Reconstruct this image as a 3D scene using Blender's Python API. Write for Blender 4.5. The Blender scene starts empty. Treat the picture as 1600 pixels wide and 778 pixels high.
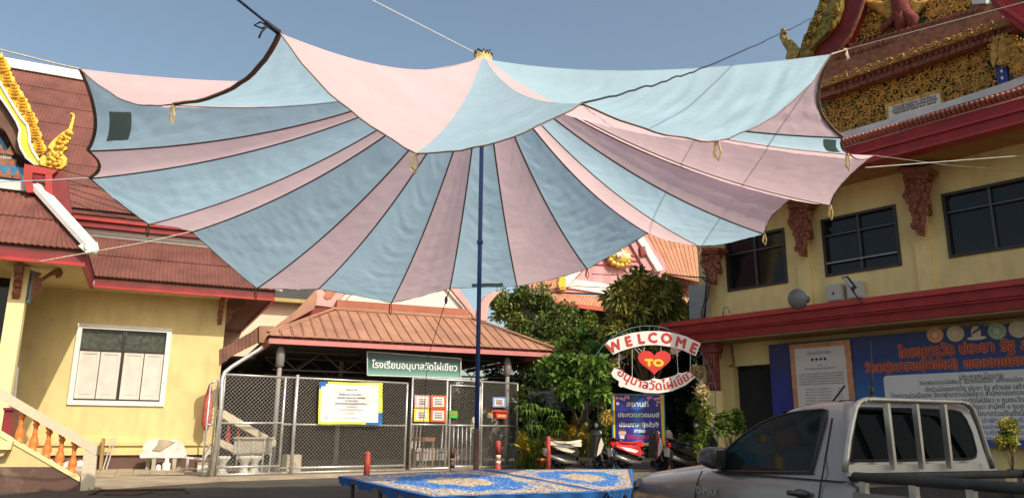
import bpy, math, random
import numpy as np
from mathutils import Vector, Matrix
R_ = math.radians
S = bpy.context.scene
C = S.collection
rnd = random.Random(7)

# ------------------------------------------------------------ camera
FPX, PITCH, ROLL, EYE = 1200.0, R_(13.33), R_(.45), 1.2
_f = Vector((0, math.cos(PITCH), math.sin(PITCH)))
_u0 = Vector((0, -math.sin(PITCH), math.cos(PITCH)))
_r = math.cos(ROLL) * Vector((1, 0, 0)) + math.sin(ROLL) * _u0
_u = -math.sin(ROLL) * Vector((1, 0, 0)) + math.cos(ROLL) * _u0
EYEP = Vector((0, 0, EYE))
cd = bpy.data.cameras.new('camera'); cam = bpy.data.objects.new('camera', cd); C.objects.link(cam)
cd.sensor_width = 36; cd.lens = 27.0; cd.clip_start = .05; cd.clip_end = 3000
cam.matrix_world = Matrix(((_r.x, _u.x, -_f.x, 0), (_r.y, _u.y, -_f.y, 0), (_r.z, _u.z, -_f.z, EYE), (0, 0, 0, 1)))
S.camera = cam

# ------------------------------------------------------------ light
SUN_AZ, SUN_EL = 137.0, 45.0          # azimuth measured clockwise from the view axis (+Y)
w = bpy.data.worlds.new('World'); S.world = w; w.use_nodes = True
nt = w.node_tree; bg = nt.nodes['Background']
sky = nt.nodes.new('ShaderNodeTexSky'); sky.sky_type = 'NISHITA'; sky.sun_disc = False
sky.sun_elevation = R_(SUN_EL); sky.sun_rotation = R_(SUN_AZ)
sky.air_density = 1.0; sky.dust_density = 3.0; sky.ozone_density = 1.2; sky.altitude = 0
tint = nt.nodes.new('ShaderNodeMix'); tint.data_type = 'RGBA'; tint.blend_type = 'MULTIPLY'; tint.inputs[0].default_value = 1; tint.inputs[7].default_value = (1.08, 1.03, .88, 1)   # dusty tropical air
nt.links.new(sky.outputs[0], tint.inputs[6]); nt.links.new(tint.outputs[2], bg.inputs[0]); bg.inputs[1].default_value = .124
sd = bpy.data.lights.new('sun', 'SUN'); sun = bpy.data.objects.new('sun', sd); C.objects.link(sun)
sd.energy = 3.0; sd.angle = R_(.5); sd.color = (1, .90, .76)
sv = Vector((math.sin(R_(SUN_AZ)) * math.cos(R_(SUN_EL)), math.cos(R_(SUN_AZ)) * math.cos(R_(SUN_EL)), math.sin(R_(SUN_EL))))
sun.rotation_euler = sv.to_track_quat('Z', 'Y').to_euler(); sun.location = (0, 0, 60)
S.view_settings.view_transform = 'Standard'; S.view_settings.look = 'None'
S.view_settings.exposure = .58; S.view_settings.gamma = 1
S.render.engine = 'CYCLES'

# ------------------------------------------------------------ photo pixels -> places
def ray(px, py): return _f + _r * ((px - 800) / FPX) - _u * ((py - 389) / FPX)
def at_z(px, py, z):
    d = ray(px, py); t = (z - EYE) / d.z; return EYEP + d * t
def at_d(px, py, D):
    d = ray(px, py); return EYEP + d * (D / d.y)
class Fr:
    """upright frame: u to the right seen from outside, n towards the viewer, z up; k = metres per unit of the frame, z0 = level of its zero"""
    def __init__(s, o, az, k=1.0, z0=0.0):
        s.o = Vector((o[0], o[1], 0)); a = R_(az); s.az = az; s.k = k; s.z0 = z0
        s.u = Vector((math.sin(a), math.cos(a), 0)); s.n = Vector((s.u.y, -s.u.x, 0))
    def P(s, u, n, z): return s.o + s.u * (u * s.k) + s.n * (n * s.k) + Vector((0, 0, s.z0 + z * s.k))
    def hit(s, px, py, n=0):
        d = ray(px, py); c = n * s.k + s.o.dot(s.n) - EYEP.dot(s.n); t = c / d.dot(s.n); p = EYEP + d * t
        return ((p - s.o).dot(s.u) / s.k, (p.z - s.z0) / s.k)
    def px(s, px, py, n=0):
        u, z = s.hit(px, py, n); return s.P(u, n, z)
    def un(s, p):
        q = Vector((p[0], p[1], 0)) - s.o; return (q.dot(s.u) / s.k, q.dot(s.n) / s.k, (p[2] - s.z0) / s.k)
    def M(s, u=0, n=0, z=0):       # matrix: x=u, y=-n (into wall), z=z
        p = s.P(u, n, z); a = s.u * s.k; b = -s.n * s.k
        return Matrix(((a.x, b.x, 0, p.x), (a.y, b.y, 0, p.y), (0, 0, s.k, p.z), (0, 0, 0, 1)))
    def MF(s, u=0, n=0, z=0):      # flat things on the wall: x=u, y=z, z=n
        p = s.P(u, n, z); a = s.u * s.k; b = s.n * s.k
        return Matrix(((a.x, 0, b.x, p.x), (a.y, 0, b.y, p.y), (0, s.k, 0, p.z), (0, 0, 0, 1)))
WF = Fr((0, 0), 90)                # world frame: u = x, n = -y

# ------------------------------------------------------------ mesh builder
class MB:
    def __init__(s): s.v = []; s.f = []; s.m = []; s.c = 0; s.sm = []; s.s = False
    def mat(s, i): s.c = i; return s
    def smooth(s, b=True): s.s = b; return s
    def add(s, vs, fs):
        b = len(s.v); s.v += [tuple(p) for p in vs]
        for f in fs: s.f.append([b + i for i in f]); s.m.append(s.c); s.sm.append(s.s)
        return s
    def hexa(s, p):                # 4 bottom, 4 top, both counter clockwise
        return s.add(p, [(3, 2, 1, 0), (4, 5, 6, 7), (0, 1, 5, 4), (1, 2, 6, 5), (2, 3, 7, 6), (3, 0, 4, 7)])
    def box(s, x0, x1, y0, y1, z0, z1):
        return s.hexa([(x0, y0, z0), (x1, y0, z0), (x1, y1, z0), (x0, y1, z0), (x0, y0, z1), (x1, y0, z1), (x1, y1, z1), (x0, y1, z1)])
    def fbox(s, F, u0, u1, n0, n1, z0, z1):   # n0<n1
        return s.hexa([F.P(u0, n1, z0), F.P(u1, n1, z0), F.P(u1, n0, z0), F.P(u0, n0, z0), F.P(u0, n1, z1), F.P(u1, n1, z1), F.P(u1, n0, z1), F.P(u0, n0, z1)])
    def prism(s, poly, vec):
        n = len(poly); vec = Vector(vec); a = [Vector(p) for p in poly]; b = [p + vec for p in a]
        return s.add(a + b, [list(range(n)), [2 * n - 1 - i for i in range(n)]] + [(i + n, (i + 1) % n + n, (i + 1) % n, i) for i in range(n)])
    def pxprism(s, F, pts, n, d):
        """polygon given by photo pixels on plane n of frame F, thickness d behind it"""
        return s.prism([F.px(x, y, n) for x, y in pts][::-1], -F.n * d)
    def quad(s, a, b, c, d): return s.add([a, b, c, d], [(0, 1, 2, 3)])
    def tube(s, pts, r, seg=8, cap=True, flat=None):
        pts = [Vector(p) for p in pts]; n = len(pts); rr = r if isinstance(r, (list, tuple)) else [r] * n
        vs = []; up = None
        for i, p in enumerate(pts):
            t = (pts[min(i + 1, n - 1)] - pts[max(i - 1, 0)])
            t = t.normalized() if t.length > 1e-9 else Vector((0, 0, 1))
            if up is None: up = Vector((0, 0, 1)) if abs(t.z) < .9 else Vector((1, 0, 0))
            a = t.cross(up)
            if a.length < 1e-6: a = t.cross(Vector((0, 1, .01)))
            a.normalize(); b = a.cross(t).normalized(); up = b
            for k in range(seg):
                q = 2 * math.pi * (k + .5) / seg
                vs.append(p + a * (math.cos(q) * rr[i]) + b * (math.sin(q) * rr[i] * (flat or 1)))
        fs = [(i * seg + k, i * seg + (k + 1) % seg, (i + 1) * seg + (k + 1) % seg, (i + 1) * seg + k) for i in range(n - 1) for k in range(seg)]
        if cap: fs += [list(range(seg))[::-1], [(n - 1) * seg + k for k in range(seg)]]
        return s.add(vs, fs)
    def lathe(s, c, prof, seg=12, M=None):
        c = Vector(c); vs = []
        for r, z in prof:
            for k in range(seg):
                q = 2 * math.pi * k / seg; p = Vector((r * math.cos(q), r * math.sin(q), z))
                vs.append(c + (M @ p if M else p))
        n = len(prof); fs = [(i * seg + k, i * seg + (k + 1) % seg, (i + 1) * seg + (k + 1) % seg, (i + 1) * seg + k) for i in range(n - 1) for k in range(seg)]
        fs += [list(range(seg))[::-1], [(n - 1) * seg + k for k in range(seg)]]
        return s.add(vs, fs)
    def ell(s, c, rx, ry, rz, seg=10, rings=6, M=None):
        prof = [(math.sin(math.pi * i / rings), -math.cos(math.pi * i / rings)) for i in range(rings + 1)]
        prof[0] = (1e-3, -1); prof[-1] = (1e-3, 1)
        D = Matrix.Diagonal((rx, ry, rz)); M2 = (M @ D) if M else D
        return s.lathe(c, prof, seg, M2)
    def grid(s, fn, nu, nv, thick=None):
        vs = [fn(i / nu, j / nv) for j in range(nv + 1) for i in range(nu + 1)]
        return s.add(vs, [(j * (nu + 1) + i, j * (nu + 1) + i + 1, (j + 1) * (nu + 1) + i + 1, (j + 1) * (nu + 1) + i) for j in range(nv) for i in range(nu)])
    def mesh(s, name, mats):
        me = bpy.data.meshes.new(name); me.from_pydata(s.v, [], s.f)
        for m in (mats if isinstance(mats, (list, tuple)) else [mats]): me.materials.append(m)
        if max(s.m, default=0): me.polygons.foreach_set('material_index', s.m)
        if any(s.sm): me.polygons.foreach_set('use_smooth', s.sm)
        me.update(); return me

WM = {}
def _link(o, Mw, parent):
    C.objects.link(o); WM[o.name] = Mw
    if parent is not None: o.parent = parent; o.matrix_basis = WM[parent.name].inverted() @ Mw
    else: o.matrix_basis = Mw
    return o
def tag(o, label=None, cat=None, group=None, kind=None):
    if label: o['label'] = label
    if cat: o['category'] = cat
    if group: o['group'] = group
    if kind: o['kind'] = kind
    return o
def thing(name, label, cat, loc=(0, 0, 0), group=None, M=None):
    o = bpy.data.objects.new(name, None); o.empty_display_size = .3
    _link(o, M if M is not None else Matrix.Translation(Vector(loc)), None)
    return tag(o, label, cat, group)
def part(name, mb, mats, parent, label=None, kind=None, M=None, local=False):
    """verts of mb in world coordinates; with M they are in M's coordinates; with local in the parent's"""
    P = WM[parent.name]
    if M is None:
        M = P
        if not local:
            I = P.inverted(); mb.v = [tuple(I @ Vector(p)) for p in mb.v]
    o = bpy.data.objects.new(name, mb if isinstance(mb, bpy.types.Mesh) else mb.mesh(name, mats))
    _link(o, M, parent); return tag(o, label, kind=kind)
def solo(name, mb, mats, label, cat, group=None, kind=None, M=None):
    if M is None:
        a = np.array(mb.v); c = Vector(((a[:, 0].min() + a[:, 0].max()) / 2, (a[:, 1].min() + a[:, 1].max()) / 2, a[:, 2].min()))
        M = Matrix.Translation(c); mb.v = [tuple(Vector(p) - c) for p in mb.v]
    o = bpy.data.objects.new(name, mb if isinstance(mb, bpy.types.Mesh) else mb.mesh(name, mats))
    _link(o, M, None); return tag(o, label, cat, group, kind)
def struct(name, mb, mats, parent=None): return solo(name, mb, mats, None, None, kind='structure')
def dup(root, Mw, label=None, group=None):
    def rec(o, parent, M):
        c = o.copy(); C.objects.link(c); WM[c.name] = M; c.parent = parent; c.matrix_basis = (WM[parent.name].inverted() @ M) if parent else M
        for ch in kids.get(o.name, []): rec(ch, c, M @ WM[o.name].inverted() @ WM[ch.name])
        return c
    kids = {}
    for q in list(C.objects):
        if q.parent: kids.setdefault(q.parent.name, []).append(q)
    r = rec(root, None, Mw)
    if label: r['label'] = label
    if group: r['group'] = group
    return r

# ------------------------------------------------------------ materials
_mc = {}
def mat(name, col, rough=.7, metal=0, var=.1, scale=2.5, bump=0, bscale=60, col2=None, thr=.5, soft=.15, coat=0, emit=None, streak=None, spec=None, grime=0, objvar=0):
    if name in _mc: return _mc[name]
    m = bpy.data.materials.new(name); m.use_nodes = True; t = m.node_tree; b = t.nodes['Principled BSDF']
    b.inputs['Roughness'].default_value = rough; b.inputs['Metallic'].default_value = metal
    if spec is not None: b.inputs['Specular IOR Level'].default_value = spec
    if coat: b.inputs['Coat Weight'].default_value = coat; b.inputs['Coat Roughness'].default_value = .08
    g = t.nodes.new('ShaderNodeNewGeometry'); mp = t.nodes.new('ShaderNodeMapping'); t.links.new(g.outputs['Position'], mp.inputs[0])
    if streak: mp.inputs['Scale'].default_value = streak
    n = t.nodes.new('ShaderNodeTexNoise'); n.inputs['Scale'].default_value = scale; n.inputs['Detail'].default_value = 6
    t.links.new(mp.outputs[0], n.inputs[0])
    r = t.nodes.new('ShaderNodeValToRGB'); t.links.new(n.outputs[0], r.inputs[0])
    c2 = col2 or [c * (1 + var) for c in col]; c1 = col if col2 else [c * (1 - var) for c in col]
    r.color_ramp.elements[0].color = (*c1, 1); r.color_ramp.elements[1].color = (*[min(c, 1) for c in c2], 1)
    r.color_ramp.elements[0].position = thr - soft; r.color_ramp.elements[1].position = thr + soft
    last = r.outputs[0]
    def mul(sock, lo, hi, p0=.35, p1=.65):
        nonlocal last
        q = t.nodes.new('ShaderNodeValToRGB'); t.links.new(sock, q.inputs[0]); q.color_ramp.elements[0].color = (lo, lo, lo, 1); q.color_ramp.elements[1].color = (hi, hi, hi, 1); q.color_ramp.elements[0].position = p0; q.color_ramp.elements[1].position = p1
        x = t.nodes.new('ShaderNodeMix'); x.data_type = 'RGBA'; x.blend_type = 'MULTIPLY'; x.inputs[0].default_value = 1; t.links.new(last, x.inputs[6]); t.links.new(q.outputs[0], x.inputs[7]); last = x.outputs[2]
    if grime:      # rain streaks and blotches in the paint
        m2 = t.nodes.new('ShaderNodeMapping'); m2.inputs['Scale'].default_value = (1, 1, .22); t.links.new(g.outputs['Position'], m2.inputs[0])
        n3 = t.nodes.new('ShaderNodeTexNoise'); n3.inputs['Scale'].default_value = 3.2; n3.inputs['Detail'].default_value = 7; t.links.new(m2.outputs[0], n3.inputs[0]); mul(n3.outputs[0], 1 - grime, 1.0, .30, .52)
        n4 = t.nodes.new('ShaderNodeTexNoise'); n4.inputs['Scale'].default_value = 1.7; n4.inputs['Detail'].default_value = 9; n4.inputs['Roughness'].default_value = .7; t.links.new(g.outputs['Position'], n4.inputs[0]); mul(n4.outputs[0], 1 - grime * .8, 1.0, .34, .5)
    if objvar:
        oi = t.nodes.new('ShaderNodeObjectInfo'); mul(oi.outputs['Random'], 1 - objvar, 1 + objvar * .5, 0, 1)
    t.links.new(last, b.inputs[0])
    if bump:
        n2 = t.nodes.new('ShaderNodeTexNoise'); n2.inputs['Scale'].default_value = bscale; n2.inputs['Detail'].default_value = 4
        bp = t.nodes.new('ShaderNodeBump'); bp.inputs['Strength'].default_value = bump; bp.inputs['Distance'].default_value = .02
        t.links.new(g.outputs['Position'], n2.inputs[0]); t.links.new(n2.outputs[0], bp.inputs['Height']); t.links.new(bp.outputs[0], b.inputs['Normal'])
    _mc[name] = m; return m
def cloth_mat(name, col, trans=.4, var=.06):
    m = bpy.data.materials.new(name); m.use_nodes = True; t = m.node_tree; t.nodes.remove(t.nodes['Principled BSDF'])
    out = t.nodes['Material Output']; d = t.nodes.new('ShaderNodeBsdfDiffuse'); tr = t.nodes.new('ShaderNodeBsdfTranslucent'); mx = t.nodes.new('ShaderNodeMixShader')
    g = t.nodes.new('ShaderNodeNewGeometry'); n = t.nodes.new('ShaderNodeTexNoise'); n.inputs['Scale'].default_value = 1.3; n.inputs['Detail'].default_value = 8
    t.links.new(g.outputs['Position'], n.inputs[0]); r = t.nodes.new('ShaderNodeValToRGB'); t.links.new(n.outputs[0], r.inputs[0])
    r.color_ramp.elements[0].position = .3; r.color_ramp.elements[1].position = .7
    r.color_ramp.elements[0].color = (*[c * (1 - var) for c in col], 1); r.color_ramp.elements[1].color = (*[min(1, c * (1 + var)) for c in col], 1)
    t.links.new(r.outputs[0], d.inputs[0]); t.links.new(r.outputs[0], tr.inputs[0]); mx.inputs[0].default_value = trans
    n2 = t.nodes.new('ShaderNodeTexNoise'); n2.inputs['Scale'].default_value = 9; n2.inputs['Detail'].default_value = 5
    bp = t.nodes.new('ShaderNodeBump'); bp.inputs['Strength'].default_value = .2; bp.inputs['Distance'].default_value = .03
    t.links.new(g.outputs['Position'], n2.inputs[0]); t.links.new(n2.outputs[0], bp.inputs['Height']); t.links.new(bp.outputs[0], d.inputs['Normal']); t.links.new(bp.outputs[0], tr.inputs['Normal'])
    t.links.new(d.outputs[0], mx.inputs[1]); t.links.new(tr.outputs[0], mx.inputs[2]); t.links.new(mx.outputs[0], out.inputs[0])
    return m
YEL = mat('yellow_plaster', (.69, .545, .25), .8, grime=.11, var=.06, bump=.08, scale=1.2)
YEL2 = mat('hall_yellow_plaster', (.82, .66, .29), .8, grime=.12, var=.07, bump=.08, scale=1.1)
YLIT = mat('pale_yellow_trim', (.80, .66, .34), .75, var=.05)
BRN = mat('brown_plinth_paint', (.12, .065, .05), .8, col2=(.26, .19, .15), thr=.64, soft=.1, scale=2.2, bump=.3)
WHT = mat('white_paint', (.76, .74, .70), .6, var=.05, scale=5)
WOOD_W = mat('white_shutter_paint', (.60, .56, .50), .6, var=.06, scale=4)
RED = mat('red_fascia_paint', (.30, .010, .012), .5, var=.18, scale=3)
REDD = mat('dark_and_shaded_red_paint', (.20, .016, .02), .55, var=.2, scale=3)  # also stands in for shade on the left hall's fascias
REDB = mat('bright_red_paint', (.38, .03, .022), .45, var=.12, scale=3)
TILE = mat('red_brown_roof_sheet', (.165, .058, .044), .85, grime=.22, objvar=.12, var=.16, scale=1.1, bump=.1)
TILE2 = mat('orange_brown_roof_sheet', (.37, .185, .115), .6, grime=.16, objvar=.12, var=.12, scale=.9, bump=.06)
TILE3 = mat('orange_tile_far', (.44, .20, .11), .7, objvar=.1, grime=.1, var=.12, scale=1.5)
PINKF = mat('pink_fascia_paint', (.55, .20, .19), .6, var=.08)
PINKP = mat('pink_gable_paint', (.66, .34, .31), .6, var=.08)
CREAM = mat('cream_plaster', (.80, .68, .52), .8, var=.05)
GOLD = mat('gold_leaf', (.78, .46, .06), .32, .45, var=.25, scale=9, bump=.5, bscale=45)
GOLDO = mat('old_gold_carving', (.50, .26, .05), .5, .25, var=.35, scale=7, bump=.5, bscale=40)
GOLDY = mat('yellow_glass_mosaic', (.90, .68, .05), .25, .1, var=.12, scale=25)
WOODC = mat('carved_brown_wood', (.25, .09, .04), .55, var=.35, scale=9, bump=.4)
WOODR = mat('red_brown_carving', (.24, .07, .035), .5, var=.35, scale=9, bump=.4)
GREEN = mat('green_back_panel', (.02, .13, .045), .5, var=.2)
BLUEP = mat('blue_back_panel', (.02, .17, .34), .4, var=.2, scale=8)
GLASS = mat('dark_window_glass', (.010, .011, .014), .07, var=.2, spec=.3)
GLASSG = mat('smoky_green_glass', (.06, .07, .055), .25, var=.35, scale=8, spec=.4)
FRAME = mat('dark_bronze_frame', (.035, .024, .018), .45, var=.2)
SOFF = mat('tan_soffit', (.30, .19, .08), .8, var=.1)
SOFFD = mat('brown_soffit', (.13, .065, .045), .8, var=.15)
GALV = mat('galvanised_steel', (.55, .54, .51), .42, .6, var=.14, scale=8)
WIREM = mat('galvanised_wire', (.50, .48, .44), .45, .6, var=.15, scale=12)
DARK = mat('painted_interior_dark', (.02, .019, .018), .9, var=.2)
BLACKP = mat('black_plastic', (.018, .018, .02), .4, var=.2)
CONC = mat('weathered_concrete', (.40, .36, .29), .85, var=.15, scale=3, bump=.25)
TERRA = mat('terracotta', (.55, .17, .06), .7, var=.15, scale=8)

# ------------------------------------------------------------ lettering
def text_geo(s, bend=None, size=1.0, depth=0):
    cu = bpy.data.curves.new('lettering_curve', 'FONT'); cu.body = s; cu.size = size; cu.resolution_u = 2; cu.extrude = depth; cu.align_x = 'CENTER'
    o = bpy.data.objects.new('lettering_tmp', cu); C.objects.link(o); dg = bpy.context.evaluated_depsgraph_get()
    me = o.evaluated_get(dg).to_mesh(); v = [tuple(p.co) for p in me.vertices]; f = [list(p.vertices) for p in me.polygons]
    o.evaluated_get(dg).to_mesh_clear(); bpy.data.objects.remove(o); bpy.data.curves.remove(cu)
    return v, f
def text_mb(items, fn=None):
    """items: (string, cx, baseline, height of the text line, width or None, material index)"""
    mb = MB()
    for it in items:
        s, cx, y, h, wd = it[:5]; mi = it[5] if len(it) > 5 else 0; bold = it[6] if len(it) > 6 else 0
        v, f = text_geo(s)
        if not v: continue
        xs = [p[0] for p in v]; x0, x1 = min(xs), max(xs); sx = (wd / (x1 - x0)) if wd else h
        for k, (ox, oy) in enumerate([(0, 0)] + ([(bold, 0), (-bold, 0), (0, bold), (0, -bold)] if bold else [])):
            q = [(cx + (p[0] - (x0 + x1) / 2) * sx + ox, y + p[1] * h + oy, k * -.0004) for p in v]
            if fn: q = [fn(*p) for p in q]
            mb.mat(mi).add(q, f)
    return mb
def scatter_quads(n): pass
# ============================================================ GROUND
def gz(y): return 0 if y >= 12 else (-.22 if y <= 7 else -.22 * (12 - y) / 5)
asph = mat('worn_asphalt', (.04, .033, .026), .85, col2=(.085, .07, .056), scale=.9, soft=.25, bump=.35, bscale=45)
mb = MB()
ys = [-40, 0, 5, 7, 8.25, 9.5, 10.75, 12, 14, 20, 40, 120, 400, 1500]
for i in range(len(ys) - 1):
    a, b = ys[i], ys[i + 1]; mb.quad((-1200, a, gz(a)), (1200, a, gz(a)), (1200, b, gz(b)), (-1200, b, gz(b)))
struct('ground', mb, asph)

L = Fr(at_z(150, 737, 0), 65)
FN = Fr(at_z(345, 748, 0), 52.33)
# concrete apron and paved strip along the temple hall
mb = MB(); c = [at_z(138, 766, 0), at_z(345, 752, 0), at_z(640, 742, 0), at_z(700, 741, 0)]
back = [L.P(-1.2, 0, 0), L.P(3.2, 0, 0), FN.P(5.3, -.6, 0), FN.P(12, -.6, 0)]
for i in range(3):
    a, b, e, d = c[i], c[i + 1], back[i + 1], back[i]
    if i == 0: e = FN.P(0, -.3, 0)
    if i == 1: d = FN.P(0, -.6, 0)
    mb.hexa([a + Vector((0, 0, .0)), b, e, d] + [p + Vector((0, 0, .05)) for p in (a, b, e, d)])
tan_c = mat('tan_concrete', (.33, .27, .19), .85, var=.2, scale=1.4, bump=.25)  # one even tan base with random variation
struct('concrete_apron', mb, tan_c)
pave = mat('paver_slabs', (.34, .28, .19), .85, objvar=.2, var=.2, scale=5, bump=.2)
PM = None; root = thing('paved_strip', None, None, L.P(0, 1, .0)); root['kind'] = 'structure'
pm = MB().box(-.195, .195, -.195, .195, 0, .03).mesh('paver', [pave])
a0 = L.un(at_z(345, 752, 0)); 
for j in range(9):
    for i in range(11):
        u, n = -.85 + .4 * i, .25 + .4 * j
        if n < 3.7 - .25 * i or i < 8:
            if n + .1 > 4.0 - .12 * i: continue
            part('paver', pm, None, root, M=L.M(u, n, .052 + rnd.uniform(0, .006)))
mb = MB()
iron = mat('rusty_iron', (.09, .05, .035), .7, .3, var=.3, scale=9)
p0, p1 = at_z(157, 771, 0), at_z(288, 769, 0)
mb.tube([p0 + Vector((-.05, -.3, .0)), p0 + Vector((0, 0, .06)), p1 + Vector((0, 0, .06)), p1 + Vector((.2, -.3, 0))], .025, 6)
solo('speed_hump_bar', mb, iron, 'bent iron bar lying on the asphalt by the foot of the yellow stairs', 'iron bar')
q = at_z(207, 771, 0)
solo('drain_cover', MB().box(q.x - .35, q.x + .25, q.y - .35, q.y + .35, 0.004, .02), mat('rust_plate', (.10, .045, .03), .8, var=.3), 'small rusty plate set in the asphalt in front of the paved strip', 'plate')

# ============================================================ LEFT TEMPLE HALL
def corr(name, F, n0, z0, n1, z1, lf, rf, pitch, amp, courses, m, parent, lap=.03, stand=False, label=None):
    """ribbed sheets in courses from (n0,z0) up to (n1,z1); lf/rf give the left and right edge for t 0..1"""
    sl = Vector((0, n1 - n0, z1 - z0)); nrm = Vector((0, (z1 - z0), -(n1 - n0))).normalized()
    if n1 > n0: nrm = -nrm
    for c in range(courses):
        t0, t1 = c / courses, (c + 1) / courses; mb = MB().smooth(not stand)
        ua, ub = min(lf(t0), lf(t1)), max(rf(t0), rf(t1)); cols = []
        k = math.floor(ua / pitch); pat = [(0, -1), (.25, 0), (.5, 1), (.75, 0)] if not stand else [(0, 0), (.44, 0), (.46, 1), (.54, 1), (.56, 0)]
        while k * pitch < ub:
            for f, h in pat:
                u = (k + f) * pitch
                if ua <= u <= ub: cols.append((u, h))
            k += 1
        cols = [(ua, 0)] + cols + [(ub, 0)]
        vs = []
        for (t, lift) in ((t0, lap), (t1 + (.02 if c < courses - 1 else 0), 0)):
            a, b = lf(min(t, 1)), rf(min(t, 1))
            for u, h in cols:
                uu = min(max(u, a), b); off = lift + amp * h + .01
                vs.append(F.P(uu, n0 + (n1 - n0) * t + nrm.y * off, z0 + (z1 - z0) * t + nrm.z * off))
        nn = len(cols); mb.add(vs, [(i, i + 1, nn + i + 1, nn + i) for i in range(nn - 1)])
        lip = vs[:nn] + [Vector(p) - (F.n * nrm.y + Vector((0, 0, nrm.z))) * (lap + .012) for p in vs[:nn]]     # front lip of the sheet
        mb.smooth(False).add(lip, [(nn + i, nn + i + 1, i + 1, i) for i in range(nn - 1)]); part(name, mb, m, parent, label)
def slab(mb, F, n0, z0, n1, z1, l0, r0, l1, r1, th):
    """sloping slab under a roof"""
    a = [F.P(l0, n0, z0), F.P(r0, n0, z0), F.P(r1, n1, z1), F.P(l1, n1, z1)]
    return mb.hexa([p - Vector((0, 0, th)) for p in a] + a)

H = thing('temple_hall', 'yellow temple hall with stacked red-brown roofs and shuttered window, left of the striped canopy', 'temple hall', L.P(0, 0, 0), M=L.M(0, 0, 0))
wu0, wu1, wz0, wz1 = -.94, 1.55, 1.83, 4.12
mb = MB()
for a in ((-9, wu0, -.25, 0, .95, 5.1), (wu1, 3.03, -.25, 0, .95, 5.1), (wu0, wu1, -.25, 0, .95, wz0), (wu0, wu1, -.25, 0, wz1, 5.1)): mb.fbox(L, *a)
mb.fbox(L, 2.78, 3.03, -12, -.25, .95, 5.1); mb.fbox(L, -9, 3.03, -12.2, -12, .95, 5.1)
part('wall', mb, YEL, H)
mb = MB(); mb.fbox(L, -9, 3.07, -12.2, .05, 0, .46); part('plinth', mb, BRN, H)
mb = MB(); mb.fbox(L, -9, 3.12, -12.2, .12, .46, .60); mb.fbox(L, -9, 3.09, -12.2, .08, .60, .72); mb.fbox(L, -9, 3.12, -12.2, .14, .72, .82); mb.fbox(L, -9, 3.07, -12.2, .06, .82, .95)
part('base_moulding', mb, YEL, H)
# window
def window(F, u0, u1, z0, z1, fr, m, n0, n1, parent, name='window', label=None):
    mb = MB(); mb.fbox(F, u0, u1, n0, n1, z0, z0 + fr); mb.fbox(F, u0, u1, n0, n1, z1 - fr, z1)
    mb.fbox(F, u0, u0 + fr, n0, n1, z0 + fr, z1 - fr); mb.fbox(F, u1 - fr, u1, n0, n1, z0 + fr, z1 - fr)
    return part(name, mb, m, parent, label)
W = window(L, wu0, wu1, wz0, wz1, .13, WHT, -.12, .05, H, label='white framed window with four closed shutters')
mb = MB(); a, b, c_, d_ = wu0 + .13, wu1 - .13, wz0 + .13, wz1 - .13; mid = (a + b) / 2; zt = 3.36
mb.fbox(L, mid - .025, mid + .025, -.1, .0, c_, d_); mb.fbox(L, a, mid - .025, -.1, -.01, zt, zt + .05); mb.fbox(L, mid + .025, b, -.1, -.01, zt, zt + .05)
mb.fbox(L, a, mid - .03, -.1, -.01, c_, c_ + .04); mb.fbox(L, mid + .03, b, -.1, -.01, c_, c_ + .04)
part('mullion', mb, FRAME, W)
for x0, x1 in ((a, mid - .03), (mid + .03, b)):
    mb = MB(); mb.fbox(L, x0, x1, -.09, -.07, zt + .05, d_); part('pane', mb, GLASSG, W)
    hw = (x1 - x0) / 2
    for k in (0, 1):
        s0, s1 = x0 + hw * k + .012, x0 + hw * (k + 1) - .012; s_z0, s_z1 = c_ + .05, zt - .01
        mb = MB(); mb.fbox(L, s0, s1, -.075, -.045, s_z0, s_z1); f = .075
        for g in ((s0, s1, s_z0, s_z0 + f), (s0, s1, s_z1 - f, s_z1), (s0, s0 + f, s_z0 + f, s_z1 - f), (s1 - f, s1, s_z0 + f, s_z1 - f)): mb.fbox(L, g[0], g[1], -.045, -.03, g[2], g[3])
        mb.fbox(L, s0 + f + .05, s1 - f - .05, -.045, -.035, s_z0 + f + .05, s_z1 - f - .05)
        part('shutter', mb, WOOD_W, W)
# eaves of the hall
def fascia(F, u0, u1, n, z0, z1, m_lo, m_hi, parent, th=.06):
    mb = MB(); h = z1 - z0; mb.mat(0).fbox(F, u0, u1, n - th, n + .02, z0, z0 + h * .22); mb.mat(1).fbox(F, u0, u1, n - th, n - .005, z0 + h * .22, z1)  # upper band in darker red, standing in for the roof overhang's shade
    part('fascia', mb, [m_lo, m_hi], parent)
fascia(L, -.6, 4.31, 1.0, 5.03, 5.33, REDB, REDD, H)
mb = MB(); mb.mat(0).fbox(L, 4.25, 4.33, -12, .93, 5.035, 5.1); mb.mat(1).fbox(L, 4.25, 4.315, -12, .93, 5.1, 5.325); part('fascia', mb, [REDB, RED], H)
mb = MB(); mb.mat(0).fbox(L, -9, 3.04, .01, .94, 5.09, 5.13); mb.mat(1).fbox(L, 3.04, 4.25, -12, .94, 5.09, 5.13); part('soffit', mb, [YEL, SOFFD], H)
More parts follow.
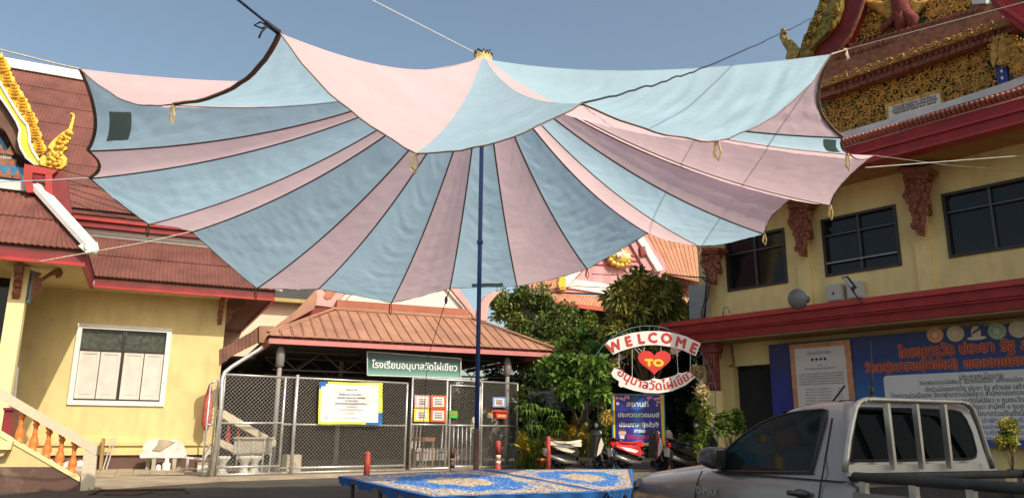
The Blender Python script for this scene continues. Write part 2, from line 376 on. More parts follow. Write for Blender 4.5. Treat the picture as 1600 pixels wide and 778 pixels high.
# lower tier: 39 degree front slope with a hip at its right end
lo = lambda t: -3.0
corr('roof_sheet', L, 1.06, 5.33, -1.0, 6.93, lambda t: -.75 - .6 * t, lambda t: 4.36 - 1.9 * t, .11, .016, 2, TILE, H)
mb = MB(); slab(mb, L, 1.0, 5.32, -1.0, 6.88, -2.5, 4.3, -2.5, 2.4, .1)
mb.add([L.P(4.33, 1.02, 5.33), L.P(4.33, -12, 5.33), L.P(2.4, -12, 6.93), L.P(2.4, -1.0, 6.93)], [(0, 1, 2, 3)]); part('roof_deck', mb, TILE, H)
mb = MB(); mb.tube([L.P(4.47, 1.18, 5.35), L.P(4.36, 1.06, 5.40), L.P(2.45, -1.0, 7.0)], [.05, .09, .09], 6); part('hip_ridge', mb, WHT, H)
# red riser, white trim and upper tier
zt0 = L.hit(230, 372, -.95)[1]
mb = MB(); mb.fbox(L, -9, 2.6, -1.08, -.93, 6.9, 7.0); mb.fbox(L, -9, 2.62, -1.08, -.87, 7.0, 7.13); part('ridge_trim', mb, WHT, H)
mb = MB(); mb.mat(0).fbox(L, -9, 2.9, -1.0, -.60, 7.33, 7.40); mb.mat(1).fbox(L, -9, 2.88, -1.0, -.68, 7.14, 7.33); mb.mat(1).fbox(L, -9, 2.9, -1.0, -.64, 7.40, 7.62)
part('upper_fascia', mb, [REDB, REDD], H)
corr('roof_sheet', L, -.56, 7.64, -6.0, 14.0, lambda t: -9.0, lambda t: 3.0, .11, .009, 7, TILE, H, .02)
mb = MB(); slab(mb, L, -.6, 7.62, -6.0, 13.95, -9, 2.9, -9, 2.9, .12); slab(mb, L, -11.4, 7.62, -6.0, 13.95, -9, 2.9, -9, 2.9, .12)
mb.prism([L.P(2.8, -.9, 7.0), L.P(2.8, -11, 7.0), L.P(2.8, -11, 7.6), L.P(2.8, -6, 13.8), L.P(2.8, -.9, 7.6)], -L.u * .2); part('roof_deck', mb, TILE, H)
mb = MB(); mb.fbox(L, -9, 3.05, -6.22, -5.8, 13.92, 14.2); mb.fbox(L, -9, 3.05, -6.14, -5.88, 14.2, 14.3); part('ridge_cap', mb, WHT, H)
# carved brackets under the eaves
def bracket_face(F, u, n0, z1, parent, reach=.55, h=.75, th=.12, m=WOODC):
    mb = MB(); prof = [(0, 0), (.06, -.04), (.12, .05), (.1, .12), (.2, .2), (.17, .3), (.3, .38), (.27, .48), (.42, .56), (.40, .66), (.6, .74), (1, .8), (1, 1), (0, 1)]
    mb.prism([F.P(u - th / 2, n0 + r * reach, z1 - h + q * h) for r, q in prof], F.u * th)
    for q in (.15, .4, .65): mb.ell(F.P(u, n0 + reach * (.06 + q * .5), z1 - h + q * h), th * .7, th * .5, .07, 8, 5)
    part('bracket', mb, m, parent)
bracket_face(L, 2.86, 0, 5.1, H); 
def pxpart(name, F, pts, n, d, m, parent, label=None, off=(0, 0), sc=1, kind=None):
    mb = MB().pxprism(F, [(off[0] + x / sc, off[1] + y / sc) for x, y in pts], n, d); return part(name, mb, m, parent, label, kind)
BR = [(85, 190), (130, 172), (150, 185), (128, 200), (160, 210), (205, 170), (250, 155), (272, 175), (260, 205), (228, 222), (212, 203), (180, 222), (150, 250), (158, 275), (120, 310), (85, 340)]
pxpart('bracket', L, BR, -.12, .12, WOODC, H, 'curled carved bracket under the side eave', (330, 440), 4.8625)
# ---------------- porch
NP = 4.41
fascia(L, -8.6, -.62, NP, 4.98, 5.36, REDB, REDD, H)
mb = MB(); mb.mat(0).fbox(L, -.69, -.60, 1.03, NP - .07, 4.985, 5.06); mb.mat(1).fbox(L, -.69, -.62, 1.03, NP - .07, 5.06, 5.355); part('fascia', mb, [REDB, REDD], H)
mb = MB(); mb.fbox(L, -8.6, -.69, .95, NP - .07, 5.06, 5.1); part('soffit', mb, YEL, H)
corr('roof_sheet', L, NP + .06, 5.36, NP - 1.4, 7.0, lambda t: -8.6, lambda t: -.6 - 1.4 * t, .13, .018, 2, TILE, H)
mb = MB(); slab(mb, L, NP, 5.35, NP - 1.38, 6.95, -8.6, -.7, -8.6, -2.05, .1)
mb.add([L.P(-.6, NP, 5.36), L.P(-.6, .2, 5.36), L.P(-2.0, .2, 7.0), L.P(-2.0, NP - 1.4, 7.0)], [(0, 1, 2, 3)]); part('roof_deck', mb, TILE, H)
mb = MB(); a = L.P(-.52, NP + .14, 5.42); b = L.P(-1.98, NP - 1.36, 7.1); sd_ = (L.u + L.n).cross(Vector((0, 0, 1))).normalized()
sd_ = (b - a).cross(Vector((0, 0, 1))).normalized()
for (wd, h0, h1) in ((.17, -.06, .08), (.10, .08, .17)):
    mb.hexa([a - sd_ * wd + Vector((0, 0, h0)), a + sd_ * wd + Vector((0, 0, h0)), b + sd_ * wd + Vector((0, 0, h0)), b - sd_ * wd + Vector((0, 0, h0)),
             a - sd_ * wd + Vector((0, 0, h1)), a + sd_ * wd + Vector((0, 0, h1)), b + sd_ * wd + Vector((0, 0, h1)), b - sd_ * wd + Vector((0, 0, h1))])
mb.pxprism(L, [(133, 378), (147, 386), (152, 377), (155, 392), (150, 395), (134, 394), (122, 384)], NP + .2, .3)
part('hip_ridge', mb, WHT, H)
mb = MB(); mb.fbox(L, -8.6, -1.95, NP - 1.5, NP - 1.28, 7.02, 7.24); part('ridge_trim', mb, mat('grey_white_trim', (.55, .55, .54), .7), H)
# gable of the porch
NG = 2.95
mb = MB(); mb.prism([L.P(-8.4, NG - .5, 7.2), L.P(-2.15, NG - .5, 7.2), L.P(-5.25, NG - .5, 11.6)], L.n * .1); part('pediment', mb, BLUEP, H, 'blue glass pediment')
for z0, z1, m in ((7.2, 7.34, mat('grey_trim2', (.5, .48, .45), .7)), (7.34, 7.75, BLUEP), (7.75, 7.95, WOODC), (7.95, 8.03, mat('grey_trim2', (.5, .48, .45), .7))):
    mb = MB(); mb.fbox(L, -8.4, -2.3 - (z0 - 7.2) * .6, NG - .4, NG - .28, z0, z1); part('gable_band', mb, m, H)
lp = MB(); lp.prism([(-.09, .0, 0), (.09, .0, 0), (.1, 0, .08), (.04, 0, .14), (0, 0, .26), (-.04, 0, .14), (-.1, 0, .08)], (0, -.06, 0)); lpm = lp.mesh('lotus_petal', [WOODC])
for k in range(9):
    part('lotus_petal', lpm, None, H, M=L.M(-2.55 - .2 * k, NG - .28, 7.42)); 
for k in range(6): part('lotus_petal', lpm, None, H, M=L.M(-2.8 - .2 * k, NG - .28, 8.04))
sc_, of_ = 3.89, (0, 80)
bar_t = [(-60, 100), (0, 195), (60, 300), (130, 410), (165, 450), (175, 500), (180, 560), (200, 610), (240, 670), (255, 692)]
bar_b = [(215, 692), (160, 650), (125, 590), (113, 540), (120, 480), (100, 430), (50, 350), (0, 280), (-70, 175)]
pxpart('bargeboard', L, bar_t + bar_b, NG, .22, GOLDY, H, 'yellow mosaic bargeboard', of_, sc_)
def edge_tube(pts, n, r, m): 
    mb = MB(); mb.tube([L.px(of_[0] + x / sc_, of_[1] + y / sc_, n) for x, y in pts], r, 6); part('bargeboard_edge', mb, m, H)
edge_tube(bar_t, NG + .02, .035, WHT); edge_tube(bar_b, NG + .02, .03, WHT)
# continue the bargeboard up to the apex (outside the picture)
t_, b_ = L.hit(of_[0] - 60 / sc_, of_[1] + 100 / sc_, NG), L.hit(of_[0] - 70 / sc_, of_[1] + 175 / sc_, NG)
mb = MB(); mb.prism([L.P(t_[0], NG, t_[1]), L.P(-5.25, NG, 12.6), L.P(-5.25, NG, 12.1), L.P(b_[0], NG, b_[1])][::-1], -L.n * .2); mb.prism([L.P(-8.6, NG, 7.7), L.P(-5.25, NG, 12.1), L.P(-5.25, NG, 12.6), L.P(-8.6, NG, 8.1)][::-1], -L.n * .2)
part('bargeboard', mb, GOLDY, H)
slabm = MB(); slabm.hexa([L.P(-1.95, NG - .1, 7.75), L.P(-1.95, -3, 7.75), L.P(-5.25, -3, 12.2), L.P(-5.25, NG - .1, 12.2), L.P(-1.95, NG - .1, 7.9), L.P(-1.95, -3, 7.9), L.P(-5.25, -3, 12.35), L.P(-5.25, NG - .1, 12.35)]); part('roof_deck', slabm, TILE, H)
pxpart('gable_soffit', L, [(0, 285), (50, 355), (100, 435), (112, 545), (135, 640), (100, 620), (40, 500), (-20, 420)], NG - .12, .12, SOFFD, H, None, of_, sc_)
# golden flame leaves riding on the bargeboard, and the naga finial
def flame(mb, F, x, y, hgt, wid, n, lean=0):
    u, z = F.hit(x, y, n); s = hgt; pr = [(0, -.5), (.32, -.35), (.5, -.1), (.42, .08), (.28, .15), (.3, .3), (.12, .36), (0.04, .62), (-.08, .36), (-.28, .3), (-.24, .15), (-.42, .08), (-.5, -.12), (-.32, -.36)]
    mb.prism([F.P(u + (a * wid + b * lean) * s, n, z + b * s) for a, b in pr], F.n * .09)
    for k in range(5):
        b = -.3 + .15 * k; mb.ell(F.P(u + b * lean * s, n + .1, z + b * s), wid * s * (.3 - .05 * k), .05, .07 * s, 7, 4)
        for sg in (-1, 1): mb.ell(F.P(u + (sg * (.3 - .05 * k) * wid + b * lean) * s, n + .09, z + b * s + .03), .05 * s, .04, .08 * s, 6, 4)
for (x, y, hh) in ((0, 104, .5), (8, 124, .5), (20, 145, .48), (33, 165, .46), (45, 187, .44), (52, 209, .42), (59, 230, .42)):
    mb = MB().smooth(False); flame(mb, L, x + 2, y, hh * 1.2, .75, NG - .1, -.12); part('flame_leaf', mb, GOLD, H)
hh_ = [(240, 655), (262, 630), (300, 650), (312, 600), (290, 585), (312, 552), (370, 500), (418, 470), (432, 430), (443, 388), (428, 382), (430, 375), (450, 378), (454, 400), (443, 450), (432, 520), (400, 575), (412, 592), (385, 605), (380, 622), (408, 652), (402, 690), (372, 716), (300, 706), (250, 692)]
mb = MB().pxprism(L, [(of_[0] + x / sc_, of_[1] + y / sc_) for x, y in hh_], NG + .1, .22)
for k in range(26):
    t = k / 25; x = 300 + 110 * t + 22 * math.sin(k * 2.1); y = 690 - 190 * t + 12 * math.cos(k * 1.7)
    if t < .5: x = 330 + 34 * math.sin(k * 2.4); y = 690 - 150 * t
    p = L.px(of_[0] + x / sc_, of_[1] + y / sc_, NG + .13); mb.ell(p, .075, .05, .06, 6, 4)
part('naga_finial', mb, GOLD, H, 'golden naga head finial at the foot of the bargeboard')
s3, o3 = 3.5375, (0, 240)
for pts, m, nn, dd in (([(135, 57), (320, 92), (285, 118), (180, 105), (178, 160), (182, 215), (148, 215), (128, 150)], REDB, NG + .35, .18), ([(250, 108), (288, 112), (292, 236), (262, 232), (250, 200)], REDB, NG + .35, .18),
                   ([(285, 115), (322, 92), (365, 130), (400, 332), (375, 340), (292, 238)], REDD, NG + .2, .35), ([(178, 106), (252, 110), (252, 205), (184, 214)], REDD, NG - .1, .1)):
    pxpart('beam_end', L, pts, nn, dd, m, H, None, o3, s3)
# porch pillar, door, brackets
mb = MB(); mb.fbox(L, -2.2, -1.84, 3.24, 3.6, .9, 4.98); mb.fbox(L, -2.3, -1.76, 3.2, 3.66, .86, 1.1); part('pillar', mb, YLIT, H)
mb = MB(); mb.fbox(L, -8.6, -1.5, 3.1, 3.75, 0, .86); part('porch_base', mb, YLIT, H)
mb = MB(); mb.fbox(L, -8.6, -2.3, 2.2, 2.3, .9, 4.9); part('door', mb, GLASS, H)
mb = MB(); mb.fbox(L, -1.83, -1.76, 3.3, 3.5, 4.15, 4.95); part('blue_board', mb, mat('pale_blue_paint', (.12, .3, .38), .6), H)
pxpart('bracket', L, [(112, 75), (150, 62), (167, 70), (150, 84), (168, 88), (215, 55), (245, 48), (256, 65), (245, 84), (226, 88), (222, 74), (198, 82), (165, 105), (172, 125), (150, 145), (125, 165), (105, 182)], 3.5, .12, WOODC, H, 'curled carved bracket on the porch pillar', (0, 400), 2.594)
bracket_face(L, -2.03, 3.6, 4.98, H, .5, .75, .16)
mb = MB(); mb.tube([L.px(32, 440, 2.2), L.px(32, 527, 2.2), L.px(22, 620, 2.2), L.px(18, 700, 2.2)], .045, 6); part('drain_pipe', mb, mat('grey_pvc', (.3, .29, .27), .5), H)
# ---------------- stair in front of the porch
NS = 7.34
ST = thing('stair_flight', 'yellow stair flight with orange balusters and speckled stone handrail, left foreground', 'stairs', L.P(-.2, NS, 0), M=L.M(-.2, NS, 0))
grano = mat('speckled_washed_stone', (.52, .45, .31), .85, col2=(.74, .66, .50), scale=60, soft=.2, bump=.4, bscale=120)
pxpart('handrail', L, [(-30, 588), (18, 618), (152, 697), (150, 712), (130, 700), (14, 632), (-30, 604)], NS, .3, grano, ST)
pxpart('newel_post', L, [(131, 701), (151, 713), (147, 764), (125, 767)], NS, .3, grano, ST)
pxpart('stringer', L, [(-30, 655), (9, 679), (125, 745), (124, 752), (8, 686), (-30, 663)], NS + .02, .34, YLIT, ST)
pxpart('stair_wall', L, [(-30, 664), (8, 687), (86, 729), (-30, 729)], NS, .3, YEL, ST)
pxpart('stair_plinth', L, [(-30, 729.3), (86, 729.3), (124, 752.5), (125, 767), (60, 770), (-30, 772)], NS, .3, BRN, ST)
pxpart('ledge', L, [(-30, 689), (20, 689), (16, 702), (-30, 702)], NS + .25, .3, YLIT, ST); pxpart('ledge', L, [(-30, 702), (12, 702), (4, 712), (-30, 716)], NS + .18, .2, YEL, ST)
bprof = [(.075, 0), (.075, .08), (.05, .1), (.085, .22), (.075, .36), (.04, .52), (.05, .55), (.035, .6), (.04, .75), (.06, .8), (.06, .84), (.04, .87), (.075, .93), (.075, 1)]
for x, y0, y1 in ((30.4, 640, 692), (52, 653, 706), (73, 666, 716), (93, 678, 728), (113, 689, 738)):
    u0, z0 = L.hit(x - 1.5, y1, NS - .15); u1, z1 = L.hit(x, y0, NS - .15); mb = MB().smooth()
    mb.lathe(L.P(u0, NS - .15, z0), [(r, q * (z1 - z0)) for r, q in bprof], 12); part('baluster', mb, mat('orange_glaze', (.74, .21, .05), .45, var=.12, scale=7), ST)
for k in range(6):
    mb = MB(); mb.fbox(L, -3.5, -.05 - .3 * k, NS - 2.4, NS - .32, .16 * k, .16 * (k + 1)); part('step', mb, CONC, ST)
mb = MB(); mb.fbox(L, -1.62, -1.45, NS - 2.5, NS - 1.6, .8, 1.55); solo('offering_cabinet', mb.fbox(L, -1.64, -1.43, NS - 2.54, NS - 1.56, 1.55, 1.6), REDD, 'dark red cabinet glimpsed behind the top baluster of the yellow stairs', 'cabinet')

# ---------------- clutter along the hall wall
def gp(F, px, n): 
    """ground point on plane n of F under pixel column px"""
    u = F.hit(px, 735, n)[0]; return F.P(u, n, 0)
mw = mat('white_metal', (.66, .64, .6), .45, .3, var=.15)
FT = thing('folding_table', 'folded brown table on white metal legs leaning upright by the stair newel', 'folding table', L.P(0, .5, 0))
mb = MB(); u0 = L.hit(154, 735, .5)[0]; u1 = L.hit(170, 735, .5)[0]; zb = .09
mb.hexa([L.P(u0, .55, zb), L.P(u0 + .08, .55, zb), L.P(u0 + .08, .15, zb + .02), L.P(u0, .15, zb + .02), L.P(u0 - .02, .55, .92), L.P(u0 + .06, .55, .92), L.P(u0 + .06, .15, .92), L.P(u0 - .02, .15, .92)]); part('tabletop', mb, SOFF, FT)
for du, dn in ((.14, .5), (.22, .5), (.14, .2), (.22, .2)):
    mb = MB(); mb.tube([L.P(u0 + du - .04, dn, zb), L.P(u0 + du + .1, dn, .93)], .016, 6); part('leg', mb, mw, FT)
mb = MB(); mb.tube([L.P(u0, .5, .90), L.P(u0 + .32, .5, .93)], .014, 6); mb.tube([L.P(u0, .5, .75), L.P(u0 + .28, .5, .78)], .012, 6); part('crossbar', mb, mw, FT)
NB = .9
stone = mat('broken_white_marble', (.62, .60, .56), .6, var=.18, scale=4, bump=.3)
SB = thing('stone_bench', 'broken white stone tabletop propped on its edge over short legs against the wall', 'stone table', L.P(1.0, NB, 0))
pxpart('tabletop', L, [(218, 712), (219, 708), (223, 703), (224, 694), (232, 686), (250, 684), (262, 687), (268, 685), (280, 687), (287, 693), (290, 703), (292, 710), (290, 715), (219, 715)], NB, .22, stone, SB)
pxpart('cracked_piece', L, [(248, 686), (262, 687), (273, 690), (262, 697), (250, 704), (238, 703), (246, 694)], NB + .03, .03, mat('buff_stone', (.45, .36, .25), .8, var=.2), SB)
for x in (231, 240, 272, 280):
    mb = MB(); u, _z = L.hit(x, 725, NB - .1); mb.fbox(L, u - .05, u + .05, NB - (.35 if x in (231, 280) else .12), NB - (.25 if x in (231, 280) else .02), .05, .5); part('leg', mb, CONC, SB)
mb = MB(); p = L.P(L.hit(259, 735, 1.1)[0], 1.1, .05); mb.lathe(p, [(.11, 0), (.11, .2), (.06, .24), (.05, .33), (.03, .36)], 10); mb.lathe(p + L.u * -.2, [(.07, 0), (.07, .14), (.03, .18)], 8)
solo('white_jug', mb, mat('white_plastic', (.72, .7, .66), .5), 'white plastic jug and cup standing under the broken stone tabletop', 'jug')
for x, zz, wd in ((95, .25, .18), (108, .3, .2), (118, .2, .16), (125, .32, .2)):
    mb = MB(); u, _z = L.hit(x, 725, .8); mb.ell(L.P(u, .8, zz * .5 + .04), wd * .9, wd, zz * .5, 7, 4); solo('rubble_stone', mb, stone, ['smallest pale stone lump behind the rightmost orange baluster', 'pale stone lump just right of the balusters, behind the newel', 'small pale stone wedged behind the newel post', 'largest pale stone lump beside the newel post'][(95, 108, 118, 125).index(x)], 'stone', 'pale stones behind the balusters')
# moulded chair by the gate
CH = thing('garden_chair', 'worn white moulded chair facing left beside the gate post', 'chair', L.P(2.3, 1.5, .05))
nc = 1.5
def cp(x, y): return L.hit(x, y, nc)
(ua, za), (ub, zb_), (uc, zc) = cp(290, 716), cp(318, 719), cp(330, 694)
mb = MB(); mb.prism([L.P(ua, nc, za), L.P(ub, nc, zb_), L.P(ub, nc, zb_ + .05), L.P(ua, nc, za + .05)], -L.n * .42); part('seat', mb, stone, CH)
mb = MB(); mb.prism([L.P(ub - .04, nc, zb_), L.P(ub + .03, nc, zb_), L.P(uc + .06, nc, zc - .02), L.P(uc, nc, zc + .02)], -L.n * .42); part('backrest', mb, stone, CH)
for du, dn in ((.06, .03), (.42, .03), (.06, .36), (.42, .36)):
    mb = MB(); mb.tube([L.P(ua + du, nc - dn, za), L.P(ua + du * 1.05, nc - dn, .05)], [.035, .028], 6); part('leg', mb, stone, CH)
CB = thing('carton_box', 'open cardboard box with white printed side beside the chair leg', 'cardboard box', L.P(2.4, 1.9, .05))
(ua, za), (ub, zb_) = L.hit(307, 747, 1.9), L.hit(325, 730, 1.9); card = mat('cardboard', (.42, .29, .16), .85)
mb = MB(); mb.fbox(L, ua, ub, 1.55, 1.9, .05, .3); part('box_body', mb, WHT, CB)
for s in (0, 1):
    mb = MB(); a = ua if s == 0 else ub; o = -.1 if s == 0 else .12; mb.hexa([L.P(a, 1.9, .3), L.P(a + .01, 1.9, .3), L.P(a + .01, 1.55, .3), L.P(a, 1.55, .3), L.P(a + o, 1.9, .4), L.P(a + o + .01, 1.9, .4), L.P(a + o + .01, 1.55, .4), L.P(a + o, 1.55, .4)]); part('flap', mb, card, CB)
mb = MB(); mb.fbox(L, ua, ub, 1.9, 1.905, .24, .3); part('tape', mb, card, CB)
# red surfboard-like banner strip by the corner
SP = thing('rolled_parasol', 'faded red rolled parasol standing at the corner of the yellow wall', 'parasol', L.P(2.7, .5, 0))
u_, z_ = L.hit(326, 625, .5); mb = MB().smooth(); mb.lathe(L.P(u_, .5, 1.15), [(.05, 0), (.13, .15), (.15, .4), (.13, .8), (.09, 1.1), (.03, 1.35)], 9); part('cover', mb, mat('faded_red_cloth', (.48, .10, .08), .8, var=.25, scale=6), SP)
mb = MB(); mb.tube([L.P(u_, .5, 0), L.P(u_, .5, 1.2)], .03, 6); part('pole', mb, mw, SP)
# ============================================================ RIGHT HALL
RT = Fr((7.02, 22.1), 140, 1.3, -.36)     # the hall is drawn in units of 1.3 m, scaled up about the camera eye; its base sinks below ground
HR = thing('two_storey_hall', 'two-storey yellow hall with red awning band and gilded carved gable, right side', 'hall', RT.P(0, 0, 0), M=RT.M(0, 0, 0))
def rpx(name, pts, n, d, m, label=None, kind=None, parent=None): return pxpart(name, RT, pts, n, d, m, parent or HR, label, (1180, 0), 3.243, kind)
WINS = [(-.62, .90), (1.76, 3.31), (4.16, 5.74), (6.7, 8.3), (9.2, 10.8)]
zw0, zw1 = 4.36, 5.59
mb = MB(); e = -1.42
for a, b in WINS:
    mb.fbox(RT, e, a, -.25, 0, 0 if 0 else 3.2, 6.2); mb.fbox(RT, a, b, -.25, 0, 3.2, zw0); mb.fbox(RT, a, b, -.25, 0, zw1, 6.2); e = b
mb.fbox(RT, e, 14, -.25, 0, 3.2, 6.2); mb.fbox(RT, -1.42, -1.17, -9, -.25, 0, 6.2)
mb.fbox(RT, -1.42, -.62, -.25, 0, 0, 3.2); mb.fbox(RT, .35, 14, -.25, 0, 0, 3.2); mb.fbox(RT, -.62, .35, -.25, 0, 2.66, 3.2)
part('wall', mb, YEL2, HR)
mb = MB(); mb.fbox(RT, -.62, .35, -.24, -.2, 0, 2.66); part('doorway', mb, DARK, HR, 'doorway filled by a panel painted as dark interior')  # near-black sheet across the opening, standing in for the unlit interior
for a, b in WINS:
    w_ = window(RT, a, b, zw0, zw1, .055, FRAME, -.1, .03, HR); c1 = (a + b) / 2
    mb = MB(); mb.fbox(RT, c1 - .018, c1 + .018, -.09, .01, zw0 + .055, zw1 - .055); mb.fbox(RT, a + .055, c1 - .018, -.09, .005, 5.2, 5.235); mb.fbox(RT, c1 + .018, b - .055, -.09, .005, 5.2, 5.235)
    part('mullion', mb, mat('dark_grey_frame', (.06, .06, .06), .4), w_)
    for k, (p, q) in enumerate(((a + .055, c1 - .018), (c1 + .018, b - .055))):
        for z0, z1 in ((zw0 + .055, 5.2), (5.235, zw1 - .055)):
            mb = MB(); mb.fbox(RT, p, q, -.075, -.06, z0, z1); part('pane', mb, GLASS, w_)
mb = MB(); mb.fbox(RT, 1.8, 3.25, .012, .03, 4.62, 4.65); part('window_rail', mb, mat('grey_rail', (.28, .28, .27), .5), HR)
for u in (-1.36, 1.18, 3.60, 6.05):
    mb = MB(); mb.fbox(RT, u, u + .27, .001, .08, 3.2, 6.14); part('pilaster', mb, YEL2, HR)
# hanging carved brackets
BK = [(840, 108), (955, 112), (958, 175), (945, 190), (962, 292), (950, 300), (940, 270), (925, 285), (930, 380), (915, 380), (900, 345), (905, 300), (895, 280), (880, 285), (885, 240), (866, 215), (866, 180), (880, 150), (865, 125)]
def hang(dx, dy, f):
    """ornate hanging bracket; offsets in the crop's own pixels"""
    pts = [(1080 + (x * f[0] + dx) / 2.594, 220 + (y * f[1] + dy) / 2.594) for x, y in BK]
    mb = MB(); mb.pxprism(RT, pts, .35, .26)
    xs = [p[0] for p in pts]; ys = [p[1] for p in pts]; x0, x1, y0, y1 = min(xs), max(xs), min(ys), max(ys)
    top = lambda fx, fy: (x0 + (x1 - x0) * fx, y0 + (y1 - y0) * fy)
    mb.pxprism(RT, [top(-.05, 0), top(1.05, .0), top(1.0, .08), top(.05, .08)], .5, .5); mb.pxprism(RT, [top(.1, .08), top(.98, .08), top(.95, .16), top(.2, .16)], .44, .4)
    for k in range(34):
        fy = .12 + .8 * k / 34; wd = .5 if fy < .55 else .22; cx = .62 if fy < .6 else .66; fx = cx + wd * math.sin(k * 2.3) * .8
        p = RT.px(*top(fx, fy), .36); mb.ell(p, .07, .07, .1, 6, 4)
    part('carved_bracket', mb, WOODR, HR)
hang(0, 0, (1, 1)); 
hang(400 - 866 * .84 - 2, 232 - 108 * .86, (.84, .86)); hang(60 - 866 * .7, 432 - 108 * .55, (.68, .55))
# awning band, its soffit and roof
mb = MB(); U0, U1 = -1.9, 14
mb.mat(0).fbox(RT, U0, U1, .0, .80, 3.20, 3.36); mb.mat(1).fbox(RT, U0, U1, .0, .86, 3.36, 3.40); mb.mat(0).fbox(RT, U0, U1, .0, .92, 3.40, 3.56); mb.mat(1).fbox(RT, U0, U1, .0, .98, 3.56, 3.66)
part('awning_band', mb, [RED, REDB], HR)
mb = MB(); mb.fbox(RT, U0, U1, .001, .76, 3.16, 3.199); part('soffit', mb, SOFF, HR)
# eaves
mb = MB(); mb.mat(0).fbox(RT, -1.9, 14, 0.9, 1.22, 6.14, 6.18); mb.mat(1).fbox(RT, -1.9, 14, .9, 1.2, 6.18, 6.34); mb.mat(0).fbox(RT, -1.9, 14, .9, 1.25, 6.34, 6.38); mb.mat(1).fbox(RT, -1.9, 14, .9, 1.22, 6.38, 6.55)
part('fascia', mb, [REDB, RED], HR)
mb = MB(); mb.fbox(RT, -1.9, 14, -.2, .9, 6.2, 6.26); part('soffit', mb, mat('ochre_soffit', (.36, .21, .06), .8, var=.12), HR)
tl = MB().smooth(); tl.lathe((0, 0, 0), [(.03, -.0), (.034, .01), (.034, .15), (.03, .16)], 8, Matrix.Rotation(R_(62), 3, 'X')); tlm = tl.mesh('roof_tile', [mat('pinkish_clay_tile', (.42, .14, .10), .7, var=.2, scale=12)])
for k in range(105): part('roof_tile', tlm, None, HR, M=RT.M(-1.8 + .078 * k, 1.25, 6.585))
mb = MB(); mb.fbox(RT, 6.6, 14, .6, 1.2, 6.56, 6.75); part('roof_deck', mb, TILE, HR)
mb = MB(); mb.hexa([RT.P(-1.9, 1.2, 6.56), RT.P(6.6, 1.2, 6.56), RT.P(6.6, .3, 6.56), RT.P(-1.9, .3, 6.56), RT.P(-1.9, .9, 6.72), RT.P(6.6, .9, 6.72), RT.P(6.6, .3, 6.72), RT.P(-1.9, .3, 6.72)])
part('roof_deck', mb, TILE, HR)
# gable
rpx('gable_trim', [(340, 702), (440, 672), (950, 522), (1290, 412), (1420, 350), (1420, 395), (1300, 452), (955, 552), (455, 705), (340, 735)], .95, .3, mat('grey_white_trim', (.55, .55, .54), .7))
rpx('gable_panel', [(330, 492), (400, 470), (740, 370), (1250, 190), (1420, 120), (1420, 390), (1225, 465), (440, 692), (330, 725)], .62, .25, GREEN, 'green panel behind gilded carving')
rpx('cornice', [(310, 418), (1250, 95), (1400, 40), (1400, 75), (1250, 135), (310, 454)], 1.02, .5, mat('carved_gold_brown', (.33, .16, .05), .5, var=.3, scale=9, bump=.4), 'gilded band with running scrolls')
rpx('cornice', [(310, 454.5), (1250, 135.5), (1400, 75.5), (1400, 118), (1260, 172), (1180, 212), (740, 365), (420, 470), (310, 505)], .9, .4, WOODC, 'dark carved cornice with lotus petals')
rpx('cornice', [(395, 262), (700, 165), (1180, 18), (1250, 40), (1250, 94), (310, 417.5), (330, 330)], .86, .4, WOODC)
rpx('gable_panel', [(480, 240), (520, 90), (560, -60), (1160, -60), (1190, 20), (700, 168)], .60, .25, GREEN, 'upper green panel behind the winged figure')
rpx('gable_soffit', [(265, 282), (300, 140), (340, -60), (570, -60), (545, 20), (520, 90), (470, 225), (400, 268)], .9, .3, REDD, 'dark red underside beside the gable')
mb = MB(); mb.tube([RT.px(1180 + x / 3.243, y / 3.243, .95) for x, y in ((425, 260), (480, 190), (520, 100), (550, 10), (565, -60))], .05, 6); part('gable_moulding', mb, WOODC, HR)
rpx('bargeboard', [(218, 290), (232, 235), (262, 170), (300, 100), (330, 30), (345, -60), (440, -60), (430, 40), (405, 110), (352, 175), (300, 225), (278, 255), (272, 285)], 1.1, .2, mat('weathered_gold_mosaic', (.22, .17, .035), .5, .2, var=.6, scale=8, bump=.5), 'weathered gold bargeboard')
for x, y, s in ((262, 215, .24), (292, 150, .26), (318, 95, .26), (342, 40, .26), (355, -15, .26), (395, 130, .2), (415, 60, .2)):
    mb = MB(); flame(mb, RT, 1180 + x / 3.243, y / 3.243, s * 1.3, .55, 1.1, .2); part('flame_leaf', mb, mat('tarnished_gold', (.34, .24, .06), .45, .4, var=.4, scale=12), HR)
rpx('roof_finial', [(152, 297), (162, 262), (142, 232), (122, 190), (130, 150), (142, 142), (148, 160), (138, 175), (150, 200), (158, 180), (165, 205), (180, 200), (184, 222), (195, 214), (203, 228), (215, 240), (222, 265), (205, 297)], 1.15, .14, mat('tarnished_gold', (.3, .22, .06), .45), 'tarnished hooked finial against the sky')
rpx('red_rafter', [(1205, 0), (1195, 25), (1290, 110), (1420, 205), (1420, 165), (1260, 52)], 1.3, .3, RED); rpx('red_rafter', [(1207, 0), (1260, 51), (1420, 164), (1420, 130), (1300, 50), (1240, 0)], 1.34, .3, REDB)
rpx('red_rafter', [(1240, 0), (1300, 49), (1420, 129), (1420, 75), (1300, -10)], 1.28, .3, RED); rpx('gable_block', [(1095, -30), (1170, -30), (1168, 18), (1098, 22)], .9, .2, mat('grey_white_trim', (.55, .55, .54), .7))
rpx('capital', [(1180, 205), (1270, 165), (1300, 190), (1420, 240), (1420, 360), (1310, 395), (1290, 330), (1215, 330), (1230, 250)], .95, .3, GOLDO, 'gilded column capital')
